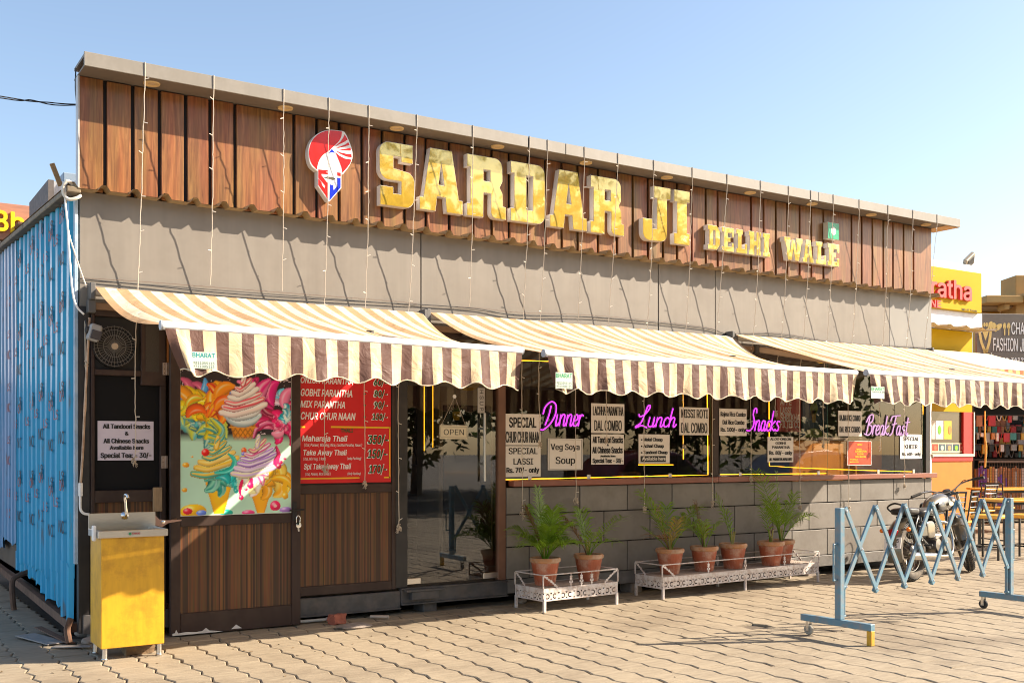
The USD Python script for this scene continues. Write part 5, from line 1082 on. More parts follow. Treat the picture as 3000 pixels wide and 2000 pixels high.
bd = sk.part('maker_badge', MB().flat(affinity.scale(Point(.222, .9025).buffer(.02), 2.3, .75), -.8545, .002), P('badge_grey', (.42, .44, .40), .3, metal=.6))
sk.part('badge_print', MB().text('DIAMOND', .205, .262, .897, .910, -.8558, .001, True), P('badge_red', (.42, .02, .03), .4), parent=bd); sk.part('badge_dot', MB().flat(Point(.192, .9015).buffer(.010), -.8557, .001), P('badge_green', (.03, .20, .08), .4), parent=bd)
sk.part('soap_holder', MB().bx(-.052, -.027, -.80, -.76, .855, .965, .006), pvc)
br = T('door_stay', 'tan steel stay bracket between the basin and the poster door', 'bracket', (.56, -.3, .93))
br.part('plate', MB().flat(Polygon([(.475, 1.015), (.49, 1.01), (.53, .965), (.60, .955), (.70, .958), (.70, .948), (.60, .935), (.55, .905), (.475, .93)]), -.34, .012), P('stay_tan', (.40, .24, .18), .45, var=.2)); br.part('bolt', MB().lathe([(.0005, .006), (.013, .004), (.015, 0)], (.56, -.341, .945), (0, -1, 0), n=16), chrome, smooth=True); br.part('arm', MB().bar((.60, -.335, .945), (.72, -.125, .95), .008, .016), rust_m)
pk = T('padlock', 'small silver padlock on the hasp between the two doors', 'padlock', (1.74, -.14, .8))
pk.part('body', MB().lathe([(.0005, -.012), (.024, -.010), (.024, .010), (.0005, .012)], (1.735, -.16, .865), (0, -1, 0), n=18), chrome, smooth=40); pk.part('shackle', MB().tube(smooth_path([(1.72, -.16, .885), (1.718, -.16, .925), (1.735, -.16, .945), (1.752, -.16, .925), (1.75, -.16, .885)], 6), .0045, 8), chrome, smooth=True); pk.part('key', MB().bar((1.735, -.16, .842), (1.74, -.16, .81), .004, .014), steel)

# ---------------------------------------------------------------- bits lying at the foot of the wall
def lump(c, r, seed, flat=1.0, sub=3):
    m = trimesh.creation.icosphere(subdivisions=sub); v = m.vertices.copy(); n = meshkit.fbm(v * 1.7 + seed * 3.1, 3, seed)[:, None]
    v = v * np.asarray(r) * (.72 + .56 * n); return MB().add(np.asarray(c) + v, m.faces)
def chunk(c, h, seed, rz_=0.3):
    m = trimesh.creation.box(extents=2 * np.asarray(h)); m = m.subdivide().subdivide().subdivide(); v = m.vertices
    v = v + .018 * (np.stack([meshkit.fbm(v * 22 + k * 7 + seed, 3, seed) for k in range(3)], -1) - .5) * 1.4
    return MB().add(v @ rotz(rz_).T + np.asarray(c), m.faces)
x, y = G(987, 1827, 0); single('broken_brick', chunk((x, y, .045), (.065, .045, .042), 3), brick_red, 'broken red brick lying by the plinth under the menu door', 'brick', smooth=50)
x, y = G(1038, 1838, 0); single('flat_stone', lump((x, y, .014), (.155, .10, .024), 5), stone_m, 'flat grey stone in front of the broken red brick', 'stone', smooth=True)
x, y = G(1110, 1812, 0); single('pipe_piece', MB().cyl((x - .06, y + .05, .02), (x + .07, y - .06, .022), .014), P('pipe_pale', (.45, .36, .28), .7, var=.2), 'short piece of pale pipe on the paving by the door step', 'pipe', smooth=40)
x, y = G(905, 1826, 0); single('conduit', MB().cyl((x - .20, y + .01, .025), (x + .17, y, .025), .012).cyl((x + .16, y, .025), (x + .20, y, .025), .018), P('conduit_grey', (.34, .33, .30), .6), 'grey conduit lying under the base beam left of the brick', 'pipe', smooth=40)
x, y = G(398, 1915, 0); single('support_stone', chunk((.30, -.62, .045), (.10, .07, .045), 8, .05), P('stone_brown', (.16, .10, .05), .8, var=.4, sc=12, bump=.3), 'brown stone block under the wash basin', 'stone', smooth=50)
for k, (px, py, s) in enumerate(((1530, 1766, .05), (2052, 1710, .03), (1895, 1716, .035), (2075, 1712, .035), (250, 1862, .08), (262, 1885, .06))):
    x, y = G(px, py, 0); single('rubble_piece', lump((x, y, s * .4), (s, s * .8, s * .55), 20 + k, sub=2), stone_m, ['grey rubble by the left leg of the short plant stand', 'pale rubble under the long plant stand, middle', 'pale rubble under the long plant stand, left end', 'pale crumb beside the middle leg of the long plant stand', 'grey rubble at the blue corner behind the basin', 'grey crumb at the left foot of the basin'][k], 'rubble', smooth=True)
mp = P('tin_grey', (.22, .20, .19), .5, metal=.3, var=.3, sc=9)
for k, (p, q, w, lb) in enumerate((((-.18, .7, .05), (-.05, -.02, .012), .06, 'rusty steel angle lying along the blue wall'), ((-.30, .55, .02), (-.14, .05, .01), .16, 'grey tin sheet scrap on the ground by the blue wall'), ((-.20, -.10, .012), (.05, -.26, .02), .07, 'bent tin strip at the foot of the dark corner'))):
    single('metal_scrap', MB().bar(p, q, w, .008, c=.002), mp if k else rust_m, lb, 'scrap metal')
single('rusty_bracket', MB().tube(smooth_path([(-.05, .02, .20), (-.08, .0, .12), (-.07, -.03, .02)], 5), .025, 8), rust_m, 'rusty curved bracket at the foot of the corner', 'bracket')
single('rusty_bracket', MB().tube(smooth_path([(-.02, 2.3, .34), (-.16, 2.25, .28), (-.17, 2.2, .10), (-.16, 2.2, .0)], 5), .026, 8), rust_m, 'rusty curved bracket further back under the blue wall', 'bracket')
# ---------------------------------------------------------------- plant stands, pots and palms
def scroll_poly(L, h, n):
    """cut-out scroll band: a strip with C-shaped slots"""
    base = sbox(0, 0, L, h); cut = []
    for k in range(n):
        cx_ = (k + .5) * L / n; s = 1 if k % 2 == 0 else -1; r = h * .30
        a = np.linspace(-2.2, 2.2, 10) + (0 if s > 0 else PI)
        c = LineString([(cx_ + s * .12 * r + r * math.cos(t), h / 2 + r * math.sin(t)) for t in a]).buffer(h * .075, 2)
        cut.append(c); cut.append(Polygon([(cx_ - L / n * .66, h * .97), (cx_ - L / n * .34, h * .97), (cx_ - L / n * .5, h * .72)])); cut.append(Polygon([(cx_ - L / n * .66, h * .03), (cx_ - L / n * .34, h * .03), (cx_ - L / n * .5, h * .28)]))
    return base.difference(unary_union(cut)).simplify(.0008)
def ornament(h):
    c = [Point(0, h * .15).buffer(h * .10, 3), Point(-h * .09, h * .36).buffer(h * .11, 3), Point(h * .09, h * .36).buffer(h * .11, 3), Point(0, h * .62).buffer(h * .13, 3), Point(-h * .08, h * .78).buffer(h * .06, 3), Point(h * .08, h * .78).buffer(h * .06, 3), sbox(-h * .03, 0, h * .03, h)]
    return unary_union(c).difference(affinity.scale(Point(0, h * .40).buffer(h * .07, 3), .7, 1.2))
def corner_orn(w, h, flip=1):
    pts = [(.06, .92), (.22, .82), (.36, .66), (.52, .52), (.66, .36), (.80, .20), (.92, .08)]
    c = [Point(flip * w * x, h * z).buffer(h * (.115 if k % 2 else .085), 3) for k, (x, z) in enumerate(pts)]
    return unary_union(c + [LineString([(flip * w * x, h * z) for x, z in pts]).buffer(h * .05, 2)])
def stand(name, label, x, y, rz_, L, D, mids):
    th = T(name, label, 'plant stand', (x, y, 0), None, rz=rz_, local=True)
    zb_, zm, zr = .108, .222, .350
    for lx in [0, L] + mids:
        for ly in (0, D):
            th.part('leg', MB().bx(lx - .014 + (.014 if lx == 0 else -.014 if lx == L else 0), lx + .014 + (.014 if lx == 0 else -.014 if lx == L else 0), ly - .012, ly + .012, -.002, zb_ + .01, .003), stand_m)
    for ly in (0, D):
        f = -1 if ly == 0 else 1
        p = th.part('side_band', MB().bx(0, L, ly - .004, ly + .004, .180, zm, .002).bx(0, L, ly - .005, ly + .005, zb_ - .006, zb_ + .006, .002), stand_m)
        m = MB().flat(scroll_poly(L, .070, int(L / .085)), 0, .004).move(t=(0, ly - .002, zb_ + .003)); th.part('scroll_panel', m, stand_m, parent=p)
    for lx in (0, L):
        p = th.part('end_band', MB().bx(lx - .004, lx + .004, .004, D - .004, .180, zm, .002).bx(lx - .005, lx + .005, .004, D - .004, zb_ - .006, zb_ + .006, .002), stand_m)
        m = MB().flat(scroll_poly(D, .070, max(int(D / .085), 2)), 0, .004).move(rotz(PI / 2), (lx + .002, 0, zb_ + .003)); th.part('scroll_panel', m, stand_m, parent=p)
    rail = MB()
    for ly in (0, D): rail.bx(0, L, ly - .005, ly + .005, zr - .010, zr, .002)
    for lx in (0, L): rail.bx(lx - .005, lx + .005, .005, D - .005, zr - .010, zr, .002)
    for lx in (0, L):
        for ly in (0, D): rail.bx(lx - .006, lx + .006, ly - .006, ly + .006, zm, zr - .01, .001)
    th.part('guard_rail', rail, stand_m)
    k = int(D / .030)
    for i in range(k): th.part('slat', MB().bx(.005, L - .005, .012 + i * .030, .025 + i * .030, zm - .010, zm - .002, .002), slat_m)
    hh = zr - .010 - zm
    def place(poly, lx, ly): return MB().flat(poly, 0, .004).move(t=(lx, ly - .002, zm))
    for lx in ([L / 2 - .13, L / 2, L / 2 + .13] if not mids else [L * .27, L * .5, L * .76]): th.part('ornament', place(ornament(hh), lx, 0), stand_m)
    th.part('ornament', place(ornament(hh), L / 2, D), stand_m)
    for ly in (0,):
        th.part('corner_scroll', place(corner_orn(.17, hh), .006, ly), stand_m); th.part('corner_scroll', place(corner_orn(.17, hh, -1), L - .006, ly), stand_m)
    for lx in (0, L): th.part('corner_scroll', MB().flat(corner_orn(.15, hh), 0, .004).move(rotz(-PI / 2), (lx + .002, D - .004, zm)), stand_m)
    return th
stand('plant_stand', 'short white scrollwork plant stand holding two pots by the door', 3.924, -.655, math.radians(4.2), .93, .43, [])
stand('plant_stand', 'long white scrollwork plant stand holding five pots under the windows', 5.431, -.575, math.radians(3.2), 2.46, .40, [1.23])
def pot(label, x, y, R, H, seed, plant, rim=True, dark=False):
    r = np.random.default_rng(seed)
    th = T('potted_plant', label, 'potted plant', (x, y, .222), None, rz=r.uniform(0, 1), local=True)
    prof = [(.0005, 0), (R * .66, 0), (R * .68, .008), (R * .96, H * .82)]
    th.part('pot', MB().lathe(prof + [(R * .96, H * .83)], n=64, ribs=26 if rim else 0, ribd=.012), terr, smooth=35)
    th.part('rim', MB().lathe([(R * .955, H * .82), (R * 1.06, H * .86), (R * 1.08, H * .95), (R * 1.02, H), (R * .93, H), (R * .90, H * .90)], n=48), terr_rim, smooth=40)
    th.part('soil', MB().lathe([(.0005, H * .90), (R * .5, H * .91), (R * .91, H * .885)], n=24), soil)
    for k, (ang, lean, L, droop, n, w, mat) in enumerate(plant):
        if seed > 1: L *= 1.14; n = int(n * .8); lean *= 1.1; droop *= 1.15
        a = math.radians(ang); m = MB(); pts = []
        d = np.array([math.cos(a), math.sin(a), 0])
        N = 16
        for i in range(N + 1):
            t = i / N; pts.append(d * (r.uniform(.01, .02) * 0 + .015 + L * lean * t ** 1.25) + np.array([0, 0, H * .88 + L * (t * (1 - .25 * lean) - droop * t ** 2.6)]))
        pts = np.array(pts); m.tube(pts, np.linspace(.0065, .0016, N + 1), 5)
        side0 = np.cross([0, 0, 1.0], d)
        for i in range(n):
            t = .30 + .70 * (i + r.uniform(-.2, .2)) / n; t = min(max(t, .25), .995); q = np.array([np.interp(t, np.linspace(0, 1, N + 1), pts[:, c]) for c in range(3)])
            q2 = np.array([np.interp(min(t + .04, 1), np.linspace(0, 1, N + 1), pts[:, c]) for c in range(3)]); tg = q2 - np.array([np.interp(t - .04, np.linspace(0, 1, N + 1), pts[:, c]) for c in range(3)]); tg /= np.linalg.norm(tg)
            for s_ in (-1, 1):
                ll = w * (.55 + .9 * math.sin(PI * min(.12 + (t - .28) * 1.05, 1) ** .9)) * r.uniform(.85, 1.12)
                dr = tg * r.uniform(.55, .85) + s_ * side0 * r.uniform(.65, .95) + np.array([0, 0, r.uniform(.0, .35)]); dr /= np.linalg.norm(dr)
                up = np.cross(dr, tg * s_); up = up / np.linalg.norm(up); wd = np.cross(dr, up); wd = wd / np.linalg.norm(wd) * .0062
                e1 = q + dr * ll * .5 + [0, 0, .004]; e2 = q + dr * ll + np.array([0, 0, -.26 * ll])
                m.add([q - wd * .5, q + wd * .5, e1 + wd, e1 - wd, e2], [[0, 1, 2], [0, 2, 3], [3, 2, 4]])
        th.part('frond', m, mat)
    m = MB()
    for k in range(3): m.tube([(r.uniform(-.02, .02), r.uniform(-.02, .02), H * .88), (r.uniform(-.03, .03), r.uniform(-.03, .03), H * .88 + .16)], [.009, .006], 6)
    if plant: th.part('stem', m, P('palm_stem', (.30, .26, .06), .5, var=.3, sc=20) if 'palm_stem' not in _mats else _mats['palm_stem'])
    return th
g, yl_, bn = palm_g, palm_y, palm_b
bushy = [(a, l, L, dr, 22, .17, g) for a, l, L, dr in ((10, .35, .62, .15), (60, .25, .58, .1), (105, .55, .52, .3), (150, .6, .48, .35), (185, .75, .46, .45), (215, .5, .55, .25), (250, .7, .40, .4), (290, .45, .5, .2), (320, .75, .42, .45), (345, .55, .55, .3), (80, .1, .75, .05), (20, .8, .38, .5), (230, .3, .62, .15), (130, .3, .6, .1), (270, .35, .45, .5))]
bushy[10] = (80, .10, .75, .05, 22, .12, g); bushy[13] = (130, .3, .6, .1, 22, .17, bn)
pot('bushy green palm in a ribbed terracotta pot on the short stand, left', 4.10, -.43, .138, .262, 1, bushy)
pot('open palm with one far-reaching frond in the right pot of the short stand', 4.66, -.37, .138, .262, 2, [(5, .85, .62, .22, 18, .14, g), (150, .45, .48, .12, 20, .15, bn), (60, .3, .5, .1, 18, .14, g), (350, .75, .36, .45, 10, .17, g), (230, .5, .35, .2, 12, .13, g), (100, .2, .45, .05, 16, .12, g)])
pot('tall palm with yellowing fronds in the leftmost pot of the long stand', 5.72, -.36, .140, .262, 3, [(170, .40, .66, .06, 24, .17, g), (10, .65, .66, .2, 24, .16, g), (200, .8, .42, .38, 12, .14, bn), (60, .2, .5, .1, 18, .14, g), (250, .35, .38, .1, 14, .12, yl_), (320, .45, .40, .25, 14, .12, g), (140, .7, .3, .1, 10, .12, g), (100, .25, .44, .0, 14, .12, yl_)])
pot('small palm with a browned frond in the second pot of the long stand', 6.20, -.36, .140, .262, 4, [(100, .15, .46, .02, 16, .13, bn), (40, .55, .42, .18, 18, .13, g), (0, .75, .38, .25, 16, .14, yl_), (170, .4, .36, .12, 14, .12, g), (280, .35, .36, .2, 14, .12, g), (60, .25, .40, .05, 14, .12, g)])
pot('peeling pot with one thin sprouting palm, middle of the long stand', 6.64, -.34, .142, .270, 5, [(115, .25, .62, .12, 12, .14, g), (60, .06, .26, 0, 4, .06, g), (30, .25, .52, .25, 8, .10, g)])
pot('nearly bare terracotta pot in front of the tallest palm', 7.20, -.36, .142, .268, 6, [(160, .25, .44, .1, 9, .12, g), (20, .15, .2, .1, 5, .05, bn)])
pot('tallest palm with long arching fronds at the right of the long stand', 7.46, -.27, .142, .268, 7, [(165, .55, 1.02, .12, 26, .19, g), (175, .70, .70, .18, 24, .18, g), (350, .75, .70, .42, 26, .19, g), (20, .50, .58, .2, 22, .16, g), (80, .05, .74, .0, 10, .10, g), (300, .55, .52, .3, 18, .15, g), (140, .3, .55, .1, 18, .14, g), (330, .3, .6, .1, 20, .14, g)])

# ---------------------------------------------------------------- expanding barrier
A_, B_ = np.array([5.095, -3.09]), np.array([7.60, -2.95])
brr = T('barrier', 'light blue expanding lattice barrier on castor feet in front of the motorcycle', 'barrier', (6.3, -3.0, 0))
u = (B_ - A_) / np.linalg.norm(B_ - A_); nrm = np.array([u[1], -u[0]])
def at(s, off, z): p = A_ + u * s + nrm * off; return np.array([p[0], p[1], z])
LB_ = np.linalg.norm(B_ - A_)
AX = np.array([[u[0], u[1], 0], [nrm[0], nrm[1], 0], [0, 0, 1.0]])
for s_, nm in ((0, 'left'), (LB_, 'right')):
    zt_ = 1.045 if s_ == 0 else 1.058
    po = brr.part('post', MB().obx(at(s_, 0, (zt_ + .166) / 2), AX, (.028, .028, (zt_ - .166) / 2), .004), blue_bar)
    side = -1 if s_ == 0 else 1
    c0 = at(s_ + side * .028, 0, .62); o = np.array([u[0], u[1], 0]) * side
    brr.part('grip', MB().tube(smooth_path([c0 + [0, 0, .14], c0 + o * .045 + [0, 0, .14], c0 + o * .05 + [0, 0, .12], c0 + o * .05 - [0, 0, .12], c0 + o * .045 - [0, 0, .14], c0 - [0, 0, .14]], 4), .007, 8), blue_bar, smooth=True, parent=po)
    f = brr.part('foot_bar', MB().obx(at(s_, -.03 if s_ == 0 else .05, .140), AX, (.028, .335, .026), .004), blue_bar)
    e0, e1 = (.285, -.30) if s_ == 0 else (.36, -.255)
    pe = at(s_, e0, 0); brr.part('foot', MB().obx(pe + [0, 0, .056], AX, (.022, .022, .057), .003), yel_tip, parent=f)
    w = at(s_, e1, .045)
    brr.part('castor', MB().torus(w, (u[0], u[1], 0), .030, .015, 24, 8).cyl(w - [.012 * u[0], .012 * u[1], 0], w + [.012 * u[0], .012 * u[1], 0], .030), P('castor_grey', (.30, .27, .22), .6, var=.2) if s_ == 0 else rubber, smooth=40)
    brr.part('castor_fork', MB().obx(w + np.r_[u * .022, .03], AX, (.003, .014, .042), .002).obx(w + np.r_[-u * .022, .03], AX, (.003, .014, .042), .002).obx(w + [0, 0, .073], AX, (.026, .018, .005), .002), steel, parent=f)
    sr = at(s_ - side * .06, .012, .42)
    brr.part('slide_rail', MB().obx(at(s_ - side * .052, .0, .30), AX, (.003, .014, .115), .001).obx(at(s_ - side * .042, 0, .415), AX, (.016, .02, .008), .002).obx(at(s_ - side * .042, 0, .19), AX, (.016, .02, .008), .002), blue_bar, parent=po)
s0, s1_ = .062, LB_ - .062; nc = 6; step = (s1_ - s0) / nc
zt_, zb_ = 1.030, .385
def zlo(k): return .405 - (.045 if 0 < k < nc else 0) + .004 * k
for k in range(nc):
    a = at(s0 + k * step, .013, zt_ + .002 * k); b = at(s0 + (k + 1) * step, .013, zlo(k + 1)); brr.part('lattice_bar', MB().obx((a + b) / 2, [(b - a) / np.linalg.norm(b - a), np.array([nrm[0], nrm[1], 0]), np.cross((b - a) / np.linalg.norm(b - a), [nrm[0], nrm[1], 0])], (np.linalg.norm(b - a) / 2 + .02, .009, .019), .002), blue_bar)
    a = at(s0 + k * step, -.0075, zlo(k)); b = at(s0 + (k + 1) * step, -.0075, zt_ + .002 * k); brr.part('lattice_bar', MB().obx((a + b) / 2, [(b - a) / np.linalg.norm(b - a), np.array([nrm[0], nrm[1], 0]), np.cross((b - a) / np.linalg.norm(b - a), [nrm[0], nrm[1], 0])], (np.linalg.norm(b - a) / 2 + .02, .009, .019), .002), blue_bar)
rv = lambda p: brr.part('rivet', MB().lathe([(.0003, .007), (.005, .006), (.008, 0)], p, (nrm[0], nrm[1], 0), n=10), chrome)
for k in range(nc + 1):
    rv(at(s0 + k * step, .022, zt_ + .002 * k - .012)); rv(at(s0 + k * step, .022, zlo(k) + .012))
    if k < nc: rv(at(s0 + (k + .5) * step, .022, (zt_ + zlo(k) / 2 + zlo(k + 1) / 2) / 2))

# ---------------------------------------------------------------- motorcycle (x forward, y left, wheels on z = 0)
mo = T('motorcycle', 'parked silver and black classic motorcycle leaning behind the blue barrier', 'motorcycle', (8.83, -.98, 0), local=True, rz=math.radians(10.5))
LEAN = rotx(math.radians(-6))
SA = np.array([-.25, 0, .625]); SA /= np.linalg.norm(SA); SO = np.array([1.40, 0, .345]); SK = math.radians(33)
_K = np.array([[0, -SA[2], SA[1]], [SA[2], 0, -SA[0]], [-SA[1], SA[0], 0]])
STEER = np.eye(3) + math.sin(SK) * _K + (1 - math.cos(SK)) * _K @ _K
def mp_(name, m, mat, smooth=40, parent=None):
    v = np.vstack(m.v)
    if name in ('front_fender', 'fork_leg', 'triple_clamp', 'headlight', 'headlight_lens', 'instruments', 'handlebar', 'grip', 'lever', 'brake_cable') or (parent and 'front_wheel' in parent) or name == 'front_wheel':
        m.move(STEER, SO - STEER @ SO)
    return mo.part(name, m.move(LEAN), mat, smooth, parent)
WB, R1, R2 = 1.40, .335, .345
def wheel(x, R, w, nm):
    c = (x, 0, R); p = mp_(nm, MB().torus(c, (0, 1, 0), R - w, w, 48, 12, 1.02), rubber_d, True)
    tr = MB()
    for k in range(56):
        a = k / 56 * 2 * PI; rad = np.array([math.cos(a), 0, math.sin(a)]); tg = np.array([-math.sin(a), 0, math.cos(a)])
        for s_ in (-1, 0, 1): tr.obx(np.array(c) + rad * (R - w + w * math.cos(s_ * .8) + .001) + [0, s_ * w * .72, 0], [tg, np.array([0, math.cos(s_ * .8), 0]) - 0 * rad + rad * -math.sin(s_ * .8), np.cross(tg, np.array([0, math.cos(s_ * .8), 0]) + rad * -math.sin(s_ * .8))], (.011, w * .26, .004))
    mp_('tread', tr, rubber, False, p)
    mp_('rim', MB().torus(c, (0, 1, 0), R - 2 * w + .004, .012, 48, 8, 2.4), bike_chrome, True, p)
    hb = MB().lathe([(.0005, -.07), (.04, -.07), (.075, -.05), (.075, .05), (.04, .07), (.0005, .07)], c, (0, 1, 0), n=24); mp_('hub', hb, engine_m, 40, p)
    sp = MB()
    for k in range(36):
        a = k / 36 * 2 * PI; b = a + (.5 if k % 2 else -.5); s_ = .05 if k % 4 < 2 else -.05
        sp.tube([(x + .07 * math.cos(b), s_, R + .07 * math.sin(b)), (x + (R - 2 * w) * math.cos(a), 0, R + (R - 2 * w) * math.sin(a))], .0024, 4)
    mp_('spokes', sp, bike_chrome, False, p)
wheel(0, R1, .058, 'rear_wheel'); wheel(WB, R2, .050, 'front_wheel')
def fender(x, z, R, w, a0, a1, nm, mat):
    n, k = 20, 7; Pt = []
    for i in range(n + 1):
        a = math.radians(a0 + (a1 - a0) * i / n); Pt.append([[x + (R - .028 * abs(2 * j / k - 1) ** 2.5) * math.cos(a), w * (2 * j / k - 1), z + (R - .028 * abs(2 * j / k - 1) ** 2.5) * math.sin(a)] for j in range(k + 1)])
    Pt = np.array(Pt); m = MB().grid(Pt); m.grid(Pt[::-1] - 0.002)
    return mp_(nm, m, mat, True)
fender(0, R1 + .03, .385, .088, 20, 200, 'rear_fender', tank_m); fender(WB, R2 + .01, .375, .070, 15, 175, 'front_fender', tank_m)
# fuel tank
tk = trimesh.creation.icosphere(subdivisions=4); v = tk.vertices.copy()
tx = v[:, 0]; v2 = np.c_[.30 * tx, .125 * v[:, 1] * (1.0 + .25 * tx), .135 * v[:, 2] * (1 + .22 * tx)]; v2[:, 2] = np.where(v2[:, 2] < -.05, -.05 + (v2[:, 2] + .05) * .5, v2[:, 2])
tkp = mp_('fuel_tank', MB().add(v2 @ roty(math.radians(-6)).T + [.78, 0, .84], tk.faces), tank_m, True)
mp_('knee_pad', MB().ball((.70, -.112, .83), (.10, .022, .06), 2), bike_blk, True, tkp); mp_('knee_pad', MB().ball((.70, .112, .83), (.10, .022, .06), 2), bike_blk, True, tkp)
mp_('tank_cap', MB().lathe([(.0005, .02), (.03, .018), (.034, 0)], (.80, 0, .965), n=18), bike_chrome, 40, tkp)
mp_('tank_badge', MB().flat(affinity.scale(Point(0, 0).buffer(.04), 1.5, .7), 0, .003).move(t=(.88, -.151, .85)), bike_chrome, 40, tkp)
# seats
def pad(cx_, cz_, L, w, h, tilt, seed):
    m = trimesh.creation.icosphere(subdivisions=4); v = m.vertices; e = np.sign(v) * np.abs(v) ** .62
    return MB().add((e * [L, w, h]) @ roty(tilt).T + [cx_, 0, cz_], m.faces)
mp_('rider_seat', pad(.36, .775, .21, .145, .05, math.radians(-4), 1), seat_m, True); mp_('pillion_seat', pad(.0, .80, .19, .12, .045, math.radians(3), 2), seat_m, True)
bk_ = MB().tube(smooth_path([(-.12, -.10, .80), (-.21, -.10, .86), (-.23, 0, .90), (-.21, .10, .86), (-.12, .10, .80)], 6), .011, 8); mp_('grab_rail', bk_, bike_blk, True)
# frame
fr_ = MB()
for pts in ([(1.13, 0, .90), (.95, 0, .76), (.55, 0, .73), (.10, 0, .74), (-.20, 0, .74)], [(1.10, 0, .84), (1.0, 0, .55), (.92, 0, .30)], [(.42, .0, .72), (.40, 0, .40), (.30, 0, .30)], [(.92, -.09, .24), (.30, -.10, .24), (0, -.11, R1)], [(.92, .09, .24), (.30, .10, .24), (0, .11, R1)], [(.92, 0, .30), (.6, 0, .235), (.30, 0, .27)], [(.10, -.10, .74), (-.02, -.12, .58), (.30, -.11, .36)], [(.10, .10, .74), (-.02, .12, .58), (.30, .11, .36)]): fr_.tube(smooth_path(pts, 5), .016, 8)
mp_('frame', fr_, bike_blk, True)
# engine with cooling fins, cases, air box
en = MB().obx((.62, 0, .40), np.eye(3), (.17, .11, .12), .03).lathe([(.0005, -.16), (.10, -.155), (.125, -.12), (.125, .12), (.10, .155), (.0005, .16)], (.66, 0, .37), (0, 1, 0), n=28).lathe([(.0005, -.15), (.075, -.14), (.085, -.1), (.085, .1), (.075, .14), (.0005, .15)], (.47, 0, .38), (0, 1, 0), n=24)
ep = mp_('engine', en, engine_m)
fi = MB()
for k in range(9): fi.bx(.64 - .075, .64 + .085, -.088, .088, .50 + k * .020, .508 + k * .020, .002)
fi.bx(.62, .66, -.05, .05, .49, .70)
mp_('cylinder_fins', fi, engine_m, False, ep); mp_('rocker_cover', MB().obx((.645, 0, .70), np.eye(3), (.07, .06, .025), .015), engine_m, 40, ep)
mp_('carburettor', MB().cyl((.50, -.02, .58), (.56, -.02, .58), .03).cyl((.42, -.02, .58), (.50, -.02, .58), .038), engine_m, 40, ep)
sb = MB()
for s_ in (-1, 1):
    m = trimesh.creation.icosphere(subdivisions=3); e = np.sign(m.vertices) * np.abs(m.vertices) ** .7; sb.add(e * [.11, .018, .10] + [.33, s_ * .125, .57], m.faces)
mp_('side_panel', sb, tank_m, True)
# exhaust
ex = mp_('exhaust_pipe', MB().tube(smooth_path([(.70, -.05, .64), (.82, -.09, .62), (.86, -.12, .48), (.80, -.14, .30), (.66, -.15, .245), (.40, -.155, .255)], 8), .021, 12), bike_chrome, True)
mp_('muffler', MB().tube([(.40, -.155, .255), (.34, -.157, .258), (.30, -.158, .262), (-.25, -.17, .30), (-.30, -.17, .303), (-.31, -.17, .304)], [.022, .032, .042, .050, .044, .02], 18), bike_chrome, 40, ex)
# suspension
for s_ in (-1, 1):
    q = MB().cyl((.02, s_ * .13, R1 + .06), (.12, s_ * .12, .72), .012)
    for k in range(13):
        t = .18 + k * .055; q.torus((.02 + .10 * t, s_ * (.13 - .01 * t), R1 + .06 + (.72 - R1 - .06) * t), (.26, 0, 1), .026, .0055, 16, 6)
    mp_('shock_absorber', q, bike_blk, True)
    mp_('fork_leg', MB().cyl((WB - .005, s_ * .095, R2), (WB - .17, s_ * .095, .70), .026).cyl((WB - .17, s_ * .095, .70), (1.145, s_ * .095, .97), .020), bike_chrome)
    mp_('turn_signal', MB().ball((-.28, s_ * .16, .60), (.03, .025, .025), 2), P('amber', (.70, .16, .01), .2) if 'amber' not in _mats else _mats['amber'], True)
    mp_('signal_stalk', MB().cyl((-.27, 0, .60), (-.28, s_ * .14, .60), .008), bike_blk)
mp_('triple_clamp', MB().obx((1.155, 0, .955), np.eye(3), (.035, .125, .014), .006).obx((1.205, 0, .80), np.eye(3), (.035, .12, .014), .006), bike_blk)
hl = mp_('headlight', MB().lathe([(.0005, -.13), (.05, -.12), (.085, -.06), (.095, .0), (.095, .01)], (1.34, 0, .865), (1, 0, 0), n=28), tank_m, True)
mp_('headlight_lens', MB().lathe([(.095, .0), (.088, .012), (.05, .022), (.0005, .026)], (1.352, 0, .865), (1, 0, 0), n=28), bike_chrome, True, hl)
mp_('instruments', MB().lathe([(.0005, .05), (.048, .048), (.052, .03), (.045, 0), (.0005, 0)], (1.24, .0, .975), (-.5, 0, .86), n=22), bike_blk)
hb_ = MB().tube(smooth_path([(1.00, -.40, 1.045), (1.06, -.30, 1.06), (1.14, -.18, 1.05), (1.16, -.08, 1.0), (1.16, 0, .985), (1.16, .08, 1.0), (1.14, .18, 1.05), (1.06, .30, 1.06), (1.00, .40, 1.045)], 6), .011, 8); h_ = mp_('handlebar', hb_, bike_chrome, True)
for s_ in (-1, 1):
    mp_('grip', MB().cyl((1.052, s_ * .31, 1.058), (.985, s_ * .43, 1.042), .018), rubber, 40, h_)
    mp_('lever', MB().tube(smooth_path([(1.09, s_ * .27, 1.055), (1.11, s_ * .33, 1.05), (1.05, s_ * .45, 1.035)], 4), .006, 6), bike_blk, True, h_)
    mp_('brake_cable', MB().tube(smooth_path([(1.09, s_ * .26, 1.05), (1.20, s_ * .22, 1.08), (1.28, s_ * .10, .98), (1.22, s_ * .05, .80)], 5), .005, 5), rubber, True, h_)
tl = mp_('tail_light', MB().obx((-.325, 0, .575), np.eye(3), (.035, .055, .04), .02), P('tail_red', (.30, .008, .01), .15, coat=.5))
pt = mp_('number_plate', MB().obx((-.365, 0, .455), roty(math.radians(18)).T, (.004, .10, .065), .001), paper)
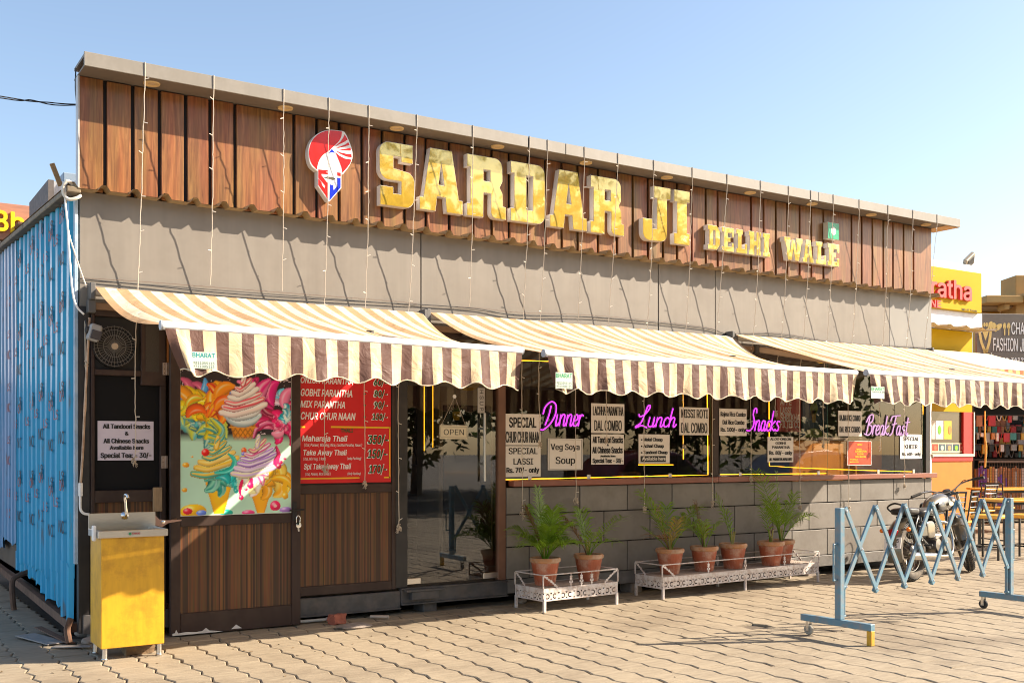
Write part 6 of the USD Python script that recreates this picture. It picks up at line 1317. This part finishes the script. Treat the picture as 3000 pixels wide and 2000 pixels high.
q = MB().text('HR 05', -.075, .075, .008, .050, 0, .001, True).text('AS 6', -.07, .06, -.052, -.010, 0, .001, True).move(rotz(-PI / 2)).move(roty(math.radians(18)), (-.3705, 0, .455)); mp_('plate_lettering', q, ink, False, pt)
mp_('plate_bracket', MB().bar((-.30, 0, .57), (-.355, 0, .42), .12, .006, up=(1, 0, 0)), bike_blk)
gd_ = MB()
for s_ in (-1, 1): gd_.tube(smooth_path([(.98, s_ * .05, .60), (1.0, s_ * .22, .58), (.98, s_ * .26, .45), (.94, s_ * .22, .32), (.92, s_ * .08, .28)], 6), .012, 8)
mp_('crash_guard', gd_, bike_chrome, True)
fp_ = MB()
for s_ in (-1, 1): fp_.cyl((.42, s_ * .12, .30), (.42, s_ * .26, .30), .014).cyl((.10, s_ * .14, .40), (.10, s_ * .24, .40), .012)
mp_('footrest', fp_, rubber); mp_('side_stand', MB().cyl((.45, .12, .24), (.42, .27, .045), .011), bike_blk)
mp_('chain_guard', MB().obx((.24, .12, .40), roty(math.radians(8)).T, (.27, .012, .035), .008), bike_blk); mp_('tool_box', MB().obx((.10, -.13, .56), np.eye(3), (.09, .03, .07), .02), bike_blk)
# ---------------------------------------------------------------- yellow kiosk beyond the restaurant
YB = 4.0
yb_ = T('yellow_kiosk', 'bright yellow kiosk with red lettering and a counter wall tinted orange for shade beyond the restaurant', 'kiosk', (15.5, YB, 0))
xr = W(2863, 850, YB)[0]; xw = W(2848, 1200, YB)[0]; zt_ = W(2863, 803, YB)[1]; zsb = W(2863, 919, YB)[1]
yb_.part('sign_board', MB().bx(13.6, xr, YB - .10, YB + .12, zsb, zt_, .01), yel_b)
yb_.part('sign_cap', MB().bx(13.6, xr - .02, YB - .06, YB + .2, zt_ + .002, zt_ + .14, .01), P('cap_white', (.82, .82, .84), .5))
yb_.part('white_band', MB().bx(13.6, xw + .30, YB - .02, YB + .1, zsb - .36, zsb - .002, .004), P('band_white', (.74, .76, .82), .5))
ys_ = [13.6 + k * .125 for k in range(int((xw + .45 - 13.6) / .125))]
Pt = np.array([[[x, y, zsb - .37 + .05 * (k % 4 == 0) + .03 * (y - YB)] for k, x in enumerate(ys_)] for y in (YB - .42, YB - .0)])
m = MB().grid(Pt); m.grid(Pt[::-1] - [0, 0, .004]); yb_.part('roof_sheet', m, roof_m)
zmid = 2.25
yb_.part('upper_wall', MB().bx(13.6, xw, YB, YB + .12, zmid, zsb - .38), yel_b)
wz0, wz1 = W(2790, 1332, YB)[1], W(2790, 1180, YB)[1]; wx0 = W(2728, 1260, YB)[0]
yb_.part('counter_wall', MB().bx(13.6, xw, YB, YB + .12, 0, wz0 - .12), P('counter_shade_orange', (.56, .17, .003), .55, var=.08))  # yellow wall in shade: its darker orange look is put into the colour
rf = yb_.part('window_frame', MB().bx(xw - .30, xw, YB - .02, YB + .06, wz0, zmid).bx(13.6, xw, YB - .02, YB + .06, wz0 - .118, wz0 - .03), red_m)
yb_.part('frame_trim', MB().bx(13.6, xw + .02, YB - .045, YB - .022, wz0 - .03, wz0 + .02).bx(xw + .0, xw + .035, YB - .04, YB - .021, wz0 + .021, zmid), P('trim_cream', (.62, .55, .45), .5), parent=rf)
yb_.part('window_pane', MB().bx(13.6, xw - .302, YB + .03, YB + .04, wz0 + .021, zmid), P('pane_dark', (.045, .04, .036), .12, coat=.4))
yb_.part('side_wall', MB().bx(xw - .1, xw, YB + .125, YB + 5, 0, zsb - .4), org_w); yb_.part('rear_block', MB().bx(13.6, xw - .102, YB + 4.8, YB + 5, 0, zsb - .4), org_w)
yb_.part('roof', MB().bx(13.6, xr - .05, YB + .125, YB + 5, zsb - .38, zsb - .3), roof_m)
def ktext(t, x0p, x1p, y0p, y1p, mat, y=YB - .16, d=.06, bold=True, th=None):
    a, b = W(x0p, (y0p + y1p) / 2, y)[0], W(x1p, (y0p + y1p) / 2, y)[0]; xm = (x0p + x1p) / 2
    (th or yb_).part('lettering', MB().text(t, a, b, W(xm, y1p, y)[1], W(xm, y0p, y)[1], y, d, bold), mat)
ktext('Paratha', 2664, 2848, 815, 868, redlet, d=.08)
ktext('ZONE', 2690, 2758, 877, 897, redlet, d=.06)
ktext('M/s AT Foods', 2818, 2862, 905, 911, ink, y=YB - .104, d=.004, bold=False)
fl_ = T('flood_light', 'square flood light tilted up on the corner of the yellow sign', 'lamp', (17.3, YB, zt_ + .14))
fx_, fz_ = W(2838, 766, YB)
ax_ = np.array([[.82, 0, .57], [-.25, .9, .36], [-.51, -.44, .74]]); ax_ = np.array([ax_[0] / np.linalg.norm(ax_[0]), np.cross([-.5, -.44, .74], ax_[0]), [-.5, -.44, .74]]); ax_[1] /= np.linalg.norm(ax_[1]); ax_[2] = np.cross(ax_[0], ax_[1])
fl_.part('housing', MB().obx((fx_, YB, fz_), ax_, (.17, .04, .13), .012), P('flood_tan', (.34, .28, .20), .5, var=.1)); fl_.part('bracket', MB().bar((fx_ - .02, YB, zt_ + .14), (fx_ - .10, YB, fz_), .03, .03), black); fl_.part('fins', MB().obx(np.array([fx_, YB, fz_]) - ax_[1] * .045, ax_, (.12, .006, .09), .003), black)
# small pictures in the kiosk window
for k, (x0p, x1p, y0p, y1p, c, lb) in enumerate(((2728, 2739, 1232, 1286, (.62, .56, .50), 'pale picture card at the left in the yellow kiosk window'), (2741, 2764, 1232, 1286, (.62, .58, .56), 'white picture card with a green drink in the yellow kiosk window'), (2766, 2788, 1232, 1286, (.72, .42, .03), 'yellow picture card in the kiosk window'))):
    y = YB + .02; a, b = W(x0p, 1260, y)[0], W(x1p, 1260, y)[0]; c0, c1 = W(2760, y1p, y)[1], W(2760, y0p, y)[1]
    th = T('picture_card', lb, 'poster', ((a + b) / 2, y, c0)); th.part('card', MB().bx(a, b, y, y + .006, c0, c1), P('card_%s' % 'abc'[k], c, .4))
    if k: th.part('drink', MB().flat(affinity.scale(Point((a + b) / 2 + (.06 if k == 2 else 0), (c0 + c1) / 2).buffer(.07), .7, 1.2), y - .004, .003), P('drink_green', (.16, .50, .03), .4) if k == 1 else P('drink_brown', (.45, .22, .05), .4))
th = T('drinks_strip', 'row of five small drink pictures on a cream strip in the kiosk window', 'poster', (16.8, YB, wz0)); y = YB + .018
a, b = W(2728, 1318, y)[0], W(2833, 1318, y)[0]; c0, c1 = W(2790, 1326, y)[1], W(2790, 1297, y)[1]
th.part('strip', MB().bx(a, b, y, y + .008, c0, c1), P('strip_cream', (.60, .50, .36), .5))
for k, (c, e) in enumerate((((.55, .05, .02), (.7, .12, .05)), ((.05, .10, .13), (.5, .5, .45)), ((.10, .13, .16), (.55, .28, .12)), ((.02, .06, .10), (.2, .55, .02)), ((.35, .02, .02), (.6, .45, .35)))):
    xa = a + (b - a) * (.02 + .196 * k); xb = xa + (b - a) * .165
    p = th.part('picture', MB().bx(xa, xb, y - .003, y - .0005, c0 + .04, c1 - .02), P('pic_bg_' + 'abcde'[k], c, .4)); th.part('cup', MB().flat(Point((xa + xb) / 2, (c0 + c1) / 2).buffer((xb - xa) * .26), y - .006, .0025), P('pic_fg_' + 'abcde'[k], e, .4), parent=p)
awning('cream awning of the yellow kiosk with a yellow and red valance', 13.7, 17.75, 13.8, 18.1, W(2740, 1027, YB)[1], W(2930, 1078, 1.75)[1], -2.2, .03, 9, mat_top=P('canvas_cream', (.70, .60, .44), .5, var=.05), mat_val=can_yel, pitch=.22, squeeze=0, y0=YB - .05)

# ---------------------------------------------------------------- jewellery stall to its right (faces the street at an angle)
jo = np.array([18.15, 4.6, 0]); jang = math.radians(-24); J = rotz(jang)
js = T('jewellery_sign', 'dark sign board with gold necklace picture reading FASHION JE beside the yellow kiosk', 'sign', tuple(jo + [0, 0, 2.6]))
def jp(px, py, off=0.0):
    n = J @ [0, -1, 0]; p0 = jo + n * off; r = _ray(px, py); t = ((p0 - EYE) @ n) / (r @ n); p = EYE + t * r; return (p - jo) @ J
def jx(m): return m.move(J, jo)
l0, t0 = jp(2861, 917)[[0, 2]]; b0 = jp(2900, 1110)[2]
js.part('board', jx(MB().bx(l0, l0 + 4.5, 0, .06, b0, t0, .01)), P('sign_taupe', (.125, .105, .09), .55, var=.08, dirt=(.2, .17, .14), damt=.4))
gd2 = P('print_gold', (.62, .46, .16), .5, var=.2, sc=30); wl = paper_w
def jt(t, a, b, mat, bold=True):
    p, q = jp(*a), jp(*b); js.part('lettering', jx(MB().text(t, p[0], q[0], q[2], p[2], -.003, .002, bold)), mat)
jt('CHAWLA', (2963, 944), (3042, 980), wl, False); jt('FASHION', (2910, 990), (2981, 1028), wl, False); jt('JEWELS', (2988, 992), (3052, 1030), wl, False); jt('M: 74192', (2940, 1047), (3008, 1057), wl, True)
q = lambda px, py: tuple(jp(px, py)[[0, 2]])
nk = MB()
arc_ = [q(2870 + 0 * k, 945) for k in range(1)] + [q(2872, 975), q(2876, 1000), q(2884, 1018), q(2894, 1030)]
nk.flat(LineString([q(2869, 945), q(2870, 975), q(2875, 1002), q(2887, 1034)]).buffer(.028), -.0025, .002).flat(LineString([q(2904, 945), q(2902, 975), q(2898, 1002), q(2889, 1034)]).buffer(.028), -.0025, .002)
nk.flat(LineString([q(2875, 946), q(2878, 960), q(2887, 968), q(2896, 962), q(2899, 946)]).buffer(.016), -.0025, .002).flat(Polygon([q(2876, 965), q(2898, 966), q(2887, 998)]), -.0025, .002).flat(Polygon([q(2879, 1022), q(2896, 1022), q(2892, 1042), q(2884, 1042)]), -.0025, .002)
for px, py, rx in ((2884, 951, .03), (2891, 951, .03)): nk.flat(affinity.scale(Point(q(px, py)).buffer(rx), .8, 1.5), -.0025, .002)
for px, py, an in ((2914, 958, 20), (2925, 958, -50)): nk.flat(affinity.rotate(affinity.scale(Point(q(px, py)).buffer(.075), .7, 1.3), an), -.0025, .002)
for px in (2943, 2955): nk.flat(affinity.scale(Point(q(px, 955)).buffer(.045), .8, 1.5), -.0025, .002).flat(LineString([q(px, 960), q(px, 980)]).buffer(.014), -.0025, .002)
js.part('jewellery_print', jx(nk), gd2)
st = T('jewellery_stall', 'dark stall under the jewellery sign with a mesh front for bangles', 'stall', tuple(jo))
lx0 = jp(2856, 1300, 0)[0]
st.part('back_wall', jx(MB().bx(lx0, lx0 + 4.4, 1.0, 1.1, 0, 2.7)), blackw); st.part('side_wall', jx(MB().bx(lx0 - .02, lx0, .02, 1.1, 0, 2.7)), blackw); st.part('roof', jx(MB().bx(lx0, lx0 + 4.4, -.2, 1.1, b0 - .12, b0 - .06)), blackw)
for k, z in enumerate((1.32, 1.62, 1.95)): st.part('shelf', jx(MB().bx(lx0 + .05, lx0 + 4.3, .55, .95, z - .03, z)), wood_dk)
st.part('counter', jx(MB().bx(lx0, lx0 + 4.4, -.05, .40, .06, 1.12)), wood_dk)
cz0, cz1 = .28, 1.13
gm = P('grid_wire', (.12, .07, .05), .5); m = MB()
fx0 = lx0 + .02
for k in range(40): m.bx(fx0 + k * .06, fx0 + k * .06 + .005, -.10, -.095, cz0, cz1 + .12)
for k in range(17): m.bx(fx0, fx0 + 2.4, -.104, -.0995, cz0 + k * .06, cz0 + k * .06 + .005)
m.bx(fx0 + 1.55, fx0 + 1.60, -.125, -.106, .1, cz1 + .16).bx(fx0 - .0, fx0 + 1.6, -.125, -.106, cz1 + .12, cz1 + .16)
st.part('mesh_front', jx(m), gm)
gcol = [P('goods_orange', (.50, .20, .07), .4), P('goods_copper', (.40, .16, .08), .35), P('goods_white', (.68, .60, .58), .4), P('goods_purple', (.16, .05, .42), .4), P('goods_gold', (.55, .33, .08), .35, metal=.5), P('goods_red', (.42, .03, .04), .4), P('goods_teal', (.05, .20, .19), .4), P('goods_black', (.02, .02, .022), .4), P('goods_grey', (.28, .26, .25), .4)]
cn = ['orange', 'copper', 'white', 'purple', 'gold', 'red', 'teal', 'black', 'grey']
r = np.random.default_rng(11); used_ = {}
ORD = 'first second third fourth fifth sixth seventh eighth ninth tenth eleventh twelfth thirteenth fourteenth fifteenth sixteenth seventeenth eighteenth nineteenth twentieth'.split(); ORD += ['twenty-' + o for o in ORD[:9]] + ['thirtieth'] + ['thirty-' + o for o in ORD[:9]] + ['fortieth'] + ['forty-' + o for o in ORD[:9]] + ['fiftieth'] + ['fifty-' + o for o in ORD[:9]] + ['sixtieth'] + ['sixty-' + o for o in ORD[:9]]
n = 0; x = fx0 + .01
while x < fx0 + 2.3:
    w = r.uniform(.030, .055); z = cz1 + r.uniform(-.02, .05)
    ci = 3 if (x - fx0 < .20 and r.random() < .7) else int(r.choice([0, 0, 1, 1, 2, 2, 4, 3], p=[.2, .15, .2, .1, .15, .1, .06, .04])); c2 = int(r.choice([0, 2, 3, 2]))
    th = T('bangle_roll', 'upright roll of %s and %s bangles behind the wire mesh, %s from its left edge' % (cn[ci], cn[c2], ORD[n]), 'bangles', tuple(jo + J @ [x + w / 2, -.075, cz0]), 'rolls of bangles on the mesh front')
    ma, mb_ = MB(), MB(); zz = cz0; k = 0
    while zz < z - .02:
        h = r.uniform(.05, .22); h = min(h, z - zz); (ma if r.random() < .68 else mb_).lathe([(.0005, 0), (w * .46, .001), (w * .5, .01), (w * .5, h - .01), (w * .46, h - .001), (.0005, h)], (x + w / 2, -.065, zz), n=10); zz += h; k += 1
    if ma.v: th.part('bangles', jx(ma), gcol[ci], smooth=40)
    if mb_.v: th.part('bangles', jx(mb_), gcol[c2], smooth=40)
    x += w + r.uniform(.004, .02); n += 1
gi = 0
kinds = ['pouch', 'box', 'necklace', 'packet']
for row_, (z, y) in enumerate(((2.0, .35), (1.86, .1), (1.62, .7), (1.35, .7), (1.95, .75), (2.22, .12), (1.62, .2))):
    x = lx0 + .10
    while x < lx0 + 2.4:
        w = r.uniform(.05, .16); h = r.uniform(.08, .24); ci = int(r.choice(9, p=[.08, .05, .16, .03, .20, .12, .08, .16, .12])); kd = int(r.integers(0, 4))
        th_label = '%s %s %s the jewellery stall' % (['small', 'wide', 'tall'][int(r.integers(0, 3))], cn[ci] + ' ' + kinds[kd], 'hanging in front of' if row_ in (0, 1, 5, 6) else 'on a shelf of')
        used_[th_label] = used_.get(th_label, 0) + 1
        if used_[th_label] > 1: th_label += ', %s such from the left' % ORD[used_[th_label] - 1]
        zz = z - h if row_ in (0, 1, 5, 6) else z + .001
        if kd == 2:
            m = MB().tube(smooth_path([(x, y, z), (x + w * .2, y, z - h * .7), (x + w * .5, y - .01, z - h), (x + w * .8, y, z - h * .7), (x + w, y, z)], 4) + ([0, 0, 0] if row_ in (0, 1, 5, 6) else [0, 0, h]), .010, 5)
        else: m = MB().bx(x, x + w, y - .02, y + .02 + .05 * (kd == 1), zz, zz + h, .006)
        single(kinds[kd], jx(m), gcol[ci], th_label, kinds[kd], 'goods of the jewellery stall', smooth=False); x += w + r.uniform(.0, .05)
st.part('string_of_goods', jx(MB().bx(lx0, lx0 + 4.3, .34, .36, 2.0, 2.012).bx(lx0, lx0 + 4.3, .09, .11, 1.86, 1.872).bx(lx0, lx0 + 4.3, .11, .13, 2.22, 2.232).bx(lx0, lx0 + 4.3, .19, .21, 1.62, 1.632)), gm)
single('flower_garland', jx(MB().tube(smooth_path([(lx0 + .10, -.20, 2.3), (lx0 + .10, -.2, 1.8), (lx0 + .12, -.2, 1.5), (lx0 + .10, -.2, 1.15)], 4), .018, 6)), gcol[4], 'yellow garland cord hanging at the left edge of the jewellery stall', 'garland')

# ---------------------------------------------------------------- cafe tables, chairs and stools in front of the kiosk
def chair(label, p, rz_, src=None, zt_=.90):
    if src: return copy(src, (p[0], p[1], 0), label, rz_)
    th = T('cafe_chair', label, 'chair', (p[0], p[1], 0), 'black metal chairs with yellow seats', rz=rz_, local=True)
    for sx in (-.19, .19):
        th.part('leg', MB().tube(smooth_path([(sx, .19, 0), (sx, .18, .45), (sx, .20, .62), (sx * 1.05, .24, zt_)], 4), .013, 8), bike_blk, True); th.part('leg', MB().cyl((sx, -.19, 0), (sx, -.17, .44), .013), bike_blk, 40)
        th.part('stretcher', MB().cyl((sx, -.18, .20), (sx, .185, .20), .008), bike_blk)
    th.part('seat', MB().bx(-.21, .21, -.21, .20, .44, .475, .014), yel_top)
    th.part('top_rail', MB().cyl((-.21, .24, zt_), (.21, .24, zt_), .015), bike_blk, 40)
    for k, z in enumerate((.60, .68, .76, .83)): th.part('back_rod', MB().tube(smooth_path([(-.19, .205 + .12 * (z - .6), z), (0, .235 + .12 * (z - .6), z), (.19, .205 + .12 * (z - .6), z)], 4), .008, 6), chrome, True)
    return th
c1 = chair('black metal chair close behind the motorcycle handlebar', G(2768, 1622), math.radians(150))
chair('black metal chair between the motorcycle front and the near table', G(2806, 1618), math.radians(200), c1)
chair('black metal chair in front of the shade-tinted counter wall with its back to the bangles', G(2866, 1572), math.radians(185), c1)
chair('black metal chair at the far table, half hidden by the near table', G(2925, 1560), math.radians(95), c1)
def stool(label, p, rz_, src=None):
    if src: return copy(src, (p[0], p[1], 0), label, rz_)
    th = T('cafe_stool', label, 'stool', (p[0], p[1], 0), 'black stools with yellow seats', rz=rz_, local=True)
    for sx in (-.17, .17):
        for sy in (-.17, .17): th.part('leg', MB().bx(sx - .014, sx + .014, sy - .014, sy + .014, 0, .56, .002), bike_blk)
    th.part('ring', MB().bx(-.156, .156, -.182, -.166, .17, .19).bx(-.156, .156, .166, .182, .17, .19).bx(-.182, -.166, -.156, .156, .17, .19).bx(.166, .182, -.156, .156, .17, .19), bike_blk)
    th.part('seat', MB().bx(-.205, .205, -.205, .205, .562, .61, .012), yel_top)
    return th
s_1 = stool('black stool with yellow seat left of the right barrier post', G(2902, 1636), math.radians(12))
stool('black stool with yellow seat right of the right barrier post', G(3005, 1634), math.radians(5), s_1)
def table(label, p, rz_, L, D, z=.76):
    th = T('cafe_table', label, 'table', (p[0], p[1], 0), 'yellow topped cafe tables', rz=rz_, local=True)
    th.part('tabletop', MB().bx(-L / 2, L / 2, -D / 2, D / 2, z - .035, z, .008), yel_top)
    for sx in (-L / 2 + .08, L / 2 - .08):
        for sy in (-D / 2 + .07, D / 2 - .07): th.part('leg', MB().bx(sx - .018, sx + .018, sy - .018, sy + .018, 0, z - .036, .003), bike_blk)
        th.part('stretcher', MB().bx(sx - .01, sx + .01, -D / 2 + .089, D / 2 - .089, .14, .16), bike_blk)
    th.part('apron', MB().bx(-L / 2 + .1, L / 2 - .1, -D / 2 + .06, -D / 2 + .08, z - .08, z - .037).bx(-L / 2 + .1, L / 2 - .1, D / 2 - .08, D / 2 - .06, z - .08, z - .037), bike_blk)
x, y = G(2955, 1612); table('near yellow topped table on black legs behind the barrier end', (x + .55, y + .1), math.radians(-18), 1.3, .7)
x, y = G(2950, 1556); table('far yellow topped table in front of the bangle mesh', (x + .3, y), math.radians(-20), 1.6, .75, .80)

# ---------------------------------------------------------------- structures further off
tb_ = T('tan_building', 'tan concrete frame building far behind the jewellery sign', 'building', (34, 18, 0))
D_ = 38.0
def far(px, py): r = _ray(px, py); return EYE + D_ * r
def fbox(nm, x0p, x1p, y0p, y1p, d0, d1, mat, th=tb_):
    a = far(x0p, y1p); b = far(x1p, y0p); w = (b - a) @ RGT; c = (a + b) / 2
    th.part(nm, MB().obx(c + FWD * (d0 + d1) / 2, [RGT, FWD, [0, 0, 1]], (abs(w) / 2, (d1 - d0) / 2, abs(b[2] - a[2]) / 2), .02), mat)
fbox('column', 2976, 3060, 806, 1100, 0, 1.2, tan_bld); fbox('roof_slab', 2868, 2975, 872, 893, -.6, 4, tan_bld); fbox('roof_beam', 2975, 3060, 866, 884, -.65, 4, tan_bld)
fbox('column', 2929, 2943, 893, 910, -.4, .2, tan_bld); fbox('wall', 2905, 2976, 900, 1100, 1.2, 1.6, ochre); fbox('wall', 2868, 2905, 900, 1100, 3.0, 3.4, P('far_white', (.75, .75, .78), .8)); fbox('soffit_slab', 2868, 2976, 893, 899, .2, 4, P('far_soffit', (.30, .22, .14), .8))
for k, (x0p, x1p, y0p, y1p) in enumerate(((2915, 2935, 930, 960),)): fbox('window', x0p, x1p, y0p, y1p, 1.17, 1.195, P('far_pane', (.04, .04, .045), .2))
fr2 = T('far_block', 'low cream block wall far behind the cafe tables', 'building', (30, 12, 0)); fr2.part('wall', MB().obx(np.array([29, 15, 1.6]), [rotz(-.5)[:, 0], rotz(-.5)[:, 1], [0, 0, 1]], (9, .3, 1.6), .02), P('far_cream', (.5, .42, .32), .8, var=.15)); fr2.part('roof', MB().obx(np.array([29, 15, 3.3]), [rotz(-.5)[:, 0], rotz(-.5)[:, 1], [0, 0, 1]], (9.2, .6, .08), .02), roof_m)

# left: shop sign seen over the side roof, box tank behind
lb_ = T('left_shop', 'white walled shop with a wood sign and yellow letters behind the blue side wall', 'shop', (-.5, 7, 0))
YL = 7.0
xa, xb = -3.2, .98; za, zb2 = W(0, 702, YL)[1], W(0, 597, YL)[1]
lb_.part('sign_board', MB().bx(xa, xb, YL - .08, YL + .05, za, zb2, .006), P('sign_wood', (.33, .15, .095), .5, var=.15, sc=5, stretch=(1, 1, 8)))
lb_.part('wall', MB().bx(xa, xb - .2, YL, YL + .2, 0, za - .02), P('wall_white', (.80, .80, .82), .7, var=.04)); lb_.part('side_wall', MB().bx(xb - .4, xb - .2, YL + .2, YL + 4, 0, za - .02), P('wall_white2', (.7, .7, .72), .7, var=.04)); lb_.part('roof', MB().bx(xa, xb - .1, YL + .05, YL + 4, za - .02, za + .05), roof_m)
a, b = W(-75, 650, YL - .13)[0], W(118, 650, YL - .13)[0]
lb_.part('lettering', MB().text('eBha', a, b, W(0, 675, YL - .13)[1], W(0, 617, YL - .13)[1], YL - .14, .08, True), P('letter_yellow', (.80, .52, .005), .4, var=.03))
lb_.part('eave_bracket', MB().bx(W(50, 660, YL - .4)[0], W(95, 660, YL - .4)[0], YL - .5, YL - .02, W(60, 660, YL - .4)[1], W(60, 654, YL - .4)[1]), rust_m)
bt = T('roof_tank', 'grey sheet metal tank standing on the roof behind the wood parapet', 'tank', (1.0, 3.2, 3.7))
yk = 3.0; tx0, tx1 = W(140, 550, yk)[0], W(232, 550, yk)[0]; tz1 = W(170, 525, yk)[1]
Pt = np.array([[[x, yk + .12 * math.cos(i * .55), z] for i, x in enumerate(np.linspace(tx0 + .06, tx1 + .35, 10))] for z in (3.72, tz1 - .03, tz1)])
bt.part('sheet', MB().grid(Pt[:, ::-1]).grid(Pt + [0, .01, 0]), P('tank_white', (.60, .61, .63), .45, var=.06)); bt.part('side_sheet', MB().bx(tx0, tx0 + .055, yk - .02, yk + 1.2, 3.72, tz1 - .02), P('tank_edge', (.10, .085, .08), .7, var=.4, sc=16)); bt.part('back', MB().bx(tx0 + .06, tx1 + .6, yk + 1.1, yk + 1.2, 3.72, tz1), P('tank_back', (.5, .5, .5), .6)); bt.part('lid', MB().bx(tx1 - .13, tx1 + .4, yk + .15, yk + 1.1, tz1 + .0, tz1 + .12, .01), P('tank_lid', (.20, .26, .33), .5))

# ---------------------------------------------------------------- across the street (shows in the glass and the gold)
def tree(label, x, y, H, R, seed, n):
    r = np.random.default_rng(seed)
    th = T('street_tree', label, 'tree', (x, y, 0), 'trees along the far side of the street', local=True)
    tr = MB(); tr.tube(smooth_path([(0, 0, -.1), (.1, .05, H * .25), (-.05, .1, H * .5), (.05, 0, H * .8)], 4), np.linspace(.22, .07, 13), 8)
    tips = []
    for k in range(14):
        a = r.uniform(0, 2 * PI); z = H * r.uniform(.12, .7); e = np.array([math.cos(a) * R * r.uniform(.5, .95), math.sin(a) * R * r.uniform(.5, .95), z + H * r.uniform(.04, .28)]); tr.tube(smooth_path([(0, 0, z), e * [.5, .5, 0] + [0, 0, (z + e[2]) / 2 + .2], e], 4), np.linspace(.08, .02, 9), 6); tips.append(e)
    th.part('trunk', tr, bark, True)
    c = np.array([tips[i] for i in r.integers(0, len(tips), 40)]) + r.normal(0, R * .28, (40, 3)); c[:, 2] = np.clip(c[:, 2], .9, H)
    p = c[r.integers(0, len(c), n)] + r.normal(0, R * .20, (n, 3)); d = r.normal(0, 1, (n, 3)); d /= np.linalg.norm(d, axis=1, keepdims=True); e = np.cross(d, r.normal(0, 1, (n, 3))); e /= np.linalg.norm(e, axis=1, keepdims=True)
    s = r.uniform(.14, .32, (n, 1)); v = np.stack([p - d * s, p + e * s * .45, p + d * s, p - e * s * .45], 1).reshape(-1, 3); i = np.arange(n) * 4
    th.part('crown', MB().add(v, np.stack([i, i + 1, i + 2, i + 3], 1)), tree_g)
for k, (x, y, H, R) in enumerate(((9, -23, 10.6, 3.8), (15.5, -24, 11.7, 4.2), (22, -24, 11.3, 4.2), (29.5, -24, 12.0, 4.4), (3, -23, 10.0, 3.6))): tree('leafy street tree across the street, %s' % ['second from the left of its row', 'middle of its row', 'fourth of its row', 'right end of its row', 'left end of its row'][k], x, y, H, R, 40 + k, 9000)
ob_ = T('street_house', 'low cream house with dark openings across the street', 'house', (16, -33, 0))
ob_.part('wall', MB().bx(9, 17, -36, -33, 0, 5.2, .02), P('house_cream', (.50, .50, .50), .8, var=.1)); ob_.part('roof', MB().bx(8.5, 17.5, -36.4, -32.2, 5.202, 5.45, .02), roof_m)
for k in (2, 3): w_ = ob_.part('window', MB().bx(1.5 + k * 4, 3.4 + k * 4, -33.0 + .001, -32.95, 1.0, 2.8), P('house_pane', (.03, .035, .04), .1) if 'house_pane' not in _mats else _mats['house_pane']); ob_.part('shade', MB().bx(1.3 + k * 4, 3.6 + k * 4, -32.94, -32.3, 2.85, 2.93), roof_m, parent=w_)
def car(label, x, y, col, seed):
    th = T('parked_car', label, 'car', (x, y, 0), 'cars parked across the street', local=True)
    prof = [(-2.05, .32), (-2.1, .62), (-1.95, .86), (-1.5, .93), (-1.05, 1.36), (-.5, 1.48), (.35, 1.47), (.95, 1.05), (1.85, .90), (2.08, .68), (2.08, .32)]
    sm_ = smooth_path([(a, b, 0) for a, b in prof], 5)[:, :2]
    v = []
    for wy, sh_ in ((-.86, .90), (-.84, .98), (-.70, 1.0), (.70, 1.0), (.84, .98), (.86, .90)): v.append([[a * (1 if abs(wy) < .85 else .985), wy * (1 - .22 * max(0, b - .9) / .5), .32 + (b - .32) * sh_ if b > .9 else b] for a, b in sm_])
    th.part('body', MB().grid(np.array(v)), P('car_paint_' + col[0], col[1], .18, coat=1.0), True)
    for s_ in (-1, 1):
        w_ = [( -1.30, .96), (-.95, 1.30), (-.48, 1.40), (.30, 1.39), (.78, 1.06), (.75, .96)]
        th.part('side_window', MB().flat(Polygon(w_), 0, .02).move(t=(0, s_ * .80 - .01 + (-.0 if s_ < 0 else .0), 0)), P('car_glass', (.02, .022, .025), .06, coat=.6) if 'car_glass' not in _mats else _mats['car_glass'])
        for wx in (-1.28, 1.30): th.part('wheel', MB().torus((wx, s_ * .78, .31), (0, 1, 0), .22, .09, 28, 8).cyl((wx, s_ * .70, .31), (wx, s_ * .83, .31), .19), rubber, 40)
    for wx, nm, mt in ((2.06, 'headlight', chrome), (-2.06, 'tail_light', tl_m)):
        for wy in (-.6, .6): th.part(nm, MB().ball((wx, wy, .70), (.05, .16, .08), 2), mt, True)
tl_m = P('car_tail', (.4, .01, .01), .2)
car('silver hatchback parked across the street, mirrored in the last windows', 18.6, -9.2, ('silver', (.42, .43, .45)), 1)
car('dark red car parked across the street, mirrored in the middle window', 13.6, -9.4, ('red', (.28, .015, .02)), 2)
